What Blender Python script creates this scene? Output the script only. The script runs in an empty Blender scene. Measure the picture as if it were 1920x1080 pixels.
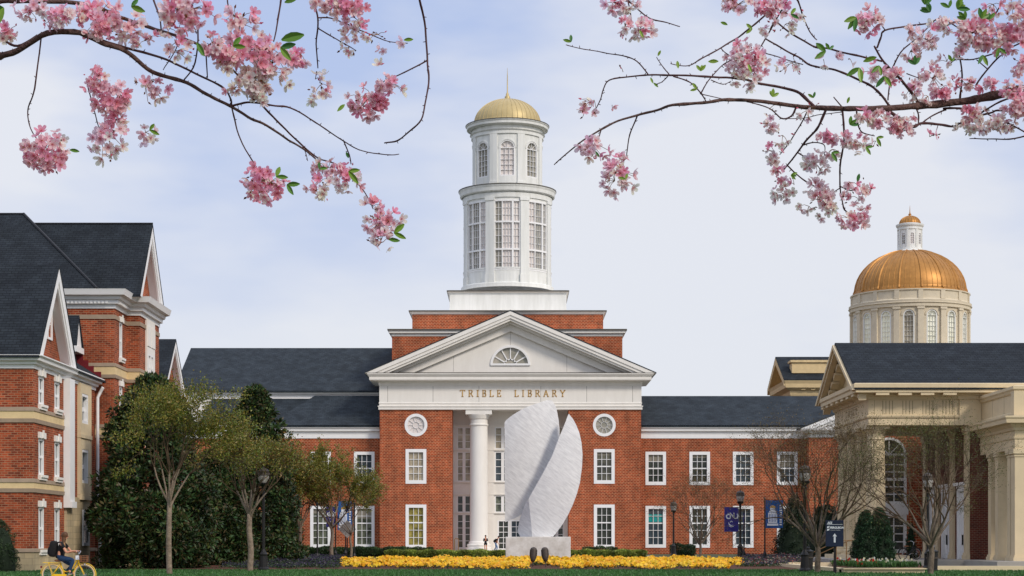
import bpy, bmesh, math, random
import numpy as np
from mathutils import Vector, Matrix, noise
R = math.radians; PI = math.pi; sin = math.sin; cos = math.cos
S = bpy.context.scene
COL = S.collection
# ---------------------------------------------------------------- camera
F = 3520.0; EYE = 1.37; HY = 1015.0
cd = bpy.data.cameras.new('camera'); cam = bpy.data.objects.new('camera', cd); COL.objects.link(cam)
cam.location = (0, 0, EYE); cam.rotation_euler = (R(90), 0, 0)
cd.sensor_width = 36; cd.lens = F/1920*36; cd.shift_y = (HY-540)/1920; cd.clip_start = .1; cd.clip_end = 6000
S.camera = cam
def px(x, Y): return (x-960)*Y/F
def pz(y, Y): return EYE+(HY-y)*Y/F
def P(x, y, Y): return Vector((px(x, Y), Y, pz(y, Y)))
# ---------------------------------------------------------------- sky, sun, exposure
SUN = Vector((.62, -.62, .62)).normalized()
w = bpy.data.worlds.new('World'); S.world = w; w.use_nodes = True
nt = w.node_tree; nt.nodes.clear(); N = nt.nodes.new; Lk = nt.links.new
out = N('ShaderNodeOutputWorld'); bg1 = N('ShaderNodeBackground'); bg2 = N('ShaderNodeBackground'); mx = N('ShaderNodeMixShader')
sky = N('ShaderNodeTexSky'); sky.sky_type = 'NISHITA'; sky.sun_disc = False
sky.sun_elevation = math.asin(SUN.z); sky.sun_rotation = math.atan2(SUN.x, SUN.y)
Lk(sky.outputs[0], bg1.inputs[0]); bg1.inputs[1].default_value = .1
tc = N('ShaderNodeTexCoord'); mp = N('ShaderNodeMapping'); mp.inputs['Scale'].default_value = (3.2, 1.2, 9); mp.inputs['Rotation'].default_value = (0, R(14), 0)
Lk(tc.outputs['Generated'], mp.inputs[0])
n1 = N('ShaderNodeTexNoise'); n1.inputs['Scale'].default_value = 1.0; n1.inputs['Detail'].default_value = 5; n1.inputs['Roughness'].default_value = .5
Lk(mp.outputs[0], n1.inputs['Vector'])
cr = N('ShaderNodeValToRGB'); cr.color_ramp.elements[0].position = .42; cr.color_ramp.elements[1].position = .58
cr.color_ramp.elements[0].color = (.46, .57, .86, 1); cr.color_ramp.elements[1].color = (.84, .855, .92, 1)
Lk(n1.outputs[0], cr.inputs[0])
sp = N('ShaderNodeSeparateXYZ'); Lk(tc.outputs['Generated'], sp.inputs[0])
mr = N('ShaderNodeMapRange'); mr.inputs['From Min'].default_value = .04; mr.inputs['From Max'].default_value = .22; Lk(sp.outputs['Z'], mr.inputs['Value'])
mr.inputs['To Min'].default_value = 0; mr.inputs['To Max'].default_value = .9
mxc = N('ShaderNodeMix'); mxc.data_type = 'RGBA'; Lk(mr.outputs[0], mxc.inputs['Factor'])
mxc.inputs['A'].default_value = (.80, .82, .89, 1); Lk(cr.outputs[0], mxc.inputs['B'])
mr2 = N('ShaderNodeMapRange'); mr2.inputs['From Min'].default_value = .3; mr2.inputs['From Max'].default_value = .8
mr2.inputs['To Min'].default_value = 1; mr2.inputs['To Max'].default_value = 1.4; Lk(sp.outputs['Z'], mr2.inputs['Value'])
Lk(mxc.outputs['Result'], bg2.inputs[0]); Lk(mr2.outputs[0], bg2.inputs[1])
mx.inputs[0].default_value = .9; Lk(bg1.outputs[0], mx.inputs[1]); Lk(bg2.outputs[0], mx.inputs[2]); Lk(mx.outputs[0], out.inputs[0])
sl = bpy.data.lights.new('sun', 'SUN'); sl.energy = 2.4; sl.angle = R(12); sl.color = (1, .91, .79)
so = bpy.data.objects.new('sun', sl); COL.objects.link(so); so.rotation_euler = (-SUN).to_track_quat('-Z', 'Y').to_euler()
S.view_settings.view_transform = 'Standard'; S.view_settings.look = 'None'; S.view_settings.gamma = 1; S.view_settings.exposure = 0
S.cycles.max_bounces = 6; S.cycles.transparent_max_bounces = 8
# ---------------------------------------------------------------- materials
def mat(name, c, rough=.8, var=.12, nscale=1.5, metal=0, bump=0, bscale=20, spec=.3, c2=None, emit=0, trans=0, stretch=None, attr=False, rot=None):
    m = bpy.data.materials.new(name); m.use_nodes = True; t = m.node_tree; b = t.nodes['Principled BSDF']
    b.inputs['Roughness'].default_value = rough; b.inputs['Metallic'].default_value = metal; b.inputs['Specular IOR Level'].default_value = spec
    ge = t.nodes.new('ShaderNodeNewGeometry'); vec = ge.outputs['Position']
    if rot:
        vr = t.nodes.new('ShaderNodeVectorRotate'); vr.rotation_type = 'Y_AXIS'; vr.inputs['Angle'].default_value = rot; t.links.new(vec, vr.inputs['Vector']); vec = vr.outputs[0]
    if stretch:
        q = t.nodes.new('ShaderNodeVectorMath'); q.operation = 'MULTIPLY'; q.inputs[1].default_value = stretch; t.links.new(vec, q.inputs[0]); vec = q.outputs[0]
    n = t.nodes.new('ShaderNodeTexNoise'); n.inputs['Scale'].default_value = nscale; n.inputs['Detail'].default_value = 6; n.inputs['Roughness'].default_value = .65
    t.links.new(vec, n.inputs['Vector'])
    r = t.nodes.new('ShaderNodeValToRGB'); r.color_ramp.elements[0].position = .3; r.color_ramp.elements[1].position = .7
    c2 = c2 or tuple(min(1, x*(1+var)) for x in c)
    r.color_ramp.elements[0].color = (*[x*(1-var) for x in c], 1); r.color_ramp.elements[1].color = (*c2, 1)
    t.links.new(n.outputs[0], r.inputs[0]); o = r.outputs[0]
    if attr:
        a = t.nodes.new('ShaderNodeAttribute'); a.attribute_name = 'Col'
        m2 = t.nodes.new('ShaderNodeMix'); m2.data_type = 'RGBA'; m2.blend_type = 'MULTIPLY'; m2.inputs['Factor'].default_value = 1
        t.links.new(o, m2.inputs['A']); t.links.new(a.outputs['Color'], m2.inputs['B']); o = m2.outputs['Result']
    t.links.new(o, b.inputs['Base Color'])
    if emit: t.links.new(o, b.inputs['Emission Color']); b.inputs['Emission Strength'].default_value = emit
    if bump:
        n2 = t.nodes.new('ShaderNodeTexNoise'); n2.inputs['Scale'].default_value = bscale; n2.inputs['Detail'].default_value = 4; t.links.new(vec, n2.inputs['Vector'])
        bp = t.nodes.new('ShaderNodeBump'); bp.inputs['Strength'].default_value = bump; bp.inputs['Distance'].default_value = .05
        t.links.new(n2.outputs[0], bp.inputs['Height']); t.links.new(bp.outputs[0], b.inputs['Normal'])
    if trans:
        tr = t.nodes.new('ShaderNodeBsdfTranslucent'); ms = t.nodes.new('ShaderNodeMixShader'); ms.inputs[0].default_value = trans
        t.links.new(o, tr.inputs[0]); t.links.new(b.outputs[0], ms.inputs[1]); t.links.new(tr.outputs[0], ms.inputs[2]); t.links.new(ms.outputs[0], t.nodes['Material Output'].inputs[0])
    return m
def wallvec(t):   # (distance along the wall, height): works on any upright face
    ge = t.nodes.new('ShaderNodeNewGeometry'); cr = t.nodes.new('ShaderNodeVectorMath'); cr.operation = 'CROSS_PRODUCT'; cr.inputs[0].default_value = (0, 0, 1)
    t.links.new(ge.outputs['True Normal'], cr.inputs[1]); nz = t.nodes.new('ShaderNodeVectorMath'); nz.operation = 'NORMALIZE'; t.links.new(cr.outputs[0], nz.inputs[0])
    d = t.nodes.new('ShaderNodeVectorMath'); d.operation = 'DOT_PRODUCT'; t.links.new(ge.outputs['Position'], d.inputs[0]); t.links.new(nz.outputs[0], d.inputs[1])
    s = t.nodes.new('ShaderNodeSeparateXYZ'); t.links.new(ge.outputs['Position'], s.inputs[0])
    c = t.nodes.new('ShaderNodeCombineXYZ'); t.links.new(d.outputs['Value'], c.inputs[0]); t.links.new(s.outputs['Z'], c.inputs[1])
    return c.outputs[0], ge
def brickmat(name, c1, c2, mortar, bw, bh, ms=.012, var=.25, bump=.3, rough=.85):
    m = bpy.data.materials.new(name); m.use_nodes = True; t = m.node_tree; b = t.nodes['Principled BSDF']; b.inputs['Roughness'].default_value = rough
    b.inputs['Specular IOR Level'].default_value = .2
    v, ge = wallvec(t)
    k = t.nodes.new('ShaderNodeTexBrick'); k.inputs['Scale'].default_value = 1; k.inputs['Brick Width'].default_value = bw; k.inputs['Row Height'].default_value = bh
    k.inputs['Mortar Size'].default_value = ms; k.inputs['Mortar Smooth'].default_value = .3; k.inputs['Bias'].default_value = -.1
    k.inputs['Color1'].default_value = (*c1, 1); k.inputs['Color2'].default_value = (*c2, 1); k.inputs['Mortar'].default_value = (*mortar, 1)
    t.links.new(v, k.inputs['Vector'])
    n = t.nodes.new('ShaderNodeTexNoise'); n.inputs['Scale'].default_value = .8; n.inputs['Detail'].default_value = 7; n.inputs['Roughness'].default_value = .7; t.links.new(ge.outputs['Position'], n.inputs['Vector'])
    r = t.nodes.new('ShaderNodeMapRange'); r.inputs['From Min'].default_value = .3; r.inputs['From Max'].default_value = .7; r.inputs['To Min'].default_value = 1-var; r.inputs['To Max'].default_value = 1+var
    t.links.new(n.outputs[0], r.inputs[0])
    q = t.nodes.new('ShaderNodeVectorMath'); q.operation = 'MULTIPLY'; q.inputs[1].default_value = (1.1, 1.1, .14); t.links.new(ge.outputs['Position'], q.inputs[0])
    n3 = t.nodes.new('ShaderNodeTexNoise'); n3.inputs['Scale'].default_value = 1; n3.inputs['Detail'].default_value = 5; t.links.new(q.outputs[0], n3.inputs['Vector'])
    r3 = t.nodes.new('ShaderNodeMapRange'); r3.inputs['From Min'].default_value = .32; r3.inputs['From Max'].default_value = .68; r3.inputs['To Min'].default_value = .78; r3.inputs['To Max'].default_value = 1.15; t.links.new(n3.outputs[0], r3.inputs[0])
    mu = t.nodes.new('ShaderNodeMath'); mu.operation = 'MULTIPLY'; t.links.new(r.outputs[0], mu.inputs[0]); t.links.new(r3.outputs[0], mu.inputs[1])
    x = t.nodes.new('ShaderNodeVectorMath'); x.operation = 'SCALE'; t.links.new(k.outputs['Color'], x.inputs[0]); t.links.new(mu.outputs[0], x.inputs['Scale'])
    t.links.new(x.outputs[0], b.inputs['Base Color'])
    bp = t.nodes.new('ShaderNodeBump'); bp.inputs['Strength'].default_value = bump; bp.inputs['Distance'].default_value = .02; bp.invert = True
    t.links.new(k.outputs['Fac'], bp.inputs['Height']); t.links.new(bp.outputs[0], b.inputs['Normal'])
    return m
def glassmat(name, c, c2, rough=.08, emit=0, scale=1.2, spec=.5):
    return mat(name, c, rough, 0, scale, spec=spec, c2=c2, emit=emit)
M = {}
M['brick'] = brickmat('brick', (.36, .060, .016), (.17, .026, .009), (.50, .27, .15), .34, .17, .020, .32)
M['brick2'] = brickmat('dorm_brick', (.36, .070, .025), (.13, .024, .012), (.34, .19, .11), .28, .105, .013, .32)
M['brick3'] = brickmat('shaded_brick', (.14, .030, .018), (.08, .018, .012), (.2, .12, .08), .28, .105, .014)  # darkened brick, portico shade put into the wall colour
M['white'] = mat('white_precast', (.75, .712, .655), .75, .03, 1.0, stretch=(1.2, 1.2, .3), c2=(.80, .765, .71))
M['trim'] = mat('white_paint', (.80, .79, .78), .5, .03, 2)
M['tower'] = mat('tower_white', (.66, .66, .62), .7, .04, 1.0, stretch=(1.5, 1.5, .2), c2=(.79, .79, .76))
M['joint'] = mat('stone_joint', (.36, .34, .31), .9, .1, 2)
M['slate'] = brickmat('slate_roof', (.032, .041, .050), (.022, .029, .037), (.012, .016, .02), .5, .17, .015, .3, bump=.6, rough=.8)
M['slateb'] = brickmat('dark_shingle', (.022, .028, .035), (.014, .018, .024), (.006, .008, .01), .34, .13, .013, .3, bump=.6, rough=.85)
M['metal_edge'] = mat('dark_metal_edge', (.09, .08, .065), .5, .2, 3)
M['gold'] = mat('gold_leaf', (.50, .39, .19), .5, .08, 1.5, metal=.25)
M['gold2'] = mat('orange_gold', (.41, .195, .05), .45, .16, 1.2, metal=.4)
M['lime'] = mat('limestone', (.64, .52, .335), .8, .07, 1.2, bump=.15, bscale=8)
M['chst'] = mat('chapel_stone', (.60, .52, .385), .8, .07, 1.2)
M['limed'] = mat('limestone_joint', (.30, .24, .15), .9, .1, 2)
M['cream'] = mat('cream_stone', (.66, .50, .27), .85, .1, 1.5, bump=.2, bscale=9)
M['taupe'] = mat('taupe_stone', (.33, .25, .18), .85, .12, 3)
M['ashlar'] = brickmat('ashlar_stone', (.52, .41, .25), (.42, .34, .22), (.34, .28, .18), .7, .3, .012, .18)
M['dgl'] = glassmat('dark_glass', (.012, .02, .018), (.06, .065, .05))
M['ygl'] = glassmat('lit_room_glass', (.03, .035, .012), (.42, .35, .10), emit=.06, scale=1.3)
M['rgl'] = glassmat('painted_reflection_glass', (.10, .07, .03), (.62, .54, .40), scale=.6, rough=.12)  # pale blotches are reflections painted into the pane colour
M['wgl'] = glassmat('pale_daylit_glass', (.60, .54, .51), (.74, .68, .64), scale=.5, rough=.25)  # paleness painted in for daylight showing through the tower windows
M['ggl'] = glassmat('tower_glass', (.17, .17, .13), (.42, .38, .32), scale=1.0)
M['dgl2'] = glassmat('dark_glass_two', (.008, .012, .012), (.16, .15, .10), scale=.7)
M['dgl3'] = glassmat('green_glass', (.012, .02, .014), (.20, .22, .16), scale=1.6)
M['bgl'] = glassmat('blue_glass', (.02, .035, .05), (.07, .09, .10))
M['tgl'] = glassmat('teal_blind', (.0, .25, .24), (.02, .32, .30))
M['black'] = mat('black_metal', (.012, .011, .011), .45, .2, 5)
M['bark'] = mat('cherry_bark', (.085, .045, .038), .8, .35, 30, bump=.5, bscale=60, c2=(.15, .085, .07))
M['twig'] = mat('cherry_twig', (.07, .028, .028), .7, .3, 30)
M['barkt'] = mat('tree_bark', (.19, .14, .10), .9, .3, 6, bump=.5, bscale=15, c2=(.30, .23, .17))
M['barkb'] = mat('brown_bark', (.10, .075, .052), .9, .35, 6, bump=.5, bscale=15, c2=(.22, .17, .125))
M['blind'] = mat('window_blind', (.22, .20, .16), .8, .05, 3)
M['cwg'] = glassmat('daylit_dome_glass', (.62, .60, .46), (.80, .78, .66), scale=.5, rough=.3, emit=.18)  # faint glow stands in for daylight passing through the drum
M['barkd'] = mat('dark_twig', (.075, .048, .028), .9, .3, 6)
M['petal'] = mat('petal', (1, 1, 1), .55, .0, 60, attr=True, trans=.5, spec=.15, c2=(.96, .94, .95))
M['leaf'] = mat('leaf', (1, 1, 1), .45, .1, 8, attr=True, trans=.2, spec=.35)
M['gloss'] = mat('glossy_leaf', (1, 1, 1), .5, .1, 8, attr=True, trans=.1, spec=.3)
M['stalk'] = mat('stalk', (.20, .10, .03), .7, .3, 40)
M['marble'] = mat('marble', (.62, .62, .63), .6, .05, 1.6, bump=.15, bscale=3, stretch=(1.0, 1.0, 5.5), c2=(.83, .83, .83), rot=R(-38))
M['marble2'] = mat('marble_base', (.56, .52, .46), .6, .12, 1.6, bump=.1, bscale=8, c2=(.78, .76, .73))
M['grass'] = mat('lawn', (.030, .085, .022), .9, .25, .9, c2=(.065, .14, .035))
M['earth'] = mat('ground_earth', (.06, .07, .035), .95, .2, .1)
M['mulch'] = mat('mulch', (.07, .026, .013), .95, .4, 8, bump=.5, bscale=20, c2=(.13, .05, .025))
M['pave'] = mat('concrete', (.36, .33, .29), .9, .12, 1)
M['yellow'] = mat('yellow_paint', (.78, .49, .01), .35, .04, 3, spec=.5)
M['cream_tyre'] = mat('cream_tyre', (.70, .50, .22), .7, .05, 10)
M['steel'] = mat('steel', (.5, .5, .5), .3, .05, 5, metal=1)
M['leather'] = mat('brown_leather', (.22, .09, .04), .5, .15, 20)
M['skin'] = mat('skin', (.55, .25, .15), .55, .06, 20)
M['cblack'] = mat('black_cloth', (.010, .009, .010), .9, .3, 20)
M['cdark'] = mat('charcoal_cloth', (.022, .018, .022), .9, .3, 20)
M['jeans'] = mat('blue_denim', (.012, .035, .085), .9, .25, 25)
M['ljeans'] = mat('light_denim', (.12, .20, .34), .9, .2, 25)
M['hairb'] = mat('brown_hair', (.045, .018, .009), .6, .3, 60, c2=(.16, .075, .03))
M['haird'] = mat('dark_hair', (.012, .007, .005), .6, .3, 60)
M['hairt'] = mat('blonde_hair_tips', (.28, .15, .06), .6, .25, 60)
M['navy'] = mat('navy_sign', (.010, .018, .045), .5, .05, 3)
M['blue'] = mat('royal_banner', (.035, .03, .22), .7, .12, 3)
M['blue2'] = mat('blue_banner', (.02, .10, .32), .7, .12, 3)
M['wht'] = mat('sign_white', (.75, .77, .80), .6, .02, 3)
M['globe'] = mat('lamp_globe', (.16, .14, .13), .15, .15, 8, spec=.6, c2=(.5, .47, .44))
M['bronze'] = mat('bronze_fixture', (.075, .06, .05), .5, .2, 10, metal=.3)
M['goldtx'] = mat('gilded_letter', (.56, .34, .11), .4, .05, 5, metal=.3)
M['redst'] = mat('red_flashing', (.15, .01, .015), .6, .1, 5)
M['rail'] = mat('brass_rail', (.30, .17, .07), .4, .1, 5, metal=.5)
# ---------------------------------------------------------------- objects
OFF = {}
def thing(name, label, cat, loc=(0, 0, 0), group=None, local=False):
    o = bpy.data.objects.new(name, None); COL.objects.link(o); o.location = loc; o.empty_display_size = .3
    o['label'] = label; o['category'] = cat
    if group: o['group'] = group
    OFF[o.name] = Vector((0, 0, 0)) if local else Vector(loc)
    return o
def link(name, me, parent, off=None):
    o = bpy.data.objects.new(name, me); COL.objects.link(o)
    if parent: o.parent = parent; OFF[o.name] = OFF[parent.name]
    return o
def tag(o, label=None, cat=None, group=None, kind=None):
    if label: o['label'] = label
    if cat: o['category'] = cat
    if group: o['group'] = group
    if kind: o['kind'] = kind
    return o
def ctree(o, parent=None):
    c = o.copy(); COL.objects.link(c); c.parent = parent; OFF[c.name] = OFF[o.name]
    for ch in list(o.children): ctree(ch, c)
    return c
class MB:
    def __init__(s): s.v = []; s.f = []; s.m = []; s.k = 0
    def face(s, pts, k=None):
        n = len(s.v); s.v += [tuple(p) for p in pts]; s.f.append(tuple(range(n, n+len(pts)))); s.m.append(s.k if k is None else k)
    def hexa(s, c, k=None):       # c: 8 corners, bottom ring then top ring
        n = len(s.v); s.v += [tuple(p) for p in c]
        for q in ((0, 3, 2, 1), (4, 5, 6, 7), (0, 1, 5, 4), (1, 2, 6, 5), (2, 3, 7, 6), (3, 0, 4, 7)):
            s.f.append(tuple(n+i for i in q)); s.m.append(s.k if k is None else k)
    def box(s, x0, x1, y0, y1, z0, z1, k=None):
        s.hexa([(x0, y0, z0), (x1, y0, z0), (x1, y1, z0), (x0, y1, z0), (x0, y0, z1), (x1, y0, z1), (x1, y1, z1), (x0, y1, z1)], k)
    def mbox(s, pt, u0, u1, z0, z1, d0, d1, k=None, seg=1):
        for i in range(seg):
            a = u0+(u1-u0)*i/seg; b = u0+(u1-u0)*(i+1)/seg
            s.hexa([pt(a, z0, d0), pt(b, z0, d0), pt(b, z0, d1), pt(a, z0, d1), pt(a, z1, d0), pt(b, z1, d0), pt(b, z1, d1), pt(a, z1, d1)], k)
    def arc(s, pt, cu, cz, r0, r1, a0, a1, d0, d1, n=10, k=None):
        for i in range(n):
            a = a0+(a1-a0)*i/n; b = a0+(a1-a0)*(i+1)/n
            q = lambda r, t, d: pt(cu+r*cos(t), cz+r*sin(t), d)
            s.hexa([q(r0, a, d0), q(r0, b, d0), q(r0, b, d1), q(r0, a, d1), q(r1, a, d0), q(r1, b, d0), q(r1, b, d1), q(r1, a, d1)], k)
    def tube(s, pts, rad, n=6, k=None, cap=True):
        pts = [Vector(p) for p in pts]; m = len(pts)
        if not hasattr(rad, '__len__'): rad = [rad]*m
        base = len(s.v); up = None
        for i in range(m):
            t = (pts[min(i+1, m-1)]-pts[max(i-1, 0)])
            if t.length < 1e-9: t = Vector((0, 0, 1))
            t.normalize()
            if up is None: up = t.orthogonal().normalized()
            up = (up-t*up.dot(t));
            up = up.normalized() if up.length > 1e-6 else t.orthogonal().normalized()
            sd = t.cross(up)
            for j in range(n):
                a = 2*PI*j/n; s.v.append(tuple(pts[i]+(up*cos(a)+sd*sin(a))*rad[i]))
        kk = s.k if k is None else k
        for i in range(m-1):
            for j in range(n):
                a = base+i*n+j; b = base+i*n+(j+1) % n; s.f.append((a, b, b+n, a+n)); s.m.append(kk)
        if cap:
            s.f.append(tuple(base+j for j in range(n-1, -1, -1))); s.m.append(kk)
            s.f.append(tuple(base+(m-1)*n+j for j in range(n))); s.m.append(kk)
    def lathe(s, prof, c, n=32, a0=0, a1=2*PI, k=None):
        base = len(s.v); full = abs(a1-a0-2*PI) < 1e-6; nn = n if full else n+1
        for r, z in prof:
            for j in range(nn):
                a = a0+(a1-a0)*j/n; s.v.append((c[0]+r*sin(a), c[1]-r*cos(a), z))
        kk = s.k if k is None else k
        for i in range(len(prof)-1):
            for j in range(n):
                a = base+i*nn+j; b = base+i*nn+((j+1) % nn if full else j+1); s.f.append((a, b, b+nn, a+nn)); s.m.append(kk)
    def sweep(s, path, prof, closed=True, k=None):
        # path: plan points counter-clockwise (outside to the right of travel); prof: (outset, z)
        n = len(path); rows = []
        for i in range(n):
            p = Vector(path[i]); 
            a = Vector(path[i-1]) if (closed or i > 0) else None; b = Vector(path[(i+1) % n]) if (closed or i < n-1) else None
            e1 = (p-a).normalized() if a is not None else None; e2 = (b-p).normalized() if b is not None else None
            e1 = e1 or e2; e2 = e2 or e1
            n1 = Vector((e1.y, -e1.x)); n2 = Vector((e2.y, -e2.x)); mm = (n1+n2).normalized(); mm = mm/max(.2, mm.dot(n1))
            rows.append([(p.x+mm.x*o, p.y+mm.y*o, z) for o, z in prof])
        base = len(s.v); q = len(prof)
        for r in rows: s.v += r
        kk = s.k if k is None else k
        for i in range(n if closed else n-1):
            j = (i+1) % n
            for t in range(q-1):
                s.f.append((base+i*q+t, base+j*q+t, base+j*q+t+1, base+i*q+t+1)); s.m.append(kk)
        if not closed:
            s.f.append(tuple(base+t for t in range(q))); s.m.append(kk); s.f.append(tuple(base+(n-1)*q+t for t in range(q-1, -1, -1))); s.m.append(kk)
    def wall(s, pt, u0, u1, z0, z1, holes=(), dep=.22, useg=None, k=0, kr=1):
        us = {u0, u1}; zs = {z0, z1}
        for h in holes: us |= {h[0], h[1]}; zs |= {h[2], h[3]}
        if useg:
            n = int(math.ceil((u1-u0)/useg)); us |= {u0+(u1-u0)*i/n for i in range(n+1)}
        us = sorted(us); zs = sorted(zs)
        for i in range(len(us)-1):
            if us[i+1]-us[i] < 1e-6: continue
            for j in range(len(zs)-1):
                cu = (us[i]+us[i+1])/2; cz = (zs[j]+zs[j+1])/2
                if any(h[0] < cu < h[1] and h[2] < cz < h[3] for h in holes): continue
                s.face([pt(us[i], zs[j], 0), pt(us[i+1], zs[j], 0), pt(us[i+1], zs[j+1], 0), pt(us[i], zs[j+1], 0)], k)
        for h in holes:
            a, b, c, d = h[:4]; ty = h[4] if len(h) > 4 else ''
            n = 14; r = (b-a)/2; cu = (a+b)/2; ring = []
            if ty == 'arch': ring = [(cu+r*cos(PI*i/n), d-r+r*sin(PI*i/n)) for i in range(n+1)]+[(a, c), (b, c)]
            elif ty == 'round': ring = [(cu+r*cos(2*PI*i/28), d-r+r*sin(2*PI*i/28)) for i in range(28)]
            elif ty == 'half': ring = [(cu+r*cos(PI*i/n), c+(d-c)*sin(PI*i/n)) for i in range(n+1)]
            else: ring = [(a, c), (b, c), (b, d), (a, d)]
            if ty in ('arch', 'half', 'round'):
                f = (lambda u: d-r+math.sqrt(max(0, r*r-(u-cu)**2))) if ty != 'half' else (lambda u: c+(d-c)*math.sqrt(max(0, 1-((u-cu)/r)**2)))
                g = lambda u: d-r-math.sqrt(max(0, r*r-(u-cu)**2))
                for i in range(n):
                    p = cu+r*cos(PI*(i+1)/n); q = cu+r*cos(PI*i/n)
                    s.face([pt(p, f(p), 0), pt(q, f(q), 0), pt(q, d, 0), pt(p, d, 0)], k)
                    if ty == 'round': s.face([pt(p, c, 0), pt(q, c, 0), pt(q, g(q), 0), pt(p, g(p), 0)], k)
            m = len(ring)
            for i in range(m):
                p, q = ring[i], ring[(i+1) % m]
                s.face([pt(p[0], p[1], 0), pt(q[0], q[1], 0), pt(q[0], q[1], dep), pt(p[0], p[1], dep)], kr)
    def build(s, name, mats, parent=None, smooth=False, fix=True):
        me = bpy.data.meshes.new(name); off = OFF[parent.name] if parent else Vector((0, 0, 0))
        me.from_pydata([(x-off.x, y-off.y, z-off.z) for x, y, z in s.v], [], s.f)
        if not isinstance(mats, (list, tuple)): mats = [mats]
        for q in mats: me.materials.append(M[q] if isinstance(q, str) else q)
        if len(mats) > 1: me.polygons.foreach_set('material_index', [min(i, len(mats)-1) for i in s.m])
        if smooth: me.polygons.foreach_set('use_smooth', [True]*len(s.f))
        me.update()
        if fix:
            bm = bmesh.new(); bm.from_mesh(me); bmesh.ops.remove_doubles(bm, verts=bm.verts, dist=1e-4) if fix == 2 else None
            bmesh.ops.recalc_face_normals(bm, faces=bm.faces); bm.to_mesh(me); bm.free()
        return link(name, me, parent)
def plane_pt(O, U):
    O = Vector(O); U = Vector(U).normalized(); Nn = Vector((U.y, -U.x, 0))
    return lambda u, z, d: O+U*u+Vector((0, 0, z))-Nn*d
def cyl_pt(c, Rr, a0=0):
    return lambda u, z, d: Vector((c[0]+(Rr-d)*sin(a0+u/Rr), c[1]-(Rr-d)*cos(a0+u/Rr), z))
def front(Y): return plane_pt((0, Y, 0), (1, 0, 0))
def quads(name, V, C, m, parent=None, k=4):
    """many small k-gons at once; V (n*k,3), C (n*k,3)"""
    V = np.asarray(V, dtype=np.float32).reshape(-1, 3); n = len(V)//k; me = bpy.data.meshes.new(name)
    off = OFF[parent.name] if parent else Vector((0, 0, 0)); V = V-np.array(off, dtype=np.float32)
    me.vertices.add(n*k); me.vertices.foreach_set('co', V.ravel()); me.loops.add(n*k); me.loops.foreach_set('vertex_index', np.arange(n*k, dtype=np.int32))
    me.polygons.add(n); me.polygons.foreach_set('loop_start', np.arange(0, n*k, k, dtype=np.int32)); me.polygons.foreach_set('loop_total', np.full(n, k, dtype=np.int32))
    me.materials.append(M[m]); me.update(calc_edges=True)
    a = me.color_attributes.new('Col', 'FLOAT_COLOR', 'POINT'); cc = np.ones((n*k, 4), dtype=np.float32); cc[:, :3] = np.asarray(C).reshape(-1, 3); a.data.foreach_set('color', cc.ravel())
    return link(name, me, parent)
def leaves(c, d, L, W, rng, fold=.0):
    """diamond leaves at c (n,3) along d (n,3)"""
    n = len(c); d = d/np.linalg.norm(d, axis=1, keepdims=True); r = rng.normal(size=(n, 3)); s = np.cross(d, r); s /= np.linalg.norm(s, axis=1, keepdims=True)
    L = np.broadcast_to(L, (n,))[:, None]; W = np.broadcast_to(W, (n,))[:, None]
    return np.stack([c, c+d*L*.5+s*W*.5, c+d*L, c+d*L*.5-s*W*.5], axis=1)
def smoothline(pts, k=4):
    pts = [Vector(p) for p in pts]; o = []
    if len(pts) < 3: return pts
    for i in range(len(pts)-1):
        p0 = pts[max(i-1, 0)]; p1 = pts[i]; p2 = pts[i+1]; p3 = pts[min(i+2, len(pts)-1)]
        for j in range(k):
            t = j/k; o.append(.5*((2*p1)+(p2-p0)*t+(2*p0-5*p1+4*p2-p3)*t*t+(3*p1-p0-3*p2+p3)*t**3))
    o.append(pts[-1]); return o
WR = random.Random(77)
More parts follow.
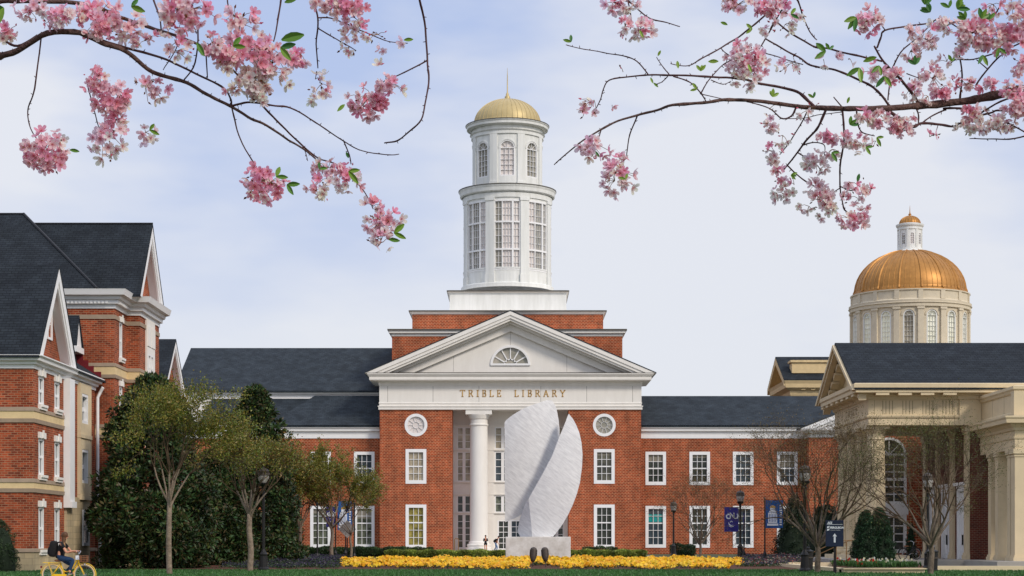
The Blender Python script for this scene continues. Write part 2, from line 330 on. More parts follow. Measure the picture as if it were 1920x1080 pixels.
def window(par, pt, u0, u1, z0, z1, cols, rows, glass='dgl', fw=.1, mid=None, ty='', d=.1, mw=.035, fm='trim', name='window', proud=.0, seg=1, label=None):
    b = MB(); D0 = -proud; D1 = d
    if glass == 'dgl': glass = WR.choice(['dgl', 'dgl', 'dgl2', 'dgl3', 'bgl'])
    r = (u1-u0)/2; cu = (u0+u1)/2
    if ty in ('round', 'half'):
        cz = z1-r if ty == 'round' else z0; hi = 2*PI if ty == 'round' else PI; zr = 1
        b.arc(pt, cu, cz, r-fw, r+(.05 if proud else 0), 0, hi, D0, D1, 28)
        b.arc(pt, cu, cz, r*.28, r*.28+mw, 0, hi, d*.5, d, 16)
        nn = 10 if ty == 'round' else 6
        for i in range(nn+(ty == 'half')):
            a = hi*i/nn; c, s_ = cos(a), sin(a); t = mw*.5
            q = lambda rr, o, dd: pt(cu+rr*c-o*s_, cz+rr*s_+o*c, dd)
            b.hexa([q(r*.28, -t, d*.5), q(r-fw, -t, d*.5), q(r-fw, -t, d), q(r*.28, -t, d), q(r*.28, t, d*.5), q(r-fw, t, d*.5), q(r-fw, t, d), q(r*.28, t, d)])
        if ty == 'half': b.mbox(pt, u0, u1, z0-.02, z0+fw, D0-.02, D1)
    else:
        zt = z1-r if ty == 'arch' else z1
        b.mbox(pt, u0, u0+fw, z0, zt, D0, D1); b.mbox(pt, u1-fw, u1, z0, zt, D0, D1); b.mbox(pt, u0+fw, u1-fw, z0, z0+fw*1.1, D0, D1, seg=seg)
        if ty == 'arch':
            b.arc(pt, cu, zt, r-fw, r, 0, PI, D0, D1, 14); b.mbox(pt, u0+fw, u1-fw, zt-mw, zt+mw, D0+.02, D1)
            for a in (R(45), R(90), R(135)):
                c, s_ = cos(a), sin(a); t = mw*.4; q = lambda rr, o, dd: pt(cu+rr*c-o*s_, zt+rr*s_+o*c, dd)
                b.hexa([q(0, -t, d*.5), q(r-fw, -t, d*.5), q(r-fw, -t, d), q(0, -t, d), q(0, t, d*.5), q(r-fw, t, d*.5), q(r-fw, t, d), q(0, t, d)])
        else: b.mbox(pt, u0+fw, u1-fw, z1-fw, z1, D0, D1, seg=seg)
        for i in range(1, cols):
            u = u0+fw+(u1-u0-2*fw)*i/cols; b.mbox(pt, u-mw/2, u+mw/2, z0+fw, zt-fw*(ty != 'arch'), d*.5, d)
        for i in range(1, rows):
            z = z0+fw+(zt-z0-2*fw)*i/rows; t = mw/2
            if mid and i == mid: t = mw*1.3
            b.mbox(pt, u0+fw, u1-fw, z-t, z+t, d*.45, d-.002, seg=seg)
    o = b.build(name, fm, par)
    if label: o['label'] = label
    g = MB()
    if ty == 'round': g.face([pt(cu+(r-fw*.5)*cos(2*PI*i/24), z1-r+(r-fw*.5)*sin(2*PI*i/24), d+.01) for i in range(24)])
    elif ty == 'half': g.face([pt(cu+(r-fw*.5)*cos(PI*i/16), z0+(r-fw*.5)*sin(PI*i/16), d+.01) for i in range(17)])
    elif ty == 'arch': g.face([pt(u0+fw*.5, z0+.02, d+.01), pt(u1-fw*.5, z0+.02, d+.01)]+[pt(cu+(r-fw*.5)*cos(PI*i/12), zt+(r-fw*.5)*sin(PI*i/12), d+.01) for i in range(13)])
    else:
        for i in range(seg):
            a = u0+fw*.5+(u1-u0-fw)*i/seg; c = u0+fw*.5+(u1-u0-fw)*(i+1)/seg
            g.face([pt(a, z0+.02, d+.01), pt(c, z0+.02, d+.01), pt(c, z1-.02, d+.01), pt(a, z1-.02, d+.01)])
    g.build('pane', glass, o, fix=False)
    if name == 'window' and cols == 3 and glass not in ('ygl', 'rgl') and WR.random() < .45:
        h = WR.choice([.18, .3, .45]); q = MB(); q.mbox(pt, u0+fw*.6, u1-fw*.6, z1-(z1-z0)*h, z1-fw*.6, d+.001, d+.006); q.build('blind', 'blind', o)
    return o
def gable(b, x0, x1, z, h, y0, y1, t=.25, k=None):   # roof with ridge along Y
    pass
def slab(b, pts, t, k=None):      # thick sheet: polygon pts extruded down by t
    n = len(pts); lo = [(p[0], p[1], p[2]-t) for p in pts]
    b.face(pts, k); b.face(lo[::-1], k)
    for i in range(n): j = (i+1) % n; b.face([lo[i], lo[j], pts[j], pts[i]], k)
# ================================================================ ground
def structure(o): o['kind'] = 'structure'; return o
b = MB(); b.face([(-2500, -200, 0), (2500, -200, 0), (2500, 4500, 0), (-2500, 4500, 0)]); structure(b.build('ground', 'earth', fix=False))
b = MB(); b.face([(-30, 60, .012), (60, 60, .012), (60, 88.6, .012), (-30, 88.6, .012)]); structure(b.build('lawn', 'grass', fix=False))
b = MB(); b.face([(-60, 54.5, .008), (60, 54.5, .008), (60, 59.6, .008), (-60, 59.6, .008)]); structure(b.build('path', 'pave', fix=False))
b = MB(); b.face([(-13, 168, .01), (13, 168, .01), (13, 203, .01), (-13, 203, .01)]); structure(b.build('plaza', 'pave', fix=False))
# mulch mound, rises gently away from the lawn
def mz(x, y): 
    t = min(1, max(0, (y-88.4)/36)); e = min(1, max(0, (13.8+abs(0)-abs(x-.3)*.95+3)/3)); return .03+.15*t*t*(3-2*t)*1.0
b = MB(); nx, ny = 60, 24
for j in range(ny+1):
    for i in range(nx+1):
        x = -19+41*i/nx; y = 88.4+50*(j/ny)**1.3+.25*sin(x*.9)*(j == 0); b.v.append((x, y, mz(x, y)))
for j in range(ny):
    for i in range(nx):
        a = j*(nx+1)+i; b.f.append((a, a+1, a+nx+2, a+nx+1)); b.m.append(0)
structure(b.build('flower_bed_soil', 'mulch', smooth=True, fix=False))
rg = np.random.default_rng(4)
def gz(y): return .012
# grass blades
n = 60000; x = rg.uniform(-24, 26, n); y = 66+22.7*rg.random(n)**.8; h = rg.uniform(.04, .10, n); a = rg.uniform(0, 6.28, n); w_ = rg.uniform(.02, .045, n)
c0 = np.stack([x, y, np.full(n, .012)], 1); s = np.stack([np.cos(a), np.sin(a), 0*a], 1)*w_[:, None]; tip = c0+np.stack([rg.normal(0, .03, n), rg.normal(0, .03, n), h], 1)
V = np.stack([c0-s, c0+s, tip], 1); gC = np.array([.055, .15, .035])*rg.uniform(.55, 1.35, (n, 1)); gC = np.repeat(gC[:, None], 3, 1)
o = quads('grass', V, gC, 'leaf', k=3); tag(o, 'short mown green grass of the front lawn', 'grass', kind='stuff')
# ================================================================ library
LX = -.17
lib = thing('brick_library', 'red brick library with white columned portico, pediment and round white tower under gold dome', 'library', (LX, 200, 0))
def X2(x): return (x-960)*200/F
FR = 1.37+(1015-768)*200/F      # underside of the entablature, 15.4
winY = 200.0
# front blocks with windows
for (xa, xb, xc) in ((712, 848, 780), (1066, 1202, 1133)):
    pt = front(winY); hs = []; hw = 19.5*200/F
    u = X2(xc)
    up = (u-hw, u+hw, pz(907, 200), pz(842, 200)); lo = (u-hw, u+hw, pz(1028, 200), pz(946, 200)); r = 20.5*200/F
    rd = (u-r, u+r, pz(797, 200)-r, pz(797, 200)+r, 'round'); hs = [up, lo, rd]
    b = MB(); b.wall(pt, X2(xa), X2(xb), 0, FR, hs, dep=.25)
    e = X2(xb) if xb == 848 else X2(xa); e2 = X2(xa) if xb == 848 else X2(xb)
    b.face([(e, 200, 0), (e, 203, 0), (e, 203, FR), (e, 200, FR)]); b.face([(e2, 200, 0), (e2, 206, 0), (e2, 206, FR), (e2, 200, FR)])
    # soldier course rings standing a little proud
    for (z0, z1) in ((up[3]+.02, up[3]+.36), (lo[3]+.02, lo[3]+.36)): b.mbox(pt, u-hw-.1, u+hw+.1, z0, z1, -.02, .0)
    b.arc(pt, u, pz(797, 200), r+.03, r+.36, 0, 2*PI, -.025, .0, 32)
    b.build('brick_wall', ['brick', 'trim'], lib)
    L = xa == 712
    window(lib, pt, *up, 3, 4, 'rgl' if L else 'dgl', fw=.34, mw=.05, mid=2, proud=.05, d=.16)
    window(lib, pt, *lo, 3, 5, 'ygl' if L else 'dgl', fw=.34, mw=.05, mid=3, proud=.05, d=.16)
    window(lib, pt, *rd[:4], 1, 1, 'wgl' if L else 'ggl', fw=.26, mw=.03, ty='round', proud=.05, d=.14, name='round_window')
# side walls and mass behind
b = MB(); b.box(-14, 13.7, 206, 232, 0, 17.2); b.build('rear_hall', 'brick', lib)
# recess back wall
Yb = 203.0; pt = front(Yb); q = Yb/F
def XB(x): return (x-960)*q
cols_ = [(857, 883), (928, 957), (957, 986), (1031, 1057)]
rows_ = [(842, 801), (903, 847), (961, 929), (1028, 964)]
hs = []
for (a, c) in cols_:
    for (zb, zt) in rows_: hs.append((XB(a), XB(c), pz(zb, Yb), pz(zt, Yb)))
doors = [(933, 955), (957, 979)]
hs = [h for h in hs if not (h[3] < pz(962, Yb)+.2 and h[0] > XB(900) and h[1] < XB(1000))]
dh = [(XB(a), XB(c), pz(1031, Yb), pz(975, Yb)) for a, c in doors]
b = MB(); b.wall(pt, XB(840), XB(1074), 0, FR+.3, hs+dh, dep=.3)
b.face([(XB(840), 199.9, FR+.2), (XB(1074), 199.9, FR+.2), (XB(1074), Yb, FR+.2), (XB(840), Yb, FR+.2)])
b.build('entrance_wall', ['white', 'trim'], lib)
b = MB()   # pilasters, panels, joints
for a, c in ((889, 893), (905, 926), (988, 1009), (1020, 1025)): b.mbox(pt, XB(a), XB(c), 0, FR, -.12, 0)
for yy in (797, 844, 904, 927, 962): b.mbox(pt, XB(848), XB(1066), pz(yy, Yb)-.05, pz(yy, Yb)+.05, -.16, 0)
b.build('pilaster', 'white', lib)
gl = {0: 'rgl', 1: 'bgl', 2: 'dgl', 3: 'dgl'}
for i, h in enumerate(hs):
    r = [k for k, (zb, zt) in enumerate(rows_) if abs(pz(zb, Yb)-h[2]) < .01][0]
    window(lib, pt, *h, 2, (3, 4, 2, 5)[r], gl[r] if not (r == 1 and h[0] < XB(880)) else 'rgl', fw=.1, mw=.06, d=.2)
    m_ = MB(); u = (h[0]+h[1])/2; m_.mbox(pt, u-.16, u+.16, h[2], h[3], .02, .3); m_.build('mullion', 'trim', lib)
for h in dh:
    o = window(lib, pt, *h, 2, 5, 'dgl', fw=.14, mw=.06, d=.2, name='door')
    m_ = MB(); m_.mbox(pt, h[1]-.2 if h[0] < XB(945) else h[0]+.12, h[1]-.14 if h[0] < XB(945) else h[0]+.18, .9, 1.5, -.06, -.02); m_.build('door_handle', 'rail', o)
# steps / plinth
b = MB(); b.box(XB(830), XB(1084), 198.2, 203, .0, .22); b.box(XB(836), XB(1078), 198.7, 203, .222, .34); b.build('entrance_step', 'white', lib)
# columns
for xc in (898, 1016):
    c = (px(xc, 200.9)-.0, 200.9); b = MB(); r0 = .98; r1 = .92; zt = FR
    pr = [(0, .34), (1.34, .34), (1.34, .72), (1.30, .76), (1.22, .80), (1.28, .88), (1.30, .98), (1.24, 1.08), (1.1, 1.12), (1.1, 1.25), (1.04, 1.32)]
    for i in range(17): t = i/16; pr.append((r0+(r1-r0)*t**1.6*1.0, 1.4+(zt-3.1)*t))
    z = zt-1.7+.0
    pr += [(r1, z), (r1+.10, z+.05), (r1+.10, z+.18), (r1, z+.22), (r1, z+.72), (r1+.10, z+.76), (r1+.12, z+.86), (r1+.28, z+1.1), (r1+.3, z+1.2)]
    b.lathe(pr, c, 40)
    o = b.build('column', 'white', lib, smooth=True)
    for pl in o.data.polygons: pl.use_smooth = True
    m = o.modifiers.new('e', 'EDGE_SPLIT'); m.split_angle = R(35)
    b = MB(); b.box(c[0]-1.4, c[0]+1.4, c[1]-1.0, c[1]+1.4, zt-.5, zt-.003); b.build('capital', 'white', o)
# entablature
E0, E1 = X2(712)-.04, X2(1202)+.04
z = lambda y: pz(y, 199.9)
b = MB(); b.box(E0, E1, 199.9, 206.5, FR, z(705)-.4)
b.build('frieze', 'white', lib)
b = MB(); path = [(E0, 206.5), (E0, 199.9), (E1, 199.9), (E1, 206.5)]
b.sweep(path, [(0, FR-.003), (.09, FR-.003), (.09, FR+.26), (.16, FR+.30), (.16, FR+.40), (0, FR+.42)], closed=False)
b.sweep(path, [(0, z(757)), (.05, z(757)), (.05, z(755)), (0, z(754))], closed=False)
b.sweep(path, [(0, z(723)), (.06, z(723)), (.09, z(718)), (.2, z(716.5)), (.2, z(715.5)), (.95, z(714.5)), (1.0, z(713)), (1.0, z(708)), (1.1, z(706)), (1.22, z(703)), (1.22, z(701.5)), (0, z(699))], closed=False)
b.build('cornice', 'white', lib)
b = MB()   # drip edges and panel joints
b.sweep(path, [(0, z(698.8)), (1.24, z(701.4)), (1.24, z(700.6)), (0, z(698))], closed=False)
b.build('drip_edge', 'metal_edge', lib)
pt = front(199.9)
for xx in (727, 812, 898, 1014, 1100, 1186): b = MB(); b.mbox(pt, X2(xx)-.025, X2(xx)+.025, z(756), z(724), -.004, 0); b.build('panel_joint', 'joint', lib)
for xx in (850, 957, 1063): b = MB(); b.mbox(front(200.45), X2(xx)-.02, X2(xx)+.02, z(696) if xx != 957 else z(650), z({850: 656, 957: 618, 1063: 656}[xx]), -.004, 0); b.build('panel_joint', 'joint', lib)
# pediment
Yf = 198.7; BZ = pz(699.5, Yf); AZ = pz(583, Yf); XL = px(684, Yf); XR = px(1230, Yf); XA = px(957, Yf)
b = MB(); pt = front(200.45); hwid = 2.1
lun = (XA-hwid+.0, XA+hwid, pz(685, 200.4), pz(685, 200.4)+1.98)
# tympanum as wall strips with half-round opening
TX = E1-XA; sl_ = (AZ-BZ-1.7)/TX
b.wall(pt, lun[0], lun[1], BZ-.2, lun[3]+.1, [lun+('half',)], dep=.2)
b.face([pt(E0, BZ-.2, 0), pt(lun[0], BZ-.2, 0), pt(lun[0], lun[3]+.1, 0), pt(XA-(AZ-1.4-lun[3]-.1)/sl_*1.0, lun[3]+.1, 0), pt(E0, BZ+.1, 0)])
b.face([pt(lun[1], BZ-.2, 0), pt(E1, BZ-.2, 0), pt(E1, BZ+.1, 0), pt(XA+(AZ-1.4-lun[3]-.1)/sl_, lun[3]+.1, 0), pt(lun[1], lun[3]+.1, 0)])
zz = lun[3]+.1; dx = (AZ-1.4-zz)/sl_
b.face([pt(XA-dx, zz, 0), pt(XA+dx, zz, 0), pt(XA, AZ-1.4, 0)])
b.build('tympanum', ['white', 'trim'], lib, fix=False)
window(lib, pt, *lun, 1, 1, 'ggl', fw=.2, mw=.12, ty='half', proud=.12, d=.15, name='fanlight')
# raking cornice: stepped bands
def rake(b, ya, yb, t0, t1, k=0):
    # band between vertical offsets t0 (upper) and t1 (lower) below the roof line; plan depth ya..yb
    for sx, XE in ((-1, XL), (1, XR)):
        sl = (AZ-BZ)/abs(XE-XA)
        def cut(t):   # where this line meets the base
            return XA+sx*(AZ-t-BZ)/sl
        p = [(XA, AZ-t0), (cut(t0), BZ), (cut(t1), BZ), (XA, AZ-t1)]
        c = [(x_, y_, z_) for y_ in (ya, yb) for x_, z_ in p]
        b.hexa(c, k)
b = MB(); rake(b, Yf, 206, .0, .42); rake(b, Yf+.1, 206, .42, .75); rake(b, Yf+.25, 206, .75, 1.0); rake(b, 199.55, 206, 1.0, 1.25); rake(b, 200.05, 206, 1.25, 2.0)
b.build('raking_cornice', 'white', lib)
b = MB()
for sx, XE in ((-1, XL), (1, XR)):
    b.hexa([(XE+sx*.05, Yf-.03, BZ-.02), (XA, Yf-.03, AZ+.003), (XA, 207.5, AZ+.003), (XE+sx*.05, 207.5, BZ-.02), (XE+sx*.05, Yf-.03, BZ+.08), (XA, Yf-.03, AZ+.12), (XA, 207.5, AZ+.12), (XE+sx*.05, 207.5, BZ+.08)])
b.build('portico_roof', 'slate', lib)
b = MB(); b.box(X2(762), X2(1154), 200.0, 200.46, BZ-.03, BZ+.16); b.build('sill', 'metal_edge', lib)
# attic tiers
TC = -.53
def tier(x0, x1, y0, y1, z0, z1, ov, zb, name, m='brick'):
    b = MB(); b.box(x0, x1, y0, y1, z0, zb); b.build(name, m, lib)
    p = [(x0, y0), (x1, y0), (x1, y1), (x0, y1)]
    b = MB(); h = z1-zb; b.sweep(p, [(0, zb-.02), (.05, zb-.02), (.05, zb+h*.3), (ov*.7, zb+h*.42), (ov*.75, zb+h*.75), (ov, z1-.1), (ov, z1), (0, z1+.06)]); b.face([(x0, y0, z1+.06), (x1, y0, z1+.06), (x1, y1, z1+.06), (x0, y1, z1+.06)])
    b.build('tier_cornice', 'white', lib)
    b = MB(); b.sweep(p, [(ov-.02, z1-.11), (ov+.03, z1-.11), (ov+.03, z1+.03), (0, z1+.085)]); b.build('drip_edge', 'metal_edge', lib)
tier(px(735, 204), px(1167, 204), 204, 228, 17, pz(618, 204), .45, pz(630, 204), 'attic_tier')
tier(px(773, 206.5), px(1131, 206.5), 206.5, 225.5, 24, pz(583, 206.5), .35, pz(589, 206.5), 'attic_tier')
tier(px(843, 209.7), px(1062, 209.7), 209.7, 222.7, 26, pz(545.5, 209.7), .28, pz(549, 209.7), 'tower_plinth', 'tower')
# ---- round tower
C = (TC, 216.0); k_ = 216/F
zf = lambda y: EYE+(HY-y)*k_
RL = 82*k_; ru = 65.5*k_
bays = [R(45)*i for i in range(-3, 4)]
tow = lib
def drum(Rr, z0, z1, holes_fn, name):
    b = MB()
    for a in [R(45)*i for i in range(8)]:
        pt = cyl_pt(C, Rr, a); hu = Rr*R(22.5)
        b.wall(pt, -hu, hu, z0, z1, holes_fn(), dep=.3, useg=Rr*R(4.5))
    b.build(name, ['tower', 'trim'], tow)
z0, z1 = zf(543), zf(384)
hw = RL*R(16.8); wz = (zf(516), zf(390))
drum(RL, z0, z1, lambda: [(-hw, hw, wz[0], wz[1])], 'tower_drum')
b = MB()
for i in range(8):
    a = R(45)*i+R(22.5); pt = cyl_pt(C, RL, a); h = RL*R(5.6)
    b.mbox(pt, -h, h, z0, z1, -.16, 0, seg=2); b.mbox(pt, -h-.06, h+.06, z0, z0+1.1, -.24, 0, seg=2); b.mbox(pt, -h-.07, h+.07, z1-.35, z1, -.24, 0, seg=2)
b.build('tower_pilaster', 'tower', tow)
b = MB(); zr = [z0+.02, z0+1.05]; b.lathe([(RL+.12, z0-.3), (RL+.3, z0-.3), (RL+.3, z0+.1), (RL+.2, z0+.2), (RL+.02, z0+.22)], C, 64); b.lathe([(RL, z0+1.75), (RL+.08, z0+1.75), (RL+.08, z0+1.9), (RL, z0+1.92)], C, 64)
b.build('tower_base_ring', 'tower', tow)
for i in range(-2, 3):
    pt = cyl_pt(C, RL, R(45)*i); g = ['ggl', 'ggl', 'wgl', 'wgl', 'ggl'][i+2]
    th = [wz[0], wz[0]+(wz[1]-wz[0])*.29, wz[0]+(wz[1]-wz[0])*.69, wz[1]]
    us = [-hw, -hw*.42, hw*.42, hw]
    fr = MB()
    for u in us: fr.mbox(pt, u-.1 if u > 0 else u, u+.1 if u < hw*.9 else u, wz[0], wz[1], -.02, .22)
    for t_ in th: fr.mbox(pt, -hw, hw, t_-.09, t_+.09, -.04, .2, seg=4)
    for ci, (ua, ub) in enumerate(((us[0]+.1, us[1]-.0), (us[1]+.1, us[2]-.1), (us[2], us[3]-.1))):
        nc = 3 if ci == 1 else 2
        for c in range(1, nc): u = ua+(ub-ua)*c/nc; fr.mbox(pt, u-.018, u+.018, wz[0], wz[1], .1, .2)
        for r_ in range(3):
            nr = (3, 4, 3)[r_]
            for c in range(1, nr): zz = th[r_]+(th[r_+1]-th[r_])*c/nr; fr.mbox(pt, ua, ub, zz-.018, zz+.018, .1, .19, seg=2)
    w_ = fr.build('tower_window', 'trim', tow)
    for ci, (ua, ub) in enumerate(((us[0], us[1]), (us[1], us[2]), (us[2], us[3]))):
        gb = MB(); 
        for s_ in range(3): a_ = ua+(ub-ua)*s_/3; c_ = ua+(ub-ua)*(s_+1)/3; gb.face([pt(a_, wz[0], .21), pt(c_, wz[0], .21), pt(c_, wz[1], .21), pt(a_, wz[1], .21)])
        gg = {-2: 'ggl', -1: 'ggl', 0: 'wgl', 1: 'ggl', 2: 'ggl'}[i]
        if i == 0 and ci == 0: gg = 'ggl'
        if i == -1 and ci == 2: gg = 'wgl'
        if i == 1 and ci == 0: gg = 'wgl'
        gb.build('pane', gg, w_, fix=False)
rc = 91*k_
b = MB(); b.lathe([(RL, z1-.01), (RL+.12, z1), (RL+.14, z1+.5), (RL+.08, z1+.55), (RL+.1, z1+1.0), (RL+.25, zf(374)), (rc-.15, zf(372)), (rc-.1, zf(366)), (rc, zf(363)), (rc, zf(361)), (ru+.3, zf(357))], C, 96); b.build('tower_cornice', 'tower', tow, smooth=False)
b = MB(); b.lathe([(rc-.02, zf(361.6)), (rc+.05, zf(361.6)), (rc+.05, zf(360)), (ru+.2, zf(356))], C, 96); b.build('drip_edge', 'metal_edge', tow)
# upper drum
u0, u1 = zf(358), zf(264); ww = ru*R(12.5); uw = (zf(342), zf(276))
drum(ru, u0, u1, lambda: [(-ww, ww, uw[0], uw[1], 'arch')], 'lantern_drum')
b = MB()
for i in range(8):
    a = R(45)*i+R(22.5); pt = cyl_pt(C, ru, a); h = ru*R(6.2)
    b.mbox(pt, -h, h, u0, u1, -.14, 0, seg=2); b.mbox(pt, -h-.04, h+.04, u0, u0+.4, -.2, 0, seg=2)
    b.arc(cyl_pt(C, ru, R(45)*i), 0, uw[1]-ww, ww+.02, ww+.16, 0, PI, -.06, 0, 14)
b.build('lantern_pilaster', 'tower', tow)
for i in range(-2, 3):
    window(tow, cyl_pt(C, ru, R(45)*i), -ww, ww, *uw, 3, 5, 'wgl' if i == 0 else 'ggl', fw=.12, mw=.04, ty='arch', name='arched_window', d=.2)
rt = 78*k_
b = MB(); b.lathe([(ru, u1), (ru+.14, u1+.02), (ru+.14, u1+.35), (ru+.3, u1+.5), (ru+.05, u1+.56), (ru+.06, u1+1.1), (ru+.25, zf(248)), (rt-.12, zf(246)), (rt-.1, zf(242)), (rt, zf(240)), (rt, zf(238.5)), (3.6, zf(235.5))], C, 96); b.build('lantern_cornice', 'tower', tow)
b = MB(); b.lathe([(rt-.02, zf(239)), (rt+.04, zf(239)), (rt+.04, zf(237.6)), (3.6, zf(235))], C, 96); b.build('drip_edge', 'metal_edge', tow)
def dome(Cc, rb, zb, zt, nr, name, m, par, big=()):
    b = MB(); H_ = zt-zb; pr = [(rb*1.02, zb), (rb*1.02, zb+H_*.05)]
    for i in range(25): a = PI/2*i/24; pr.append((max(.02, rb*cos(a)), zb+H_*.05+H_*.95*sin(a)))
    b.lathe(pr, Cc, 96); o = b.build(name, m, par, smooth=True)
    b = MB()
    for j in range(nr):
        a = 2*PI*j/nr; t = .035 if not (big and j % big[0] == 0) else .13
        pts = [(Cc[0]+(r+.02)*sin(a), Cc[1]-(r+.02)*cos(a), z_) for r, z_ in pr[1::2]]
        b.tube(pts, t, 4)
    b.build('dome_rib', m, o)
    return o
dm = dome(C, 62.5*k_, zf(237), zf(187), 40, 'gold_dome', 'gold', tow)
b = MB(); b.lathe([(.42, zf(188)), (.42, zf(186)), (.28, zf(184)), (.34, zf(182)), (.2, zf(180)), (.16, zf(176)), (.07, zf(173)), (.05, zf(145)), (.012, zf(127))], C, 12); b.build('finial', 'gold', dm, smooth=True)
# ---- stroke lettering
GL = {'T': [((0, 1), (.72, 1)), ((.36, 0), (.36, 1)), ((.22, 0), (.5, 0)), ((0, .86), (0, 1)), ((.72, .86), (.72, 1))],
 'R': [((.12, 0), (.12, 1)), ((0, 0), (.26, 0)), ((0, 1), (.4, 1), (.55, .9), (.58, .75), (.5, .6), (.38, .53), (.12, .53)), ((.34, .53), (.62, .06), (.72, 0))],
 'I': [((.14, 0), (.14, 1)), ((0, 0), (.28, 0)), ((0, 1), (.28, 1))],
 'B': [((.12, 0), (.12, 1)), ((0, 1), (.38, 1), (.5, .92), (.52, .77), (.44, .6), (.34, .54), (.12, .54)), ((.34, .54), (.5, .46), (.57, .28), (.5, .08), (.36, 0), (0, 0))],
 'L': [((.12, 0), (.12, 1)), ((0, 1), (.26, 1)), ((0, 0), (.56, 0), (.58, .2))],
 'E': [((.12, 0), (.12, 1)), ((0, 1), (.54, 1), (.54, .84)), ((0, 0), (.56, 0), (.58, .2)), ((.12, .53), (.42, .53)), ((.42, .42), (.42, .64))],
 'A': [((.04, 0), (.36, 1), (.68, 0)), ((.16, .36), (.56, .36)), ((-.04, 0), (.14, 0)), ((.56, 0), (.8, 0))],
 'Y': [((0, 1), (.34, .5), (.68, 1)), ((.34, 0), (.34, .5)), ((.2, 0), (.48, 0)), ((-.08, 1), (.12, 1)), ((.56, 1), (.76, 1))],
 'H': [((.12, 0), (.12, 1)), ((.62, 0), (.62, 1)), ((.12, .52), (.62, .52)), ((0, 0), (.24, 0)), ((0, 1), (.24, 1)), ((.5, 0), (.74, 0)), ((.5, 1), (.74, 1))],
 'S': [((.5, .82), (.42, .97), (.25, 1), (.08, .92), (.05, .75), (.15, .6), (.4, .46), (.52, .3), (.48, .1), (.3, 0), (.12, .03), (.02, .2))],
 'U': [((.1, 1), (.1, .3), (.2, .06), (.36, 0), (.52, .06), (.62, .3), (.62, 1)), ((0, 1), (.22, 1)), ((.52, 1), (.72, 1))]}
def letter(b, ch, pt, u, z0, h, th=.12, d0=-.04, d1=0):
    for st in GL[ch]:
        for i in range(len(st)-1):
            p = Vector(st[i])*h; q = Vector(st[i+1])*h; dr = (q-p).normalized(); nn = Vector((-dr.y, dr.x))
            hor = abs(dr.y) < .2; t = h*th*(.28 if hor else .5); e = dr*h*th*.2; p = p-e; q = q+e
            c = [p-nn*t, q-nn*t, q+nn*t, p+nn*t]
            b.hexa([pt(u+v.x, z0+v.y, d0) for v in c]+[pt(u+v.x, z0+v.y, d1) for v in c])
pt = front(199.9); hh = (743.6-731.8)*199.9/F
for word, x0, x1 in (('TRIBLE', 863, 939), ('LIBRARY', 965, 1059)):
    wd = {'T': .72, 'R': .7, 'I': .28, 'B': .57, 'L': .58, 'E': .58, 'A': .72, 'Y': .68}
    tot = sum(wd[c]*hh for c in word); a = px(x0, 199.9); gap = (px(x1, 199.9)-a-tot)/(len(word)-1)
    for c in word:
        b = MB(); letter(b, c, pt, a, pz(743.6, 199.9), hh, .16); b.build('letter', 'goldtx', lib); a += wd[c]*hh+gap
# ================================================================ wings
def wing_entab(b, x0, x1, Y, zt, zb, ov=.55, ends=True, ybk=4):
    h = zt-zb; path = [(x0, Y+ybk), (x0, Y), (x1, Y), (x1, Y+ybk)] if ends else [(x0, Y), (x1, Y)]
    b.sweep(path, [(0, zb), (.06, zb), (.06, zb+h*.30), (.10, zb+h*.45), (.12, zb+h*.50), (ov*.6, zb+h*.56), (ov*.66, zb+h*.75), (ov*.9, zb+h*.8), (ov, zb+h*.95), (ov, zt), (0, zt+.02)], closed=False)
Yw = 201.5; pt = front(Yw); qw = Yw/F
def XW(x): return (x-960)*qw
zt, zb = pz(798, Yw), pz(822, Yw)
lw = thing('library_wing', 'low red brick wing left of the portico, two slate roofs, half hidden by evergreens', 'building', (XW(520), Yw, 0))
rw = thing('library_wing', 'low red brick wing right of the portico with four pairs of white windows', 'building', (XW(1380), Yw, 0))
hs = []; ws = []
for xc in (518, 601, 683): ws += [(lw, xc)]
for xc in (1229.5, 1312, 1393.5, 1476): ws += [(rw, xc)]
H2 = lambda xc: [(XW(xc)-19.3*qw, XW(xc)+19.3*qw, pz(909.5, Yw), pz(847, Yw)), (XW(xc)-19.3*qw, XW(xc)+19.3*qw, pz(1027, Yw), pz(948.5, Yw))]
for wg, xa, xb in ((lw, 340, 712), (rw, 1202, 1660)):
    hl = sum([H2(x) for g, x in ws if g is wg], [])
    b = MB(); b.wall(pt, XW(xa)-.0, XW(xb), 0, zb+.1, hl, dep=.25)
    for h in hl: b.mbox(pt, h[0]-.1, h[1]+.1, h[3]+.02, h[3]+.36, -.02, 0)
    b.build('brick_wall', ['brick', 'trim'], wg)
    b = MB(); wing_entab(b, XW(xa), XW(xb), Yw, zt, zb, ends=False); b.build('cornice', 'trim', wg)
for i, (wg, xc) in enumerate(ws):
    h = H2(xc); gl1 = {683: 'bgl', 601: 'ygl'}.get(xc, 'dgl')
    window(wg, pt, *h[0], 3, 4, gl1, fw=.33, mw=.05, mid=2, proud=.05, d=.16)
    window(wg, pt, *h[1], 3, 5, 'dgl' if xc not in (1229.5, 1393.5) else 'bgl', fw=.33, mw=.05, mid=3, proud=.05, d=.16)
b = MB(); h = H2(1229.5)[1]; zz = h[3]-(h[3]-h[2])*.38; b.mbox(pt, h[0]+.33, h[1]-.33, zz, zz+.8, .163, .168); o = b.build('blind', 'tgl', rw)
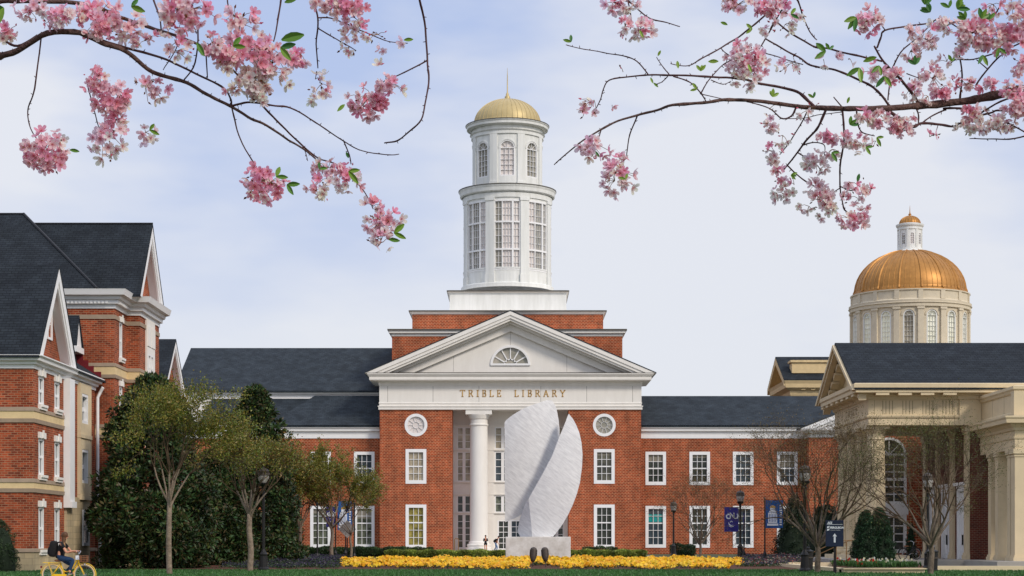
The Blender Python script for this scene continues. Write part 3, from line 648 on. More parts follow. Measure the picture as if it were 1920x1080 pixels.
# right roof
rY = 208.5; rz = pz(742.5, rY)
b = MB(); slab(b, [(XW(1202), Yw-.55, zt), (XW(1700), Yw-.55, zt), (XW(1700), rY, rz), (XW(1202), rY, rz)], .2); slab(b, [(XW(1202), rY, rz), (XW(1700), rY, rz), (XW(1700), 216, zt), (XW(1202), 216, zt)], .2); b.build('slate_roof', 'slate', rw)
b = MB(); b.box(XW(1202), XW(1204), Yw-.5, rY, 0, .2)
# pavilion with small pediment at the right end
Yp = 199.6; pp = front(Yp); a0 = px(1517, Yp); a1 = px(1790, Yp); am = (a0+a1)/2; zt2, zb2 = pz(797, Yp), pz(820, Yp)
b = MB(); b.wall(pp, a0, a1, 0, zb2+.1, []); b.face([(a0, Yp, 0), (a0, Yw+.2, 0), (a0, Yw+.2, zt2), (a0, Yp, zt2)]); b.build('pavilion_wall', 'brick', rw)
b = MB(); wing_entab(b, a0, a1, Yp, zt2-.5, zb2, ov=1.0); 
ze = zt2-.45; hx = (a1-a0)/2+1.05; hz = hx*.40
for sx in (-1, 1):
    for (t0, t1, yy) in ((0, .5, Yp-1.05), (.5, .8, Yp-.85), (.8, 1.2, Yp-.4)):
        c = []
        for y_ in (yy, Yp+6): c += [(am, y_, ze+hz-t0), (am+sx*hx*(1-t0/hz), y_, ze), (am+sx*hx*(1-t1/hz), y_, ze), (am, y_, ze+hz-t1)]
        b.hexa(c)
b.face([(am-hx*.9, Yp, ze), (am+hx*.9, Yp, ze), (am, Yp, ze+hz-.8)]); b.build('pavilion_pediment', 'trim', rw)
b = MB()
for sx in (-1, 1):
    b.hexa([(am, Yp-1.08, ze+hz+.003), (am+sx*(hx+.05), Yp-1.08, ze+.003), (am+sx*(hx+.05), rY-1, ze+.003), (am, rY-1, ze+hz+.003), (am, Yp-1.08, ze+hz+.1), (am+sx*(hx+.05), Yp-1.08, ze+.1), (am+sx*(hx+.05), rY-1, ze+.1), (am, rY-1, ze+hz+.1)])
b.build('pavilion_roof', 'slate', rw)
# left roofs
b = MB(); xh = XW(712); e = Yw-.55; tz = pz(742, 206)
slab(b, [(XW(500), e, zt), (xh, e, zt), (xh, 206, tz), (px(590, 206), 206, tz)], .2)
slab(b, [(XW(500), e, zt), (px(590, 206), 206, tz), (px(590, 206), 207, tz), (XW(500), 207, zt)], .2)
b.build('slate_roof', 'slate', lw)
b = MB(); e = 203.4; zt3 = pz(798, e); tz3 = pz(747.5, 206.3)
slab(b, [(px(372, e), e, zt3), (px(620, e), e, zt3), (px(620, 206.3), 206.3, tz3), (px(398, 206.3), 206.3, tz3)], .2)
slab(b, [(px(372, e), e, zt3), (px(398, 206.3), 206.3, tz3), (px(398, 206.3), 207, tz3), (px(372, e), 207, zt3)], .2); b.build('slate_roof', 'slate', lw)
Yu = 206.6; zt4, zb4 = pz(733, Yu), pz(748, Yu); x0, x1 = px(336, Yu), px(735, Yu)
b = MB(); b.box(x0, x1, Yu, 226, 0, zb4+.1); b.build('upper_wall', 'white', lw)
b = MB(); wing_entab(b, x0, x1, Yu, zt4, zb4, ov=.5, ybk=18); b.build('cornice', 'trim', lw)
yr = 216.5; zr4 = pz(652.5, yr)
b = MB(); ya = Yu-.55; yb_ = 226.4; xl = x0-.55; xr = -12.9; xv = px(358, yr)
slab(b, [(xl, ya, zt4), (xr, ya, zt4), (xr, yr, zr4), (xv, yr, zr4)], .2); slab(b, [(xl, yb_, zt4), (xl, ya, zt4), (xv, yr, zr4)], .2); slab(b, [(xr, yb_, zt4), (xl, yb_, zt4), (xv, yr, zr4), (xr, yr, zr4)], .2)
b.build('slate_roof', 'slate', lw)
# ================================================================ chapel with big dome, far right
CY = 240.0; kc = CY/F; cc = (px(1706, CY), CY); zc = lambda y: EYE+(HY-y)*kc
ch = thing('domed_chapel', 'cream stone chapel with large orange gold dome and small white lantern', 'chapel', (cc[0], CY, 0))
b = MB(); b.box(33, 70, 217, 240, 0, 17.2); b.box(40, 68, 240, 256, 0, 17.2); b.build('stone_hall', 'chst', ch)
b = MB(); b.box(42, 62, 231, 250, 17, 24); b.build('stone_hall', 'chst', ch)
Rc = 108*kc
b = MB()
wz0, wz1 = zc(660), zc(593); hw = Rc*R(5.4)
for i in range(16):
    pt = cyl_pt(cc, Rc, R(22.5)*i-R(13)); hu = Rc*R(11.25); b.wall(pt, -hu, hu, 22, zc(588), [(-hw, hw, wz0, wz1, 'arch')], dep=.35, useg=Rc*R(3.75))
b.build('drum', ['chst', 'chst'], ch)
b = MB()
for i in range(16):
    pt = cyl_pt(cc, Rc, R(22.5)*i-R(13)+R(11.25)); h = Rc*R(2.7); b.mbox(pt, -h, h, 22, zc(588), -.25, 0, seg=2); b.mbox(pt, -h-.1, h+.1, zc(592), zc(588), -.35, 0, seg=2)
    b.arc(cyl_pt(cc, Rc, R(22.5)*i-R(13)), 0, wz1-hw, hw+.03, hw+.22, 0, PI, -.08, 0, 14)
b.build('drum_pilaster', 'chst', ch)
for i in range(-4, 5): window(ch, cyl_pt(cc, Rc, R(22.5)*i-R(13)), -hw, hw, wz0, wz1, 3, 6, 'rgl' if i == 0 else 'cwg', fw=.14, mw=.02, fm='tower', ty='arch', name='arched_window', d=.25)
ra = 109*kc
b = MB(); b.lathe([(Rc, zc(588)), (Rc+.25, zc(587)), (Rc+.25, zc(582)), (Rc+.4, zc(580)), (112.5*kc, zc(579)), (113*kc, zc(575)), (ra, zc(573)), (ra-.05, zc(572)), (ra-.05, zc(558)), (ra+.1, zc(557)), (ra+.1, zc(555)), (6.5, zc(554))], cc, 96)
for i in range(16): a = R(22.5)*i-R(13)+R(11.25); b.mbox(cyl_pt(cc, ra, a), -.3, .3, zc(573), zc(556), -.08, .1)
b.build('drum_cornice', 'chst', ch)
b = MB(); rb = 103.5*kc
dm = dome(cc, rb, zc(556), zc(470), 64, 'gold_dome', 'gold2', ch, big=(4,))
b = MB(); zl = zc(474); rl = 22*kc
b.lathe([(2.0, zl-.5), (2.0, zl+.1), (rl+.1, zl+.25), (rl+.1, zl+.5), (rl, zl+.52)], cc, 32)
for i in range(8):
    pt = cyl_pt(cc, rl, R(45)*i); hu = rl*R(22.5); b.wall(pt, -hu, hu, zl+.4, zc(432), [(-.28, .28, zl+.9, zl+2.4, 'arch')], dep=.15, useg=.3)
    b.mbox(cyl_pt(cc, rl, R(45)*i+R(22.5)), -.12, .12, zl+.4, zc(432), -.08, 0)
b.lathe([(rl, zc(433)), (rl+.1, zc(432)), (rl+.1, zc(428)), (25.5*kc, zc(425)), (26*kc, zc(422)), (1.3, zc(420))], cc, 32)
lan = b.build('lantern', 'tower', ch)
for i in range(-2, 3): window(ch, cyl_pt(cc, rl, R(45)*i), -.28, .28, zl+.9, zl+2.4, 2, 4, 'ggl' if i else 'wgl', fw=.05, mw=.03, ty='arch', name='arched_window', d=.12)
sd = dome(cc, 19.5*kc, zc(421), zc(405), 24, 'lantern_dome', 'gold2', ch)
b = MB(); b.lathe([(.2, zc(406)), (.15, zc(403)), (.22, zc(402)), (.08, zc(400)), (.05, zc(396)), (.01, zc(385))], cc, 10); b.build('finial', 'gold2', sd)
# west pediment of the chapel
gx = px(1470, 215); ya, yb_ = 215, 229; ym = 222; zE = pz(711, 215); zR = pz(669, ym)
b = MB(); slab(b, [(gx, ya, zE), (70, ya, zE), (70, ym, zR), (gx, ym, zR)], .15); slab(b, [(gx, ym, zR), (70, ym, zR), (70, yb_, zE), (gx, yb_, zE)], .15); b.build('shingle_roof', 'slateb', ch)
b = MB()
for (a, c, s_) in ((ya, ym, 1), (yb_, ym, -1)):
    b.hexa([(gx-.02, a, zE-.16), (gx+.5, a, zE-.16), (gx+.5, c, zR-.16), (gx-.02, c, zR-.16), (gx-.02, a, zE-.75), (gx+.5, a, zE-.75), (gx+.5, c, zR-.95), (gx-.02, c, zR-.95)])
    b.hexa([(gx+.5, a+s_*.6, zE-.2), (gx+1.5, a+s_*.6, zE-.2), (gx+1.5, c, zR-.5), (gx+.5, c, zR-.5), (gx+.5, a+s_*.6, zE-.6), (gx+1.5, a+s_*.6, zE-.6), (gx+1.5, c, zR-1.0), (gx+.5, c, zR-1.0)])
b.face([(gx+1.4, ya, zE-.2), (gx+1.4, yb_, zE-.2), (gx+1.4, ym, zR-.2)])
b.sweep([(gx+1.2, yb_-.8), (gx+1.2, ya+1), (70, ya+1)], [(0, zE-2.8), (.1, zE-2.8), (.1, zE-2.4), (.4, zE-1.7), (.45, zE-1.3), (1.0, zE-.95), (1.05, zE-.5), (1.2, zE-.15), (0, zE-.05)], closed=False)
b.box(px(1484, 217), 60, 216.6, 218.5, pz(700, 217), pz(678, 217)); b.box(px(1481, 217), 60, 216.4, 218.7, pz(680, 217), pz(676, 217))
for i in range(12): b.box(gx+2+i*1.1, gx+2.5+i*1.1, ya+.2, ya+.8, zE-1.2, zE-.9)
b.build('pediment', 'cream', ch)  # warmer stone than the hall, standing in for golden light on it
# ================================================================ dormitories, left
def cornice_prof(zb, zt, ov):
    h = zt-zb; return [(0, zb), (.05, zb), (.05, zb+h*.25), (ov*.35, zb+h*.32), (ov*.38, zb+h*.5), (ov*.75, zb+h*.58), (ov*.8, zb+h*.8), (ov, zb+h*.92), (ov, zt), (0, zt+.01)]
def band(b, path, zb, zt):       # pale band between two dark stone courses
    h = zt-zb; b.k = 0; b.sweep(path, [(0, zb+.18), (.04, zb+.18), (.04, zt-.18), (0, zt-.18)], closed=False)
    b.k = 1; b.sweep(path, [(0, zb), (.06, zb), (.08, zb+.18), (0, zb+.18)], closed=False); b.sweep(path, [(0, zt-.18), (.08, zt-.18), (.06, zt), (0, zt)], closed=False); b.k = 0
def dwin(par, pt, u, w, z0, z1, head=True):
    o = window(par, pt, u-w/2, u+w/2, z0, z1, 2, 2, 'bgl', fw=.10, mw=.05, mid=1, d=.12)
    b = MB(); b.mbox(pt, u-w/2-.12, u+w/2+.12, z0-.24, z0-.003, -.14, 0); b.mbox(pt, u-w/2-.05, u+w/2+.05, z0-.12, z0-.004, -.2, -.14); b.build('stone_sill', 'white', o); b = MB()
    b.mbox(pt, u-w/2-.12, u+w/2+.12, z1+.003, z1+.28, -.09, 0); b.mbox(pt, u-.11, u+.11, z1+.02, z1+.38, -.13, -.09); b.build('stone_lintel', 'white', o)
def rakegable(par, x, y0, y1, zb, za, wallx, name='gable', side=1, ov=.35, t=.3):
    """steep gable whose face looks along +X; x is the plane of the rake"""
    ym = (y0+y1)/2
    b = MB()
    for (a, s_) in ((y0, 1), (y1, -1)):
        L = Vector((0, ym-a, za-zb)); nn = Vector((0, -L.z, L.y)).normalized()
        if s_ < 0: nn = Vector((0, L.z, -L.y)).normalized()
        w1 = .36
        inn = (ym-a)/(za-zb)
        for (xa, xb, o0, o1) in ((x-.06, x, 0, .55), (x-.16, x-.061, .55, .75), (wallx, x-.161, .0, .62)):
            c = []
            for xx in (xa, xb):
                c += [(xx, a+s_*o0, zb), (xx, ym, za-o0/abs(inn)), (xx, ym, za-o1/abs(inn)), (xx, a+s_*o1, zb)]
            b.hexa(c)
    b.build('rake_board', 'trim', par)
    b = MB(); b.face([(wallx, y0+.1, zb), (wallx, y1-.1, zb), (wallx, ym, za-.25)]); b.face([(wallx-.2, y0+.1, zb), (wallx-.2, y1-.1, zb), (wallx-.2, ym, za-.25)])
    b.build('gable_wall', 'brick2', par)
dA = thing('dormitory', 'red brick dormitory with banded walls and steep dark gable, nearest the cyclist', 'dormitory', (-21.68, 85, 0))
XA_ = -21.68; pS = plane_pt((XA_, 85, 0), (0, 1, 0)); pF = front(85)
sw = []
for yc in (86.45, 89.45):
    for (z0, z1) in ((.98, 2.95), (4.42, 6.1), (7.65, 8.95)): sw.append((yc-85, .98, z0, z1))
fw_ = []
b = MB(); b.wall(pS, 0, 6.0, 0, 9.3, [(u-w/2, u+w/2, a, c) for u, w, a, c in sw], dep=.2); b.wall(pS, 6.0, 12.6, 0, 9.3, [(9.1, 10.5, 7.3, 8.8), (9.1, 10.5, 4.3, 6.0), (9.1, 10.5, 1.15, 2.95)], dep=.2)
b.wall(pF, -34, XA_, 0, 9.3, []); b.face([(XA_, 97.6, 0), (-34, 97.6, 0), (-34, 97.6, 9.3), (XA_, 97.6, 9.3)]); b.build('brick_wall', ['brick2', 'trim'], dA)
for u, w, a, c in sw: dwin(dA, pS, u, w, a, c)
b = MB(); pth = [(-34, 85), (XA_, 85), (XA_, 90.7)]
band(b, pth, pz(923, 85), pz(897, 85)); band(b, pth, pz(792, 85), pz(763, 85)); b.k = 1
b.sweep([(-34, 85), (XA_, 85), (XA_, 97.6)], [(0, .85), (.12, .88), (.1, 1.02), (0, 1.04)], closed=False)
b.build('stone_band', ['cream', 'taupe'], dA)
b = MB(); b.sweep([(-34, 85), (XA_, 85), (XA_, 90.7)], [(0, 0), (.07, 0), (.07, .86), (0, .86)], closed=False)
b.mbox(pS, 5.9, 10.9, 0, 3.55, -.12, 0); b.build('stone_base', 'ashlar', dA)
b = MB()   # white bay, stone bay
b.mbox(pS, 5.75, 6.75, 3.3, 9.25, -.32, 0); b.mbox(pS, 5.75, 6.75, 3.0, 3.3, -.42, 0); b.build('white_bay', 'trim', dA)
b = MB()
b.wall(plane_pt((XA_+.14, 85, 0), (0, 1, 0)), 8.7, 11.0, 3.55, 9.3, [(9.1, 10.5, 7.3, 8.8), (9.1, 10.5, 4.3, 6.0)], dep=.15); b.mbox(pS, 8.62, 8.72, 3.71, 9.3, -.16, 0); b.mbox(pS, 10.98, 11.08, 3.71, 9.3, -.16, 0)
b.mbox(pS, 8.6, 11.1, 3.45, 3.7, -.22, 0); b.mbox(pS, 8.6, 11.1, 6.55, 6.75, -.2, 0); b.build('stone_bay', ['lime', 'lime'], dA)
for (z0, z1) in ((7.3, 8.8), (4.3, 6.0)): window(dA, pS, 9.1, 10.5, z0, z1, 2, 2, 'bgl', fw=.14, mw=.08, mid=1, d=.1, proud=.12)
window(dA, pS, 9.1, 10.5, 1.15, 2.95, 2, 2, 'bgl', fw=.14, mw=.08, mid=1, d=-.14, proud=.2)
b = MB(); b.sweep([(-34, 85), (XA_, 85), (XA_, 97.6)], cornice_prof(9.2, 9.78, .5), closed=False); b.build('cornice', 'trim', dA)
gx_ = -21.3; ymA = 88.95
rakegable(dA, gx_, 84.7, 91.9, 9.72, 14.3, XA_-.22)
b = MB(); ax = gx_+.02
zR = 14.36; zE = 9.76
slab(b, [(-36, 84.5, zE), (ax, 84.5, zE), (ax, 88.3, zR), (-36, 88.3, zR)], .12); slab(b, [(-36, 88.3, zR), (ax, 88.3, zR), (ax, 92.1, zE), (-36, 92.1, zE)], .12)
slab(b, [(-21.2, 92.0, zE), (-21.2, 98, zE-.02), (-22.8, 95, 10.9), (-22.8, 92.0, 10.9)], .12); slab(b, [(-34, 98, zE-.02), (-21.2, 98, zE-.02), (-22.8, 95, 10.9), (-34, 95, 10.9)], .12)
b.build('shingle_roof', 'slateb', dA)
window(dA, plane_pt((XA_-.2, 85, 0), (0, 1, 0)), 3.3, 4.2, 10.9, 12.4, 1, 2, 'bgl', fw=.1, proud=.06, d=.02)
b = MB(); xx = XA_+.25; b.tube([(-21.2, 97.3, 9.35), (-21.35, 97.35, 9.1), (xx-.05, 97.3, 8.8), (xx-.05, 97.3, 3.3), (xx+.08, 97.25, 3.1), (xx+.08, 97.2, .2)], .085, 8); b.build('downpipe', 'trim', dA)
b = MB()
for i in range(5): b.box(-22.6+.0, -21.4, 97.75+i*.02, 97.8+i*.02, 9.9+i*.0, 10.2+.0) if i == 0 else b.box(-22.6-.25*i, -21.5-.28*i, 97.75, 97.8, 9.9+.3*i, 10.2+.3*i)
b.build('stepped_flashing', 'redst', dA)
# second dormitory
dB = thing('dormitory', 'taller red brick dormitory behind the nearest one, thick white cornice, steep gable', 'dormitory', (-20.8, 98.2, 0))
b = MB(); w2 = [(0.6+1.0, .75, 11.1, 13.0), (1.6, .75, 8.0, 9.6), (1.6, .75, 4.7, 6.4)]
p1 = plane_pt((-20.8, 98.2, 0), (0, 1, 0)); p2 = plane_pt((-20.1, 101.3, 0), (0, 1, 0))
b.wall(front(98.2), -40, -20.8, 0, 13.7, []); b.wall(p1, 0, 3.1, 0, 13.7, [(u-w/2, u+w/2, a, c) for u, w, a, c in w2], dep=.2)
b.wall(front(101.3), -20.8, -20.1, 0, 13.7, [])
bw = (1.6, 3.9)
b.wall(p2, 0, 5.6, 0, 13.7, [(2.0, 3.5, 10.4, 12.0), (2.0, 3.5, 7.0, 9.3)], dep=.25)
b.face([(-20.1, 106.9, 0), (-40, 106.9, 0), (-40, 106.9, 14), (-20.1, 106.9, 14)]); b.build('brick_wall', ['brick2', 'trim'], dB)
for u, w, a, c in w2: dwin(dB, p1, u, w, a, c)
b = MB()
pp2 = plane_pt((-20.0, 101.3, 0), (0, 1, 0))
b.wall(pp2, 1.6, 3.9, 6.0, 13.6, [(2.0, 3.5, 9.0, 11.7)], dep=.2)
b.face([pp2(1.6, 6, 0), pp2(1.6, 13.6, 0), pp2(1.6, 13.6, .1), pp2(1.6, 6, .1)]); b.mbox(pp2, 1.7, 2.65, 12.1, 13.2, -.04, 0); b.mbox(pp2, 2.8, 3.8, 12.1, 13.2, -.04, 0); b.mbox(pp2, 1.6, 3.9, 8.5, 8.8, -.12, 0)
b.build('stone_bay', ['white', 'white'], dB)
window(dB, pp2, 2.0, 2.75, 9.0, 11.7, 2, 4, 'wgl', fw=.1, mid=2, d=.15); window(dB, pp2, 2.78, 3.5, 9.0, 11.7, 2, 4, 'wgl', fw=.1, mid=2, d=.15)
path = [(-40, 98.2), (-20.8, 98.2), (-20.8, 101.3), (-20.1, 101.3), (-20.1, 106.9)]
b = MB(); 
for y0, y1 in ((708, 680), (821, 795), (938, 912)): band(b, path, pz(y0, 98), pz(y1, 98))
b.k = 1; b.sweep(path, [(0, 13.0), (.05, 13.0), (.05, 13.22), (0, 13.22)], closed=False)
b.sweep(path, [(0, .8), (.1, .82), (.1, 1.0), (0, 1.0)], closed=False); b.build('stone_band', ['cream', 'taupe'], dB)
b = MB(); b.sweep(path, [(0, 0), (.07, 0), (.07, .8), (0, .8)], closed=False); b.build('stone_base', 'ashlar', dB)
b = MB(); b.sweep(path, [(0, 13.55), (.06, 13.55), (.06, 13.75), (.22, 13.78), (.22, 13.95), (.35, 14.0), (.4, 14.15), (.62, 14.2), (.7, 14.45), (.72, 14.5), (0, 14.52)], closed=False)
for i in range(60): b.box(-33+i*.2, -32.9+i*.2, 97.9, 98.0, 13.78, 13.9)
for i in range(15): b.box(-20.6, -20.5, 98.2+i*.2, 98.3+i*.2, 13.78, 13.9)
b.build('cornice', 'trim', dB)
rakegable(dB, -19.72, 99.6, 106.4, 14.4, 18.7, -20.1-.2)
b = MB(); ymB = 103.0; zRB = 18.78; ax = -19.7
slab(b, [(-27, 99.5, 14.45), (ax, 99.5, 14.45), (ax, ymB, zRB), (-27, ymB, zRB)], .12); slab(b, [(-27, ymB, zRB), (ax, ymB, zRB), (ax, 106.5, 14.45), (-27, 106.5, 14.45)], .12)
# hipped main roof
zL = pz(402, 103); e = 97.6; xe = -21.6; yr_ = 103; xr_ = px(44, 103)
slab(b, [(-45, e, 14.5), (xe, e, 14.5), (xr_, yr_, zL), (-45, yr_, zL)], .12); slab(b, [(xe, e, 14.5), (xe, 108, 14.5), (xr_, yr_, zL)], .12); slab(b, [(-45, yr_, zL), (xr_, yr_, zL), (xe, 108, 14.5), (-45, 108, 14.5)], .12)
b.build('shingle_roof', 'slateb', dB)
b = MB(); b.tube([(xe, e, 14.55), (xr_, yr_, zL+.05)], .07, 5); b.tube([(-45, yr_, zL+.04), (xr_, yr_, zL+.04)], .05, 5); b.tube([(-27, ymB, zRB+.03), (ax, ymB, zRB+.03)], .05, 5)
b.build('ridge_cap', 'black', dB)
# small dormer tip between the two
dm_ = MB(); slab(dm_, [(-23.6, 96.2, 11.4), (-22.3, 96.2, 11.4), (-22.35, 97.0, 13.05), (-23.6, 97.0, 13.05)], .1); slab(dm_, [(-23.6, 97.0, 13.05), (-22.35, 97.0, 13.05), (-22.3, 97.8, 11.4), (-23.6, 97.8, 11.4)], .1); dm_.build('dormer_roof', 'slateb', dA)
dm_ = MB(); dm_.face([(-22.4, 96.3, 11.4), (-22.4, 97.7, 11.4), (-22.4, 97.0, 12.9)]); dm_.box(-23.2, -22.3, 96.15, 97.85, 11.1, 11.4); dm_.build('dormer', 'trim', dA)
# third dormitory
dC = thing('dormitory', 'farthest dormitory, only a dark roof and white gable seen above the magnolia', 'dormitory', (-22.9, 121, 0))
b = MB(); b.box(-40, -22.9, 121.5, 128.5, 0, 11.2); b.build('brick_wall', 'brick2', dC)
b = MB(); b.sweep([(-40, 121.5), (-22.9, 121.5), (-22.9, 128.5)], cornice_prof(10.6, 11.3, .45), closed=False); b.build('cornice', 'trim', dC)
rakegable(dC, -22.4, 121.3, 128.9, 11.25, 14.75, -22.88)
b = MB(); slab(b, [(-40, 121.1, 11.25), (-22.38, 121.1, 11.25), (-22.38, 125.1, 14.85), (-40, 125.1, 14.85)], .12); slab(b, [(-40, 125.1, 14.85), (-22.38, 125.1, 14.85), (-22.38, 129.1, 11.25), (-40, 129.1, 11.25)], .12); b.build('shingle_roof', 'slateb', dC)
# ================================================================ arts centre, right
TZ = .32      # terrace level
b = MB(); b.box(18.6, 60, 104.5, 126, 0, TZ); b.box(25.2, 60, 97.5, 104.5, 0, TZ); structure(b.build('terrace', 'pave'))
ac = thing('arts_centre', 'cream limestone portico with fluted columns and dark gabled roof at the right edge', 'building', (20.4, 107.7, 0))
GX = 20.44; Y0, Y1 = 107.7, 118.9; zT = pz(740, 107.4); zB = 8.04
path = [(GX, Y1), (GX, Y0), (46, Y0)]
rev = path
b = MB()
b.box(GX, GX+1.15, Y0, Y1, zB, zT+.1); b.box(GX+1.15, 46, Y0, Y0+1.1, zB, zT+.1); b.box(GX+1.15, 27.8, Y1-1.1, Y1, zB, zT+.1)
b.box(GX+1.15, 27.8, Y0+1.1, Y1-1.1, zT-.2, zT+.1)   # ceiling
b.sweep(path, [(0, zB+.42), (.07, zB+.42), (.1, zB+.5), (.1, zB+.56), (0, zB+.58)], closed=False)
b.sweep(path, [(0, zT-.25), (.08, zT-.25), (.14, zT-.1), (.3, zT), (.3, zT+.07), (.88, zT+.09), (.9, zT+.3), (.98, zT+.36), (1.0, zT+.58), (.9, zT+.62), (0, zT+.63)], closed=False)
b.build('entablature', 'lime', ac)
b = MB()   # mutules and triglyph grooves
ptf = front(Y0); pts_ = plane_pt((GX, Y0, 0), (0, -1, 0))
for i in range(7): u = 21.1+i*1.28; b = MB(); b.mbox(ptf, u-.38, u+.38, zT-.06, zT+.085, -.84, -.1); b.build('mutule', 'lime', ac) if u < 26 else None
for i in range(7): u = -.5-i*1.75; b = MB(); b.mbox(pts_, u-.4, u+.4, zT-.06, zT+.085, -.84, -.1); b.build('mutule', 'lime', ac)
b = MB(); b.mbox(ptf, 25.65, 26.9, zB, zT-.02, -.12, 0); b.mbox(ptf, 25.55, 27.0, zT-.25, zT-.02, -.2, -.12)
b.build('corner_block', 'lime', ac)
b = MB()
for i in range(4):
    for o_ in (-.28, -.1, .1, .28): u = 21.55+i*1.15; b.mbox(ptf, u+o_-.02, u+o_+.02, zB+.62, zT-.32, -.006, 0)
for xx in (GX+.35, 24.2): b.mbox(ptf, xx-.012, xx+.012, zB, zT-.3, -.004, 0)
for yy in (-2.6, -8.4): b.mbox(pts_, yy-.012, yy+.012, zB+.6, zT-.3, -.004, 0)
for a, c, z0, z1 in ((-7.9, -3.1, zB+.72, zB+.75), (-7.9, -3.1, zB+1.3, zB+1.33)): b.mbox(pts_, a, c, z0, z1, -.006, 0)
b.build('frieze_groove', 'limed', ac)
hh = .36; u = -7.0
b = MB()
for wd_ in ('THE', 'ARTS'):
    for c in wd_: letter(b, c, pts_, u, zB+.85, hh, .16, -.012, 0); u += .5
    u += .25
b.build('frieze_lettering', 'limed', ac)
# fluted columns
def fcol(c, r, z0, z1, par, nfl=20):
    b = MB(); n = nfl*4; rows = [(1.0, z0+.35)]; H_ = z1-z0-.35-.75
    for i in range(9): t = i/8; rows.append((1-.14*t**1.5, z0+.42+H_*t))
    for s_, z in rows:
        for j in range(n):
            a = 2*PI*j/n; fl = 1-.055*(abs(sin(nfl*a/2)) > .62)*1.0; b.v.append((c[0]+r*s_*fl*sin(a), c[1]-r*s_*fl*cos(a), z))
    for i in range(len(rows)-1):
        for j in range(n): a = i*n+j; d = i*n+(j+1) % n; b.f.append((a, d, d+n, a+n)); b.m.append(0)
    rt = r*.86
    b.lathe([(r*.9, z0), (r*1.22, z0), (r*1.24, z0+.12), (r*1.18, z0+.2), (r*1.08, z0+.22), (r*1.1, z0+.32), (r*.98, z0+.38)], c, 32)
    b.lathe([(rt*.98, z1-.82), (rt*1.06, z1-.78), (rt*1.02, z1-.7), (rt, z1-.68), (rt*1.0, z1-.45), (rt*1.1, z1-.42), (rt*1.32, z1-.24), (rt*1.32, z1-.2)], c, 32)
    b.box(c[0]-rt*1.38, c[0]+rt*1.38, c[1]-rt*1.38, c[1]+rt*1.38, z1-.2, z1-.002); b.box(c[0]-r*1.3, c[0]+r*1.3, c[1]-r*1.3, c[1]+r*1.3, z0-.1, z0+.003)
    return b.build('column', 'lime', par)
b = MB(); b.box(GX-.5, GX+2.2, Y0-.8, Y1+.8, TZ, TZ+.25); b.build('plinth', 'lime', ac)
for y in (108.65, 111.85, 115.0, 118.1): fcol((21.05, y), .58, TZ+.35, zB, ac)
# roof and gable
RX = px(1562, 113.4); zE = pz(727, 107.0); zR = pz(643, 113.4)
b = MB(); slab(b, [(RX+.1, 106.75, zE), (48, 106.75, zE), (48, 113.35, zR), (RX+.1, 113.35, zR)], .12); slab(b, [(RX+.1, 113.35, zR), (48, 113.35, zR), (48, 119.95, zE), (RX+.1, 119.95, zE)], .12); b.build('shingle_roof', 'slateb', ac)
b = MB()
for a, s_ in ((106.75, 1), (119.95, -1)):
    sl = (zR-zE)/6.6
    def rk(x0, x1, o0, o1, a=a, s_=s_, sl=sl):
        c = []
        for xx in (x0, x1): c += [(xx, a+s_*o0, zE-.13), (xx, 113.35, zR-.13-o0*sl), (xx, 113.35, zR-.13-o1*sl), (xx, a+s_*o1, zE-.13)]
        b.hexa(c)
    rk(RX-.05, RX+.25, 0, .5); rk(RX+.05, RX+.4, .5, .9); rk(RX+.25, GX+.4, .35, .6); rk(GX-.2, GX+.3, .9, 1.5)
    for i in range(6):
        t = .12+i*.14; yy = a+s_*6.6*t; zz = zE+(zR-zE)*t-.42; b.hexa([(RX+.4, yy-.33, zz-.5-.16*s_*1), (GX-.2, yy-.33, zz-.5-.16*s_), (GX-.2, yy+.33, zz-.5+.16*s_), (RX+.4, yy+.33, zz-.5+.16*s_), (RX+.4, yy-.33, zz-.2), (GX-.2, yy-.33, zz-.2), (GX-.2, yy+.33, zz-.2), (RX+.4, yy+.33, zz-.2)])
b.face([(GX+.1, 106.9, zE-.3), (GX+.1, 119.8, zE-.3), (GX+.1, 113.35, zR-.5)])
b.build('pediment', 'lime', ac)
# facade behind the portico, faces left; white doors
FX = 26.3; pd = plane_pt((FX, 107.9, 0), (0, -1, 0))
drs = [(-2.6, -.9), (-6.6, -4.9), (-10.4, -8.9)]
b = MB(); b.wall(pd, -12.5, 0, TZ, zT, [(a, c, TZ, 4.3) for a, c in drs], dep=.3); b.wall(front(107.9), FX, 27.9, TZ, zT, []); b.build('brick_wall', ['brick3', 'trim'], ac)
for a, c in drs:
    d_ = MB(); d_.mbox(pd, a, c, TZ, 4.25, .1, .2)
    for z0, z1 in ((.6, 1.5), (1.75, 2.9), (3.1, 4.0)):
        for q0, q1 in ((a+.12, (a+c)/2-.08), ((a+c)/2+.08, c-.12)): d_.mbox(pd, q0, q1, z0+TZ-.3, z1+TZ-.3, .06, .1)
    dd = d_.build('door', 'trim', ac); h = MB(); h.mbox(pd, (a+c)/2-.03, (a+c)/2+.03, 1.15, 1.75, -.03, .06); h.build('door_handle', 'black', dd)
    fr = MB(); fr.mbox(pd, a-.2, a, TZ, 4.3, -.08, 0); fr.mbox(pd, c, c+.2, TZ, 4.3, -.08, 0); fr.mbox(pd, a-.2, c+.2, 4.3, 4.62, -.1, 0); fr.mbox(pd, a-.32, c+.32, 4.62, 4.8, -.28, 0); fr.build('door_frame', 'trim', dd)
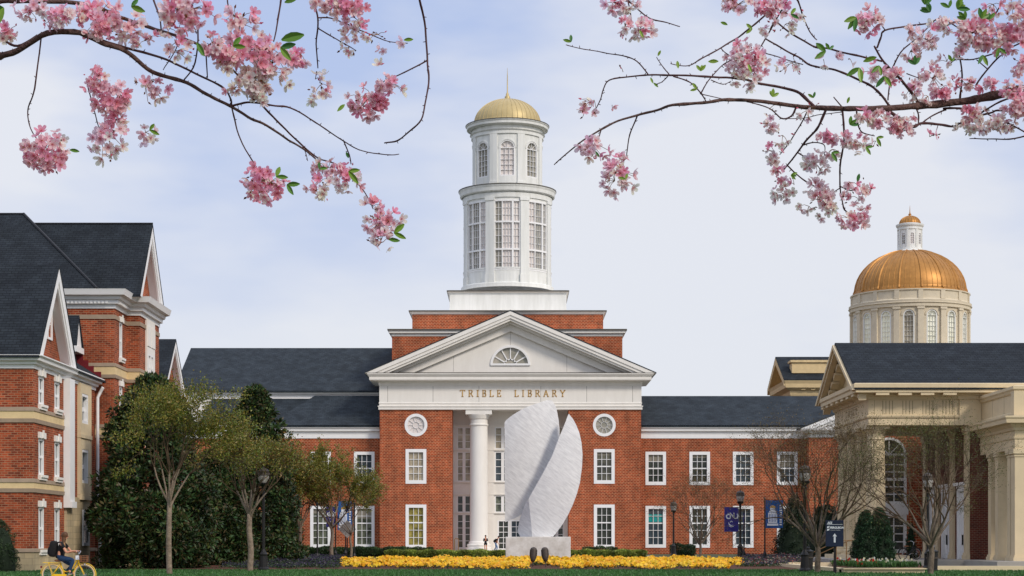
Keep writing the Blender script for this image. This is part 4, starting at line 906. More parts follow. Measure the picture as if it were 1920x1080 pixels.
for u in (-.35, -3.9, -7.75, -11.2):
    p_ = MB(); p_.mbox(pd, u-.38, u+.38, TZ+.4, zB-.5, -.16, 0); p_.mbox(pd, u-.46, u+.46, TZ, TZ+.25, -.26, 0); p_.mbox(pd, u-.42, u+.42, TZ+.25, TZ+.4, -.21, 0); p_.mbox(pd, u-.44, u+.44, zB-.5, zB-.35, -.22, 0); p_.mbox(pd, u-.5, u+.5, zB-.35, zB, -.28, 0); p_.build('pilaster', 'lime', ac)
b = MB(); b.mbox(pd, -12.5, 0, zB, zT, -.4, 0); b.build('inner_beam', 'lime', ac)
# rear cross wall with arched window
pr = front(122.4); ra_ = (px(1664, 122.4), px(1700, 122.4)); ra_ = (ra_[0]-1.0, ra_[1])
zA = pz(820, 122.4)
b = MB(); b.wall(pr, px(1640, 122.4), px(1740, 122.4), TZ, 11, [(ra_[0], ra_[1], TZ+.3, 3.1), (ra_[0], ra_[1], 3.8, zA, 'arch')], dep=.2); b.build('brick_wall', ['brick', 'trim'], ac)
window(ac, pr, ra_[0], ra_[1], 3.8, zA, 3, 6, 'dgl', fw=.16, mw=.07, ty='arch', mid=3, d=.15, name='arched_window')
window(ac, pr, ra_[0], ra_[1], TZ+.3, 3.1, 3, 4, 'dgl', fw=.2, mw=.07, d=.15, name='door')
b = MB(); b.mbox(pr, ra_[0]-.1, ra_[1]+.1, 3.1, 3.8, -.05, 0); b.build('spandrel_panel', 'trim', ac)
# nearer colonnade with parapet
KX = 26.84; Ya, Yb_ = 100.2, 107.6; path = [(KX, Yb_), (KX, Ya), (46, Ya)]
b = MB(); b.box(KX, 46, Ya, Ya+.9, 6.3, 7.5); b.box(KX, KX+.9, Ya+.9, Yb_, 6.3, 7.5); b.box(KX+.15, 46, Ya+.15, Yb_, 7.5, 9.5)
b.sweep(path, [(0, 6.85), (.05, 6.85), (.07, 6.95), (0, 6.97)], closed=False)
b.sweep(path, [(0, 7.3), (.08, 7.3), (.12, 7.45), (.3, 7.6), (.3, 7.65), (.6, 7.67), (.62, 7.86), (.68, 7.95), (.68, 8.03), (.1, 8.08)], closed=False)
b.sweep(path, [(-.15, 8.05), (.02, 8.05), (.02, 8.25), (-.08, 8.32), (-.08, 9.25), (.0, 9.3), (.05, 9.42), (.12, 9.5), (.12, 9.66), (-.1, 9.72), (-.2, 9.72)], closed=False)
for u in (KX+.0,): b.box(KX-.06, KX+.6, Ya-.06, Ya+.6, 8.06, 9.4)
b.build('parapet', 'lime', ac)
b = MB(); pk = plane_pt((KX, Ya, 0), (0, -1, 0))
for u in (-2.5, -5.0): b.mbox(pk, u-.02, u+.02, 8.3, 9.3, .076, .2)
b.build('parapet_joint', 'limed', ac)
def pier(x0, x1, y0, y1, z0, z1, par):
    b = MB(); b.box(x0, x1, y0, y1, z0+.3, z1-.4); b.box(x0-.1, x1+.1, y0-.1, y1+.1, z0, z0+.18); b.box(x0-.05, x1+.05, y0-.05, y1+.05, z0+.18, z0+.3)
    b.box(x0-.04, x1+.04, y0-.04, y1+.04, z1-.4, z1-.3); b.box(x0-.1, x1+.1, y0-.1, y1+.1, z1-.25, z1-.002); b.box(x0, x1, y0, y1, z1-.3, z1-.25); return b.build('pier', 'lime', par)
pier(KX, KX+.8, Ya, Ya+.8, TZ, 6.3, ac)
for y in (101.15, 103.7, 105.2): pier(KX+.0, KX+.62, y, y+.62, TZ, 6.3, ac)
for x in (29.5, 32.5, 35.5): pier(x, x+.8, Ya, Ya+.8, TZ, 6.3, ac)
pw = plane_pt((27.95, Yb_, 0), (0, -1, 0)); 
b = MB(); b.wall(pw, -7.3, 0.3, TZ, 7.4, [(-5.7, -4.0, TZ, 4.3)], dep=.25); b.build('brick_wall', ['brick3', 'trim'], ac)
d_ = MB(); d_.mbox(pw, -5.7, -4.0, TZ, 4.28, .12, .2); d_.mbox(pw, -5.9, -5.7, TZ, 4.3, -.1, 0); d_.mbox(pw, -4.0, -3.8, TZ, 4.3, -.1, 0); d_.mbox(pw, -5.9, -3.8, 4.3, 4.6, -.12, 0); d_.mbox(pw, -6.0, -3.7, 4.6, 4.8, -.3, 0)
for z0, z1 in ((.7, 1.7), (1.95, 3.2), (3.4, 4.1)): d_.mbox(pw, -5.5, -4.95, z0, z1, .07, .12); d_.mbox(pw, -4.75, -4.2, z0, z1, .07, .12)
d_.build('door', 'trim', ac)
b = MB(); b.box(34, 48, 100.9, 119, 0, 7.4); b.build('rear_wall', 'brick3', ac)
# ================================================================ marble sculpture
SY = 120.0
sc = thing('marble_sculpture', 'tall white marble sculpture of two curved sail-like slabs on a low plinth before the portico', 'sculpture', (px(1009, SY), SY, .1))
def rows_outline(L, Rr, ys):     # left and right boundary polylines (pixels) -> x at each y
    def at(pl, y):
        for (x0, y0), (x1, y1) in zip(pl[:-1], pl[1:]):
            if y0 <= y <= y1: return x0+(x1-x0)*(y-y0)/max(1e-6, y1-y0)
        return pl[-1][0] if y > pl[-1][1] else pl[0][0]
    return [(at(L, y), at(Rr, y)) for y in ys]
def slabshape(L, Rr, ytop, ybot, Yfn, thick, name, nr=60, ncol=22, jag=0):
    ys = [ytop+(ybot-ytop)*i/nr for i in range(nr+1)]; rw_ = rows_outline(L, Rr, ys); b = MB(); rnd = random.Random(3)
    for side in (0, 1):
        for (a, c), y in zip(rw_, ys):
            for j in range(ncol+1):
                t = j/ncol; x = a+(c-a)*t; Yd = Yfn(x, y)+(thick if side else 0); jy = y
                b.v.append((px(x, SY), Yd, pz(jy, SY)))
    m = (nr+1)*(ncol+1); w_ = ncol+1
    for i in range(nr):
        for j in range(ncol):
            q = i*w_+j; b.f.append((q, q+1, q+w_+1, q+w_)); b.m.append(0); b.f.append((m+q, m+q+w_, m+q+w_+1, m+q+1)); b.m.append(0)
        for q, q2 in ((i*w_, (i+1)*w_), (i*w_+ncol, (i+1)*w_+ncol)): b.f.append((q, q2, m+q2, m+q)); b.m.append(0)
    for i in (0, nr):
        for j in range(ncol): q = i*w_+j; b.f.append((q, q+1, m+q+1, m+q)); b.m.append(0)
    o = b.build(name, 'marble', sc, smooth=True); md = o.modifiers.new('e', 'EDGE_SPLIT'); md.split_angle = R(40); return o
LL = [(1025, 750), (1005, 757), (982, 766), (960, 779), (946, 790), (946, 860), (947, 979)]
LR = [(1034, 750), (1040, 756), (1044, 765), (1048, 785), (1050, 805), (1050, 830), (1042, 860), (1028, 890), (1014, 915), (1000, 938), (985, 958), (976, 966), (947, 979)]
def lf(x, y):
    d = ((x-1066)*159+(y-778)*75)/math.hypot(159, 75)     # signed distance from the slanting edge, px
    t = max(0, min(1, (d+110)/110)); bul = ((x-946)/104.0)
    return SY-.1+1.15*t*t+.35*abs((y-850)/100)**2*.5-.35*math.sin(PI*min(1, max(0, bul)))
slabshape(LL, LR, 750, 979, lf, .42, 'left_slab')
RL_ = [(1065.5, 777), (1058, 797), (1050, 816), (1035, 855), (1015, 893), (991, 935), (994, 965), (998, 1006)]
RR_ = [(1066.5, 777), (1074, 786), (1080, 797), (1086, 812), (1090, 830), (1092, 852), (1091, 875), (1087, 905), (1081, 927), (1073, 948), (1065, 965), (1052, 987), (1037, 1006)]
slabshape(RL_, RR_, 777, 1006, lambda x, y: SY-.62+.5*((x-1040)/50)**2*.5+.4*((y-900)/110)**2*.4, .5, 'right_slab')
FL = [(990, 935), (983, 950), (975, 972), (970, 996), (975.5, 1006)]; FRr = [(991.5, 935), (994.5, 965), (998.5, 1006)]
slabshape(FL, FRr, 935, 1006, lambda x, y: SY-.59+.5*((998-1040)/50)**2*.5+.4*((y-900)/110)**2*.4+.05*(998-x), .5, 'left_slab_foot', 20, 6)
b = MB(); x0, x1 = px(948, SY-1.4), px(1070, SY-1.4); b.box(x0, x1, SY-1.4, SY+1.3, .1, pz(1006.5, SY-1.4)); pl_ = b.build('plinth', 'marble2', sc)
bv = pl_.modifiers.new('b', 'BEVEL'); bv.width = .03; bv.segments = 2
# ================================================================ vegetation
def vase(name, label, cat, x, y, z0, H_, spread, seed, th, tr, leafn, leafcol, leafL=.12, n1=6, lev=5, lean=0, bm='barkt', tw='barkd', group=None, cluster=1.0, up=.25, squat=1.0):
    rnd = random.Random(seed); rg_ = np.random.default_rng(seed); t = thing(name, label, cat, (x, y, z0), group)
    tb = MB(); wb = MB(); tips = []
    base = Vector((x, y, z0))
    def wob(a): return Vector((rnd.gauss(0, a), rnd.gauss(0, a), rnd.gauss(0, a)))
    top = base+Vector((lean, 0, th))
    pts = [base-Vector((0, 0, .1)), base+Vector((lean*.2, 0, th*.35))+wob(.03), base+Vector((lean*.6, 0, th*.7))+wob(.03), top]
    tb.tube(smoothline(pts, 3), [tr*1.25]+[tr*(1.05-.2*i/9) for i in range(9)], 10)
    def grow(p, d, L, r, l):
        q = [p]; dd = d.copy(); ns = 4 if l < 3 else 3
        for i in range(ns): 
            dd = (dd+wob(.10+.03*l)+Vector((0, 0, up*.12))).normalized(); q.append(q[-1]+dd*L/ns)
        rr = [r*(1-.45*i/ns) for i in range(ns+1)]
        (tb if l < 1 else wb).tube(q, rr, 6 if l < 2 else (4 if l < 3 else 3), cap=False)
        tips.append((q[-1], dd, l)); 
        if l >= 2: tips.append((q[ns//2], dd, l))
        if l >= lev: return
        nb = rnd.choice((2, 3)) if l < 3 else 3
        for k in range(nb):
            ax = dd.orthogonal().normalized(); ax.rotate(Matrix.Rotation(rnd.uniform(0, 2*PI), 3, dd)); a = R(rnd.uniform(12, 34)) if k else R(rnd.uniform(4, 14))
            nd = dd.copy(); nd.rotate(Matrix.Rotation(a, 3, ax)); 
            s_ = q[-1] if k < 2 else q[-2]
            grow(s_, nd, L*rnd.uniform(.62, .85), r*.55*rnd.uniform(.85, 1.1), l+1)
    h = H_-th
    for i in range(n1):
        a = 2*PI*(i+rnd.uniform(-.3, .3))/n1; inc = R(rnd.uniform(14, 34)*spread) if i else R(6)
        d = Vector((sin(inc)*cos(a), sin(inc)*sin(a)*.9, cos(inc)*squat)).normalized()
        grow(top-Vector((0, 0, th*rnd.uniform(0, .12))), d, h*.36, tr*.5, 0)
    tb.build('trunk', bm, t, smooth=True); 
    wb.build('twigs', tw, t, fix=False)
    if leafn:
        T = [tp for tp in tips if tp[2] >= lev-2]; idx = rg_.integers(0, len(T), leafn); c = np.array([T[i][0] for i in idx])+rg_.normal(0, .11*cluster, (leafn, 3)); d = np.array([T[i][1] for i in idx])+rg_.normal(0, .6, (leafn, 3))
        V = leaves(c, d, leafL*rg_.uniform(.6, 1.3, leafn), leafL*.5, rg_); cl = np.array(leafcol)[rg_.integers(0, len(leafcol), leafn)]*rg_.uniform(.7, 1.35, (leafn, 1))
        quads('crown', V, np.repeat(cl[:, None], 4, 1), 'leaf', t)
    return t
OL = [(.14, .155, .02), (.18, .17, .022), (.10, .135, .018), (.22, .16, .03)]
RD = [(.19, .10, .02), (.15, .10, .02), (.12, .11, .025)]
BR = [(.12, .08, .03), (.15, .11, .03)]
vase('young_tree', 'vase-shaped olive-leaved tree with pale trunk in front of the big magnolia', 'tree', px(318, 76), 76, 0, 7.4, .95, 11, 2.9, .11, 17000, OL, .11, n1=8, lev=5, group='olive-leaved trees along the left lawn')
vase('young_tree', 'vase-shaped brownish olive tree left of the lamp post, forked low', 'tree', px(468, 84.6), 84.6, 0, 6.1, 1.15, 23, 2.6, .13, 9000, OL+RD, .11, n1=8, lev=5, group='olive-leaved trees along the left lawn')
vase('young_tree', 'slim small olive tree just right of the left lamp post', 'tree', px(528, 128), 128, .2, 6.8, 1.1, 5, 2.2, .12, 11000, RD+OL, .15, n1=7, lev=4, group='olive-leaved trees along the left lawn')
vase('young_tree', 'small reddish olive tree before the left library wing, with a short trunk', 'tree', px(563, 132), 132, .25, 6.6, 1.2, 6, 2.1, .12, 13000, RD, .15, n1=7, lev=4, group='olive-leaved trees along the left lawn')
vase('young_tree', 'spreading olive-green tree among the banner poles, left of the yellow flowers', 'tree', px(622, 130), 130, .2, 7.6, 1.5, 9, 2.2, .13, 22000, OL, .14, n1=8, lev=4, group='olive-leaved trees along the left lawn', squat=.9)
vase('young_tree', 'thin small tree closest to the portico on its left side', 'tree', px(658, 136), 136, .3, 5.6, 1.6, 14, 1.6, .09, 3500, OL+RD, .14, n1=6, lev=4, group='olive-leaved trees along the left lawn')
vase('bare_tree', 'small nearly bare tree in front of the right library wing', 'tree', px(1313, 140), 140, .25, 5.9, 1.5, 31, .9, .10, 3500, BR, .09, n1=12, lev=5, group='nearly bare trees on the right', bm='barkb')
vase('bare_tree', 'wide nearly bare tree with forked trunk beside the navy sign', 'tree', px(1533, 81), 81, 0, 6.5, 1.75, 42, 1.15, .13, 8000, BR, .07, n1=13, lev=6, group='nearly bare trees on the right', bm='barkb', squat=.95)
vase('bare_tree', 'nearly bare tree with green tinged twigs before the cream portico', 'tree', px(1745, 77), 77, 0, 6.2, 1.6, 77, 1.25, .12, 9000, [(.11, .12, .025), (.08, .10, .02)], .06, n1=12, lev=6, group='nearly bare trees on the right', bm='barkb')
def cloud(name, centers, rad, nleaf, L, W, cols, par, m='gloss', seed=1, out=.8):
    rg_ = np.random.default_rng(seed); n = len(centers)*nleaf; c = np.repeat(np.array(centers), nleaf, 0); r_ = np.repeat(np.array(rad), nleaf)
    d = rg_.normal(size=(n, 3)); d /= np.linalg.norm(d, axis=1, keepdims=True); p = c+d*(r_*rg_.uniform(.35, 1, n)**.6)[:, None]
    dd = d*out+rg_.normal(0, .45, (n, 3))+np.array([0, 0, .15]); V = leaves(p, dd, L*rg_.uniform(.7, 1.3, n), W, rg_)
    tint = np.repeat(rg_.uniform(.45, 1.75, len(centers)), nleaf)[:, None]; cl = np.array(cols)[rg_.integers(0, len(cols), n)]*tint*rg_.uniform(.7, 1.3, (n, 1))
    return quads(name, V, np.repeat(cl[:, None], 4, 1), m, par)
MG = [(.024, .055, .016), (.016, .040, .013), (.034, .068, .018), (.05, .065, .015), (.06, .045, .018)]
def magnolia(label, x, y, H_, prof, seed, ncl, nleaf=44, cr=.42):
    t = thing('magnolia_tree', label, 'tree', (x, y, 0), 'dark evergreen magnolias on the left'); rnd = random.Random(seed)
    cs, rs = [], []
    for i in range(ncl):
        h = rnd.random()**1.15; r = np.interp(h, *zip(*prof)); a = rnd.uniform(0, 2*PI); q = math.sqrt(rnd.uniform(.25, 1)); 
        bump_ = 1+.42*noise.noise(Vector((cos(a)*2+seed, sin(a)*2, h*6)))
        cs.append((x+r*q*bump_*cos(a), y+r*q*bump_*sin(a)*.9, .2+h*(H_-.3))); rs.append(cr*rnd.uniform(.6, 1.2)*(1-.35*h))
    cloud('crown', cs, rs, nleaf, .25, .10, MG, t, seed=seed)
    b = MB(); b.tube([(x, y, -.1), (x+.05, y, H_*.3), (x, y+.05, H_*.6), (x, y, H_*.93)], [.2, .16, .1, .03], 8)
    for i in range(26):
        h = .08+.8*i/26; r = np.interp(h, *zip(*prof))*.8; a = i*2.4; b.tube([(x, y, h*H_), (x+r*.5*cos(a), y+r*.5*sin(a), h*H_+.1*r), (x+r*cos(a), y+r*sin(a), h*H_+.3*r)], [.05, .035, .012], 5)
    b.build('trunk', 'barkd', t, smooth=True); return t
magnolia('large broad dark green magnolia in front of the taller dormitory', px(284, 94), 94, 9.6, [(0, 2.7), (.2, 3.0), (.45, 2.7), (.65, 2.0), (.82, 1.7), (.93, 1.2), (1, .3)], 3, 1000, 60)
magnolia('slender pointed dark magnolia rising above the wing roof left of the portico', px(478, 106), 106, 10.1, [(0, 2.4), (.35, 2.3), (.55, 2.0), (.72, 1.6), (.85, 1.0), (.95, .65), (1, .2)], 8, 640, 60, .38)
magnolia('shorter dark magnolia filling the gap between the two tall magnolias', px(400, 103), 103, 6.2, [(0, 2.1), (.5, 1.8), (.8, 1.3), (1, .35)], 12, 620, 60)
magnolia('low dark magnolia behind the thin trees left of the flower bed', px(526, 142), 142, 4.6, [(0, 1.7), (.6, 1.5), (1, .5)], 15, 240, 60, .5)
def shrub(name, label, x, y, z0, rx, H_, seed, cols, ncl=120, nleaf=40, L=.07, cat='shrub', cone=False, group=None, m='gloss', dense=.1):
    t = thing(name, label, cat, (x, y, z0), group); rnd = random.Random(seed); cs, rs = [], []
    for i in range(ncl):
        h = rnd.random(); a = rnd.uniform(0, 2*PI); r = (rx*(1-h)**.55 if cone else rx*math.sqrt(max(0, 1-(h*1.0)**2.4)))*math.sqrt(rnd.uniform(.45, 1)); cs.append((x+r*cos(a), y+r*sin(a), z0+.05+h*(H_-.12))); rs.append(rnd.uniform(.6, 1.2)*rx*.13)
    cloud('foliage', cs, rs, nleaf, L, L*.5, cols, t, seed=seed, m=m)
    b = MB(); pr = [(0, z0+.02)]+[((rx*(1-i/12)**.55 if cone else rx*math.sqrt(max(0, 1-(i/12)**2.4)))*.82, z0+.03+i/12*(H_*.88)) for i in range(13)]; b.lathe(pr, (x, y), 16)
    M.setdefault('hedgecore', mat('hedge_inside', (.010, .018, .008), .95, .3, 8)); b.build('branches', 'hedgecore', t, smooth=True)  # solid near-black core, darkens the gaps between leaves
    return t
DG = [(.016, .045, .018), (.022, .055, .02), (.012, .035, .015)]
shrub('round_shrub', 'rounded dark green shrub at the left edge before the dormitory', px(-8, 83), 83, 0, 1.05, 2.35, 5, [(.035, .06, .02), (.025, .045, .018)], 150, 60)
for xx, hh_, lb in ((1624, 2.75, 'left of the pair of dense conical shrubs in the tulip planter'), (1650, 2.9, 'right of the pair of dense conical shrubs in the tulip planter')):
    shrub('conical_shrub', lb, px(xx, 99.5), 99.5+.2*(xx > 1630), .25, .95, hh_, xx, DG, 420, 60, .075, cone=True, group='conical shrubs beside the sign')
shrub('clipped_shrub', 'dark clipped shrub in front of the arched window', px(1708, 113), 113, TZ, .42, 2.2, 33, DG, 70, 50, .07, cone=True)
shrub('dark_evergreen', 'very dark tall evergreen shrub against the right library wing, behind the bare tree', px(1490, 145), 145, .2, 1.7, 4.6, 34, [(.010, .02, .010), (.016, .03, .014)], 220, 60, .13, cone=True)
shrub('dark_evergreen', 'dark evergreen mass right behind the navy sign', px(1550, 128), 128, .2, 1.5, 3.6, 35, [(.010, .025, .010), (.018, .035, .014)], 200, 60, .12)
def hedge(label, x0, x1, y, z0, h, dp, cols, seed, n, L=.10, wav=.07, group=None):
    t = thing('hedge', label, 'hedge', ((x0+x1)/2, y, z0), group); rg_ = np.random.default_rng(seed)
    p = np.stack([rg_.uniform(x0, x1, n), y+dp*rg_.uniform(-.5, .5, n), np.zeros(n)], 1); hh_ = h*(1+wav*np.sin(p[:, 0]*2.3+seed)+wav*np.sin(p[:, 0]*5.1)); p[:, 2] = z0+hh_*rg_.random(n)**.6
    d = rg_.normal(0, .6, (n, 3))+np.array([0, -.3, .8]); V = leaves(p, d, L*rg_.uniform(.6, 1.4, n), L*.5, rg_); lumps = .8+.35*np.sin(p[:, 0]*1.7+seed)*np.sin(p[:, 0]*4.3)
    cl = np.array(cols)[rg_.integers(0, len(cols), n)]*rg_.uniform(.6, 1.4, (n, 1))*lumps[:, None]; quads('foliage', V, np.repeat(cl[:, None], 4, 1), 'leaf', t)
    M.setdefault('hedgecore', mat('hedge_inside', (.010, .018, .008), .95, .3, 8)); b = MB(); b.box(x0+.1, x1-.1, y-dp*.1, y+dp*.2, z0-.1, z0+h*.5); b.build('branches', 'hedgecore', t)  # solid near-black box inside the hedge, darkens gaps in the leaves
LG = [(.36, .44, .06), (.26, .36, .06), (.40, .44, .10), (.16, .23, .04)]
hg = 'low hedges in front of the library'
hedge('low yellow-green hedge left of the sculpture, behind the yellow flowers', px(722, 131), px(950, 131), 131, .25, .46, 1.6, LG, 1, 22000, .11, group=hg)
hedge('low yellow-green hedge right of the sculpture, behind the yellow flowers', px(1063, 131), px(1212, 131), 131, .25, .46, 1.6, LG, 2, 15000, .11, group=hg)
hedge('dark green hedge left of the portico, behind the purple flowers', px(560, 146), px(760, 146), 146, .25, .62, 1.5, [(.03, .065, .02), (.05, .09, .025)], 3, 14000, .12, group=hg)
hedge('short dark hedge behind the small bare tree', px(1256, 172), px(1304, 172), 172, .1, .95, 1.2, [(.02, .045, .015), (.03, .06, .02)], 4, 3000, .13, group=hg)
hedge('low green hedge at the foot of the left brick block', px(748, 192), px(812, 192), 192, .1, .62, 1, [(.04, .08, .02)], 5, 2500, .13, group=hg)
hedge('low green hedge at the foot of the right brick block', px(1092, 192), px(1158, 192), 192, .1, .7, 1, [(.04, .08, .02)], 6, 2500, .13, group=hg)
# small green plants at the plinth foot
rg2 = np.random.default_rng(9)
# ---- flower beds
def soilz(x, y): t = np.clip((y-88.4)/36, 0, 1); return .03+.15*t*t*(3-2*t)
def bed(name, label, cat, n, fx, fy, keep, petals, seed, size=.07, per=11, leafper=10, hgt=.2):
    rg_ = np.random.default_rng(seed); x = rg_.uniform(*fx, n); y = fy[0]+(fy[1]-fy[0])*rg_.random(n)**1.25
    k = keep(x, y); x, y = x[k], y[k]; n = len(x); h = hgt*rg_.uniform(.75, 1.3, n)*(1+.3*np.sin(x*1.1)*np.cos(y*.5+x*.3)); z = soilz(x, y)
    lc = np.repeat(np.stack([x, y, z], 1), leafper, 0); m = len(lc); p = lc+np.stack([rg_.normal(0, .10, m), rg_.normal(0, .10, m), rg_.uniform(.0, .75, m)*np.repeat(h, leafper)], 1)
    V = leaves(p, rg_.normal(0, .6, (m, 3))+[0, 0, .5], .09, .05, rg_); C_ = np.repeat((np.array([(.03, .06, .015)])*rg_.uniform(.5, 1.5, (m, 1)))[:, None], 4, 1)
    fc = np.repeat(np.stack([x, y, z+h], 1), per, 0); m2 = len(fc); f = fc+np.stack([rg_.normal(0, .095, m2), rg_.normal(0, .095, m2), rg_.uniform(-.10, .035, m2)], 1)
    nn = rg_.normal(0, .45, (m2, 3))+np.array([0, -.75, .7]); nn /= np.linalg.norm(nn, axis=1, keepdims=True); a_ = np.cross(nn, [1., 0, .2]); a_ /= np.linalg.norm(a_, axis=1, keepdims=True); b_ = np.cross(nn, a_)
    s = (size*rg_.uniform(.7, 1.2, m2))[:, None]*.62; W = np.stack([f+a_*s, f+b_*s*1.05, f-a_*s, f-b_*s*1.05], 1); pc = np.array(petals); pi_ = np.repeat(rg_.integers(0, len(petals), n), per); jit = rg_.random(m2) < .25; pi_[jit] = rg_.integers(0, len(petals), jit.sum())
    C2 = np.repeat((pc[pi_]*rg_.uniform(.8, 1.12, (m2, 1)))[:, None], 4, 1)
    o = quads(name, np.concatenate([V, W]), np.concatenate([C_, C2]), 'leaf'); tag(o, label, cat, kind='stuff'); return o
def keepY(x, y):
    fr = 90.4+.9*np.sin(x*.8)+.5*np.sin(x*2.3); fr = np.where(x < -6.5, fr+(-6.5-x)*3.2, fr); fr = np.where(x > 9.8, fr+(x-9.8)*2.0, fr)
    g = (np.abs(x-px(1001, 97)) > .42) | (y > 99); g &= (np.abs(x-px(1023, 97)) > .45) | (y > 99)
    sides = (x > px(643, 100)*y/100) & (x < px(1392, 100)*y/100); gap = np.sin(x*1.9+np.sin(y*.7)*1.5)*np.sin(y*.55+x*.25) > np.where(y < 99, -.25, -.6)
    return (y > fr) & sides & g & gap
bed('pansy_bed', 'broad drift of bright yellow pansies in front of the sculpture', 'flowers', 2900, (-12, 16.5), (89.5, 116), keepY, [(.86, .46, .008), (.84, .38, .006), (.88, .52, .012), (.86, .58, .03)], 21, .13, 8, 16, .22)
PU = [(.016, .006, .04), (.012, .005, .022), (.01, .008, .01), (.018, .008, .03), (.012, .03, .01)]
bed('purple_pansies', 'dark purple pansies in the mulch left of the yellow flowers', 'flowers', 2600, (-19, -5), (96, 138), lambda x, y: (x > px(405, 100)*y/100) & (x < px(660, 100)*y/100-.3) & ~keepY(x, y) & (y > 101+.12*(x+12)**2*0), PU, 22, .07, 5, 14, .22)
bed('mixed_pansies', 'dark red, purple and white pansies in the mulch right of the yellow flowers', 'flowers', 2000, (10, 20), (97, 136), lambda x, y: (x > px(1392, 100)*y/100) & (x < px(1500, 100)*y/100), PU+[(.16, .015, .015), (.22, .18, .14), (.06, .015, .02)], 23, .07, 5, 14, .24)
bed('front_pansies', 'sparse purple flowers in front of the dark magnolias', 'flowers', 900, (-15, -8.8), (92, 104), lambda x, y: (x > px(415, 100)*y/100) & (x < px(640, 100)*y/100) & (np.sin(x*3)*np.sin(y) > -.2), PU, 24, .06, 4, 8, .16)
# tulip planter
b = MB(); b.box(px(1583, 79.5), px(1734, 79.5), 79.5, 80.1, 0, pz(1067.5, 79.5)); b.box(px(1583, 79.5)-.05, px(1734, 79.5)+.05, 79.4, 80.15, pz(1067.5, 79.5)-.0, pz(1066, 79.5)+.02); b.box(px(1545, 96), px(1583, 79.5), 80.15, 80.75, 0, .17)
b.box(px(1583, 79.5), px(1583, 79.5)+.5, 80.1, 102, 0, .21); o = b.build('planter_wall', 'lime'); tag(o, 'low cream stone planter wall at the foot of the tulips', 'wall')
b = MB(); b.box(px(1480, 97), px(1560, 97), 97, 97.5, 0, .28); b.box(px(1755, 86), px(1920, 86), 86, 86.6, 0, .24); b.box(px(1755, 86), px(1815, 86)+1, 86.6, 88, 0, .12); o = b.build('stone_kerb', 'lime'); tag(o, 'low cream stone kerb by the bare tree and the bin', 'kerb')
rgt = np.random.default_rng(8); b = MB()
n = 620; xs = rgt.uniform(px(1588, 93), px(1703, 93), n); ys = rgt.uniform(90, 97.5, n)
p = np.repeat(np.stack([xs, ys, np.full(n, .1)], 1), 7, 0); V = leaves(p+rgt.normal(0, .04, (n*7, 3))*[1, 1, 0], rgt.normal(0, .28, (n*7, 3))+[0, 0, 1], .34, .06, rgt); C_ = np.repeat((np.array([(.05, .12, .03)])*rgt.uniform(.5, 1.6, (n*7, 1)))[:, None], 4, 1)
m = 150; ci = rgt.integers(0, n, m); hc = np.stack([xs[ci], ys[ci], rgt.uniform(.28, .5, m)], 1); cols = []
Vt = []
for i in range(m):
    u = (xs[ci[i]]-px(1588, 93))/(px(1703, 93)-px(1588, 93)); c = (.5, .02, .015) if (u < .1 or .28 < u < .42 or (u > .9 and i % 2)) else ((.8, .75, .5) if i % 3 else (.8, .8, .75))
    if (u >= .1 and not .28 < u < .42) and i % 2: continue
    for a in range(4):
        q = a*PI/2+i; dx, dy = cos(q), sin(q); h0 = hc[i]; Vt.append([(h0[0], h0[1], h0[2]-.05), (h0[0]+dx*.045-dy*.03, h0[1]+dy*.045+dx*.03, h0[2]), (h0[0]+dx*.03, h0[1]+dy*.03, h0[2]+.08), (h0[0]+dx*.045+dy*.03, h0[1]+dy*.045-dx*.03, h0[2])]); cols.append([c]*4)
o = quads('tulip_bed', np.concatenate([V, np.array(Vt)]), np.concatenate([C_, np.array(cols)]), 'leaf'); tag(o, 'red, white and cream tulips with green leaves in front of the conical shrubs', 'flowers', kind='stuff')
# ================================================================ street furniture
def lamp(label, x, y, z0, H_=4.7):
    t = thing('street_lamp', label, 'street lamp', (x, y, z0), 'black street lamps with acorn globes'); c = (x, y); b = MB()
    b.lathe([(.26, z0), (.26, z0+.12), (.2, z0+.2), (.17, z0+.7), (.19, z0+.78), (.11, z0+.9), (.075, z0+1.0), (.06, z0+H_-1.05), (.1, z0+H_-1.0), (.06, z0+H_-.93)], c, 14); b.build('pole', 'black', t)
    b = MB(); b.lathe([(.05, z0+H_-.95), (.13, z0+H_-.86), (.21, z0+H_-.78), (.23, z0+H_-.72), (.18, z0+H_-.7)], c, 14); b.build('lamp_holder', 'black', t)
    b = MB(); b.lathe([(.17, z0+H_-.71), (.24, z0+H_-.55), (.255, z0+H_-.42), (.24, z0+H_-.34)], c, 18); b.build('globe', 'globe', t, smooth=True)
    b = MB(); b.lathe([(.2, z0+H_-.36), (.29, z0+H_-.35), (.28, z0+H_-.26), (.24, z0+H_-.24), (.26, z0+H_-.18), (.2, z0+H_-.08), (.08, z0+H_-.03), (.04, z0+H_), (.03, z0+H_+.1), (.0, z0+H_+.14)], c, 16); b.build('lamp_cap', 'bronze', t)
    return t
lamp('street lamp standing among the olive trees on the left lawn', px(494, 86), 86, 0, 4.75)
lamp('street lamp in front of the right library wing, right of the royal blue banner', px(1388, 121), 121, .25, 4.4)
lamp('farthest street lamp, beside the small bare tree at the right wing', px(1263, 150), 150, .2, 4.35)
lamp('street lamp behind the wide bare tree left of the navy sign', px(1509, 83), 83, 0, 4.75)
lamp('street lamp behind the bare tree in front of the cream portico', px(1740, 91), 91, 0, 4.7)
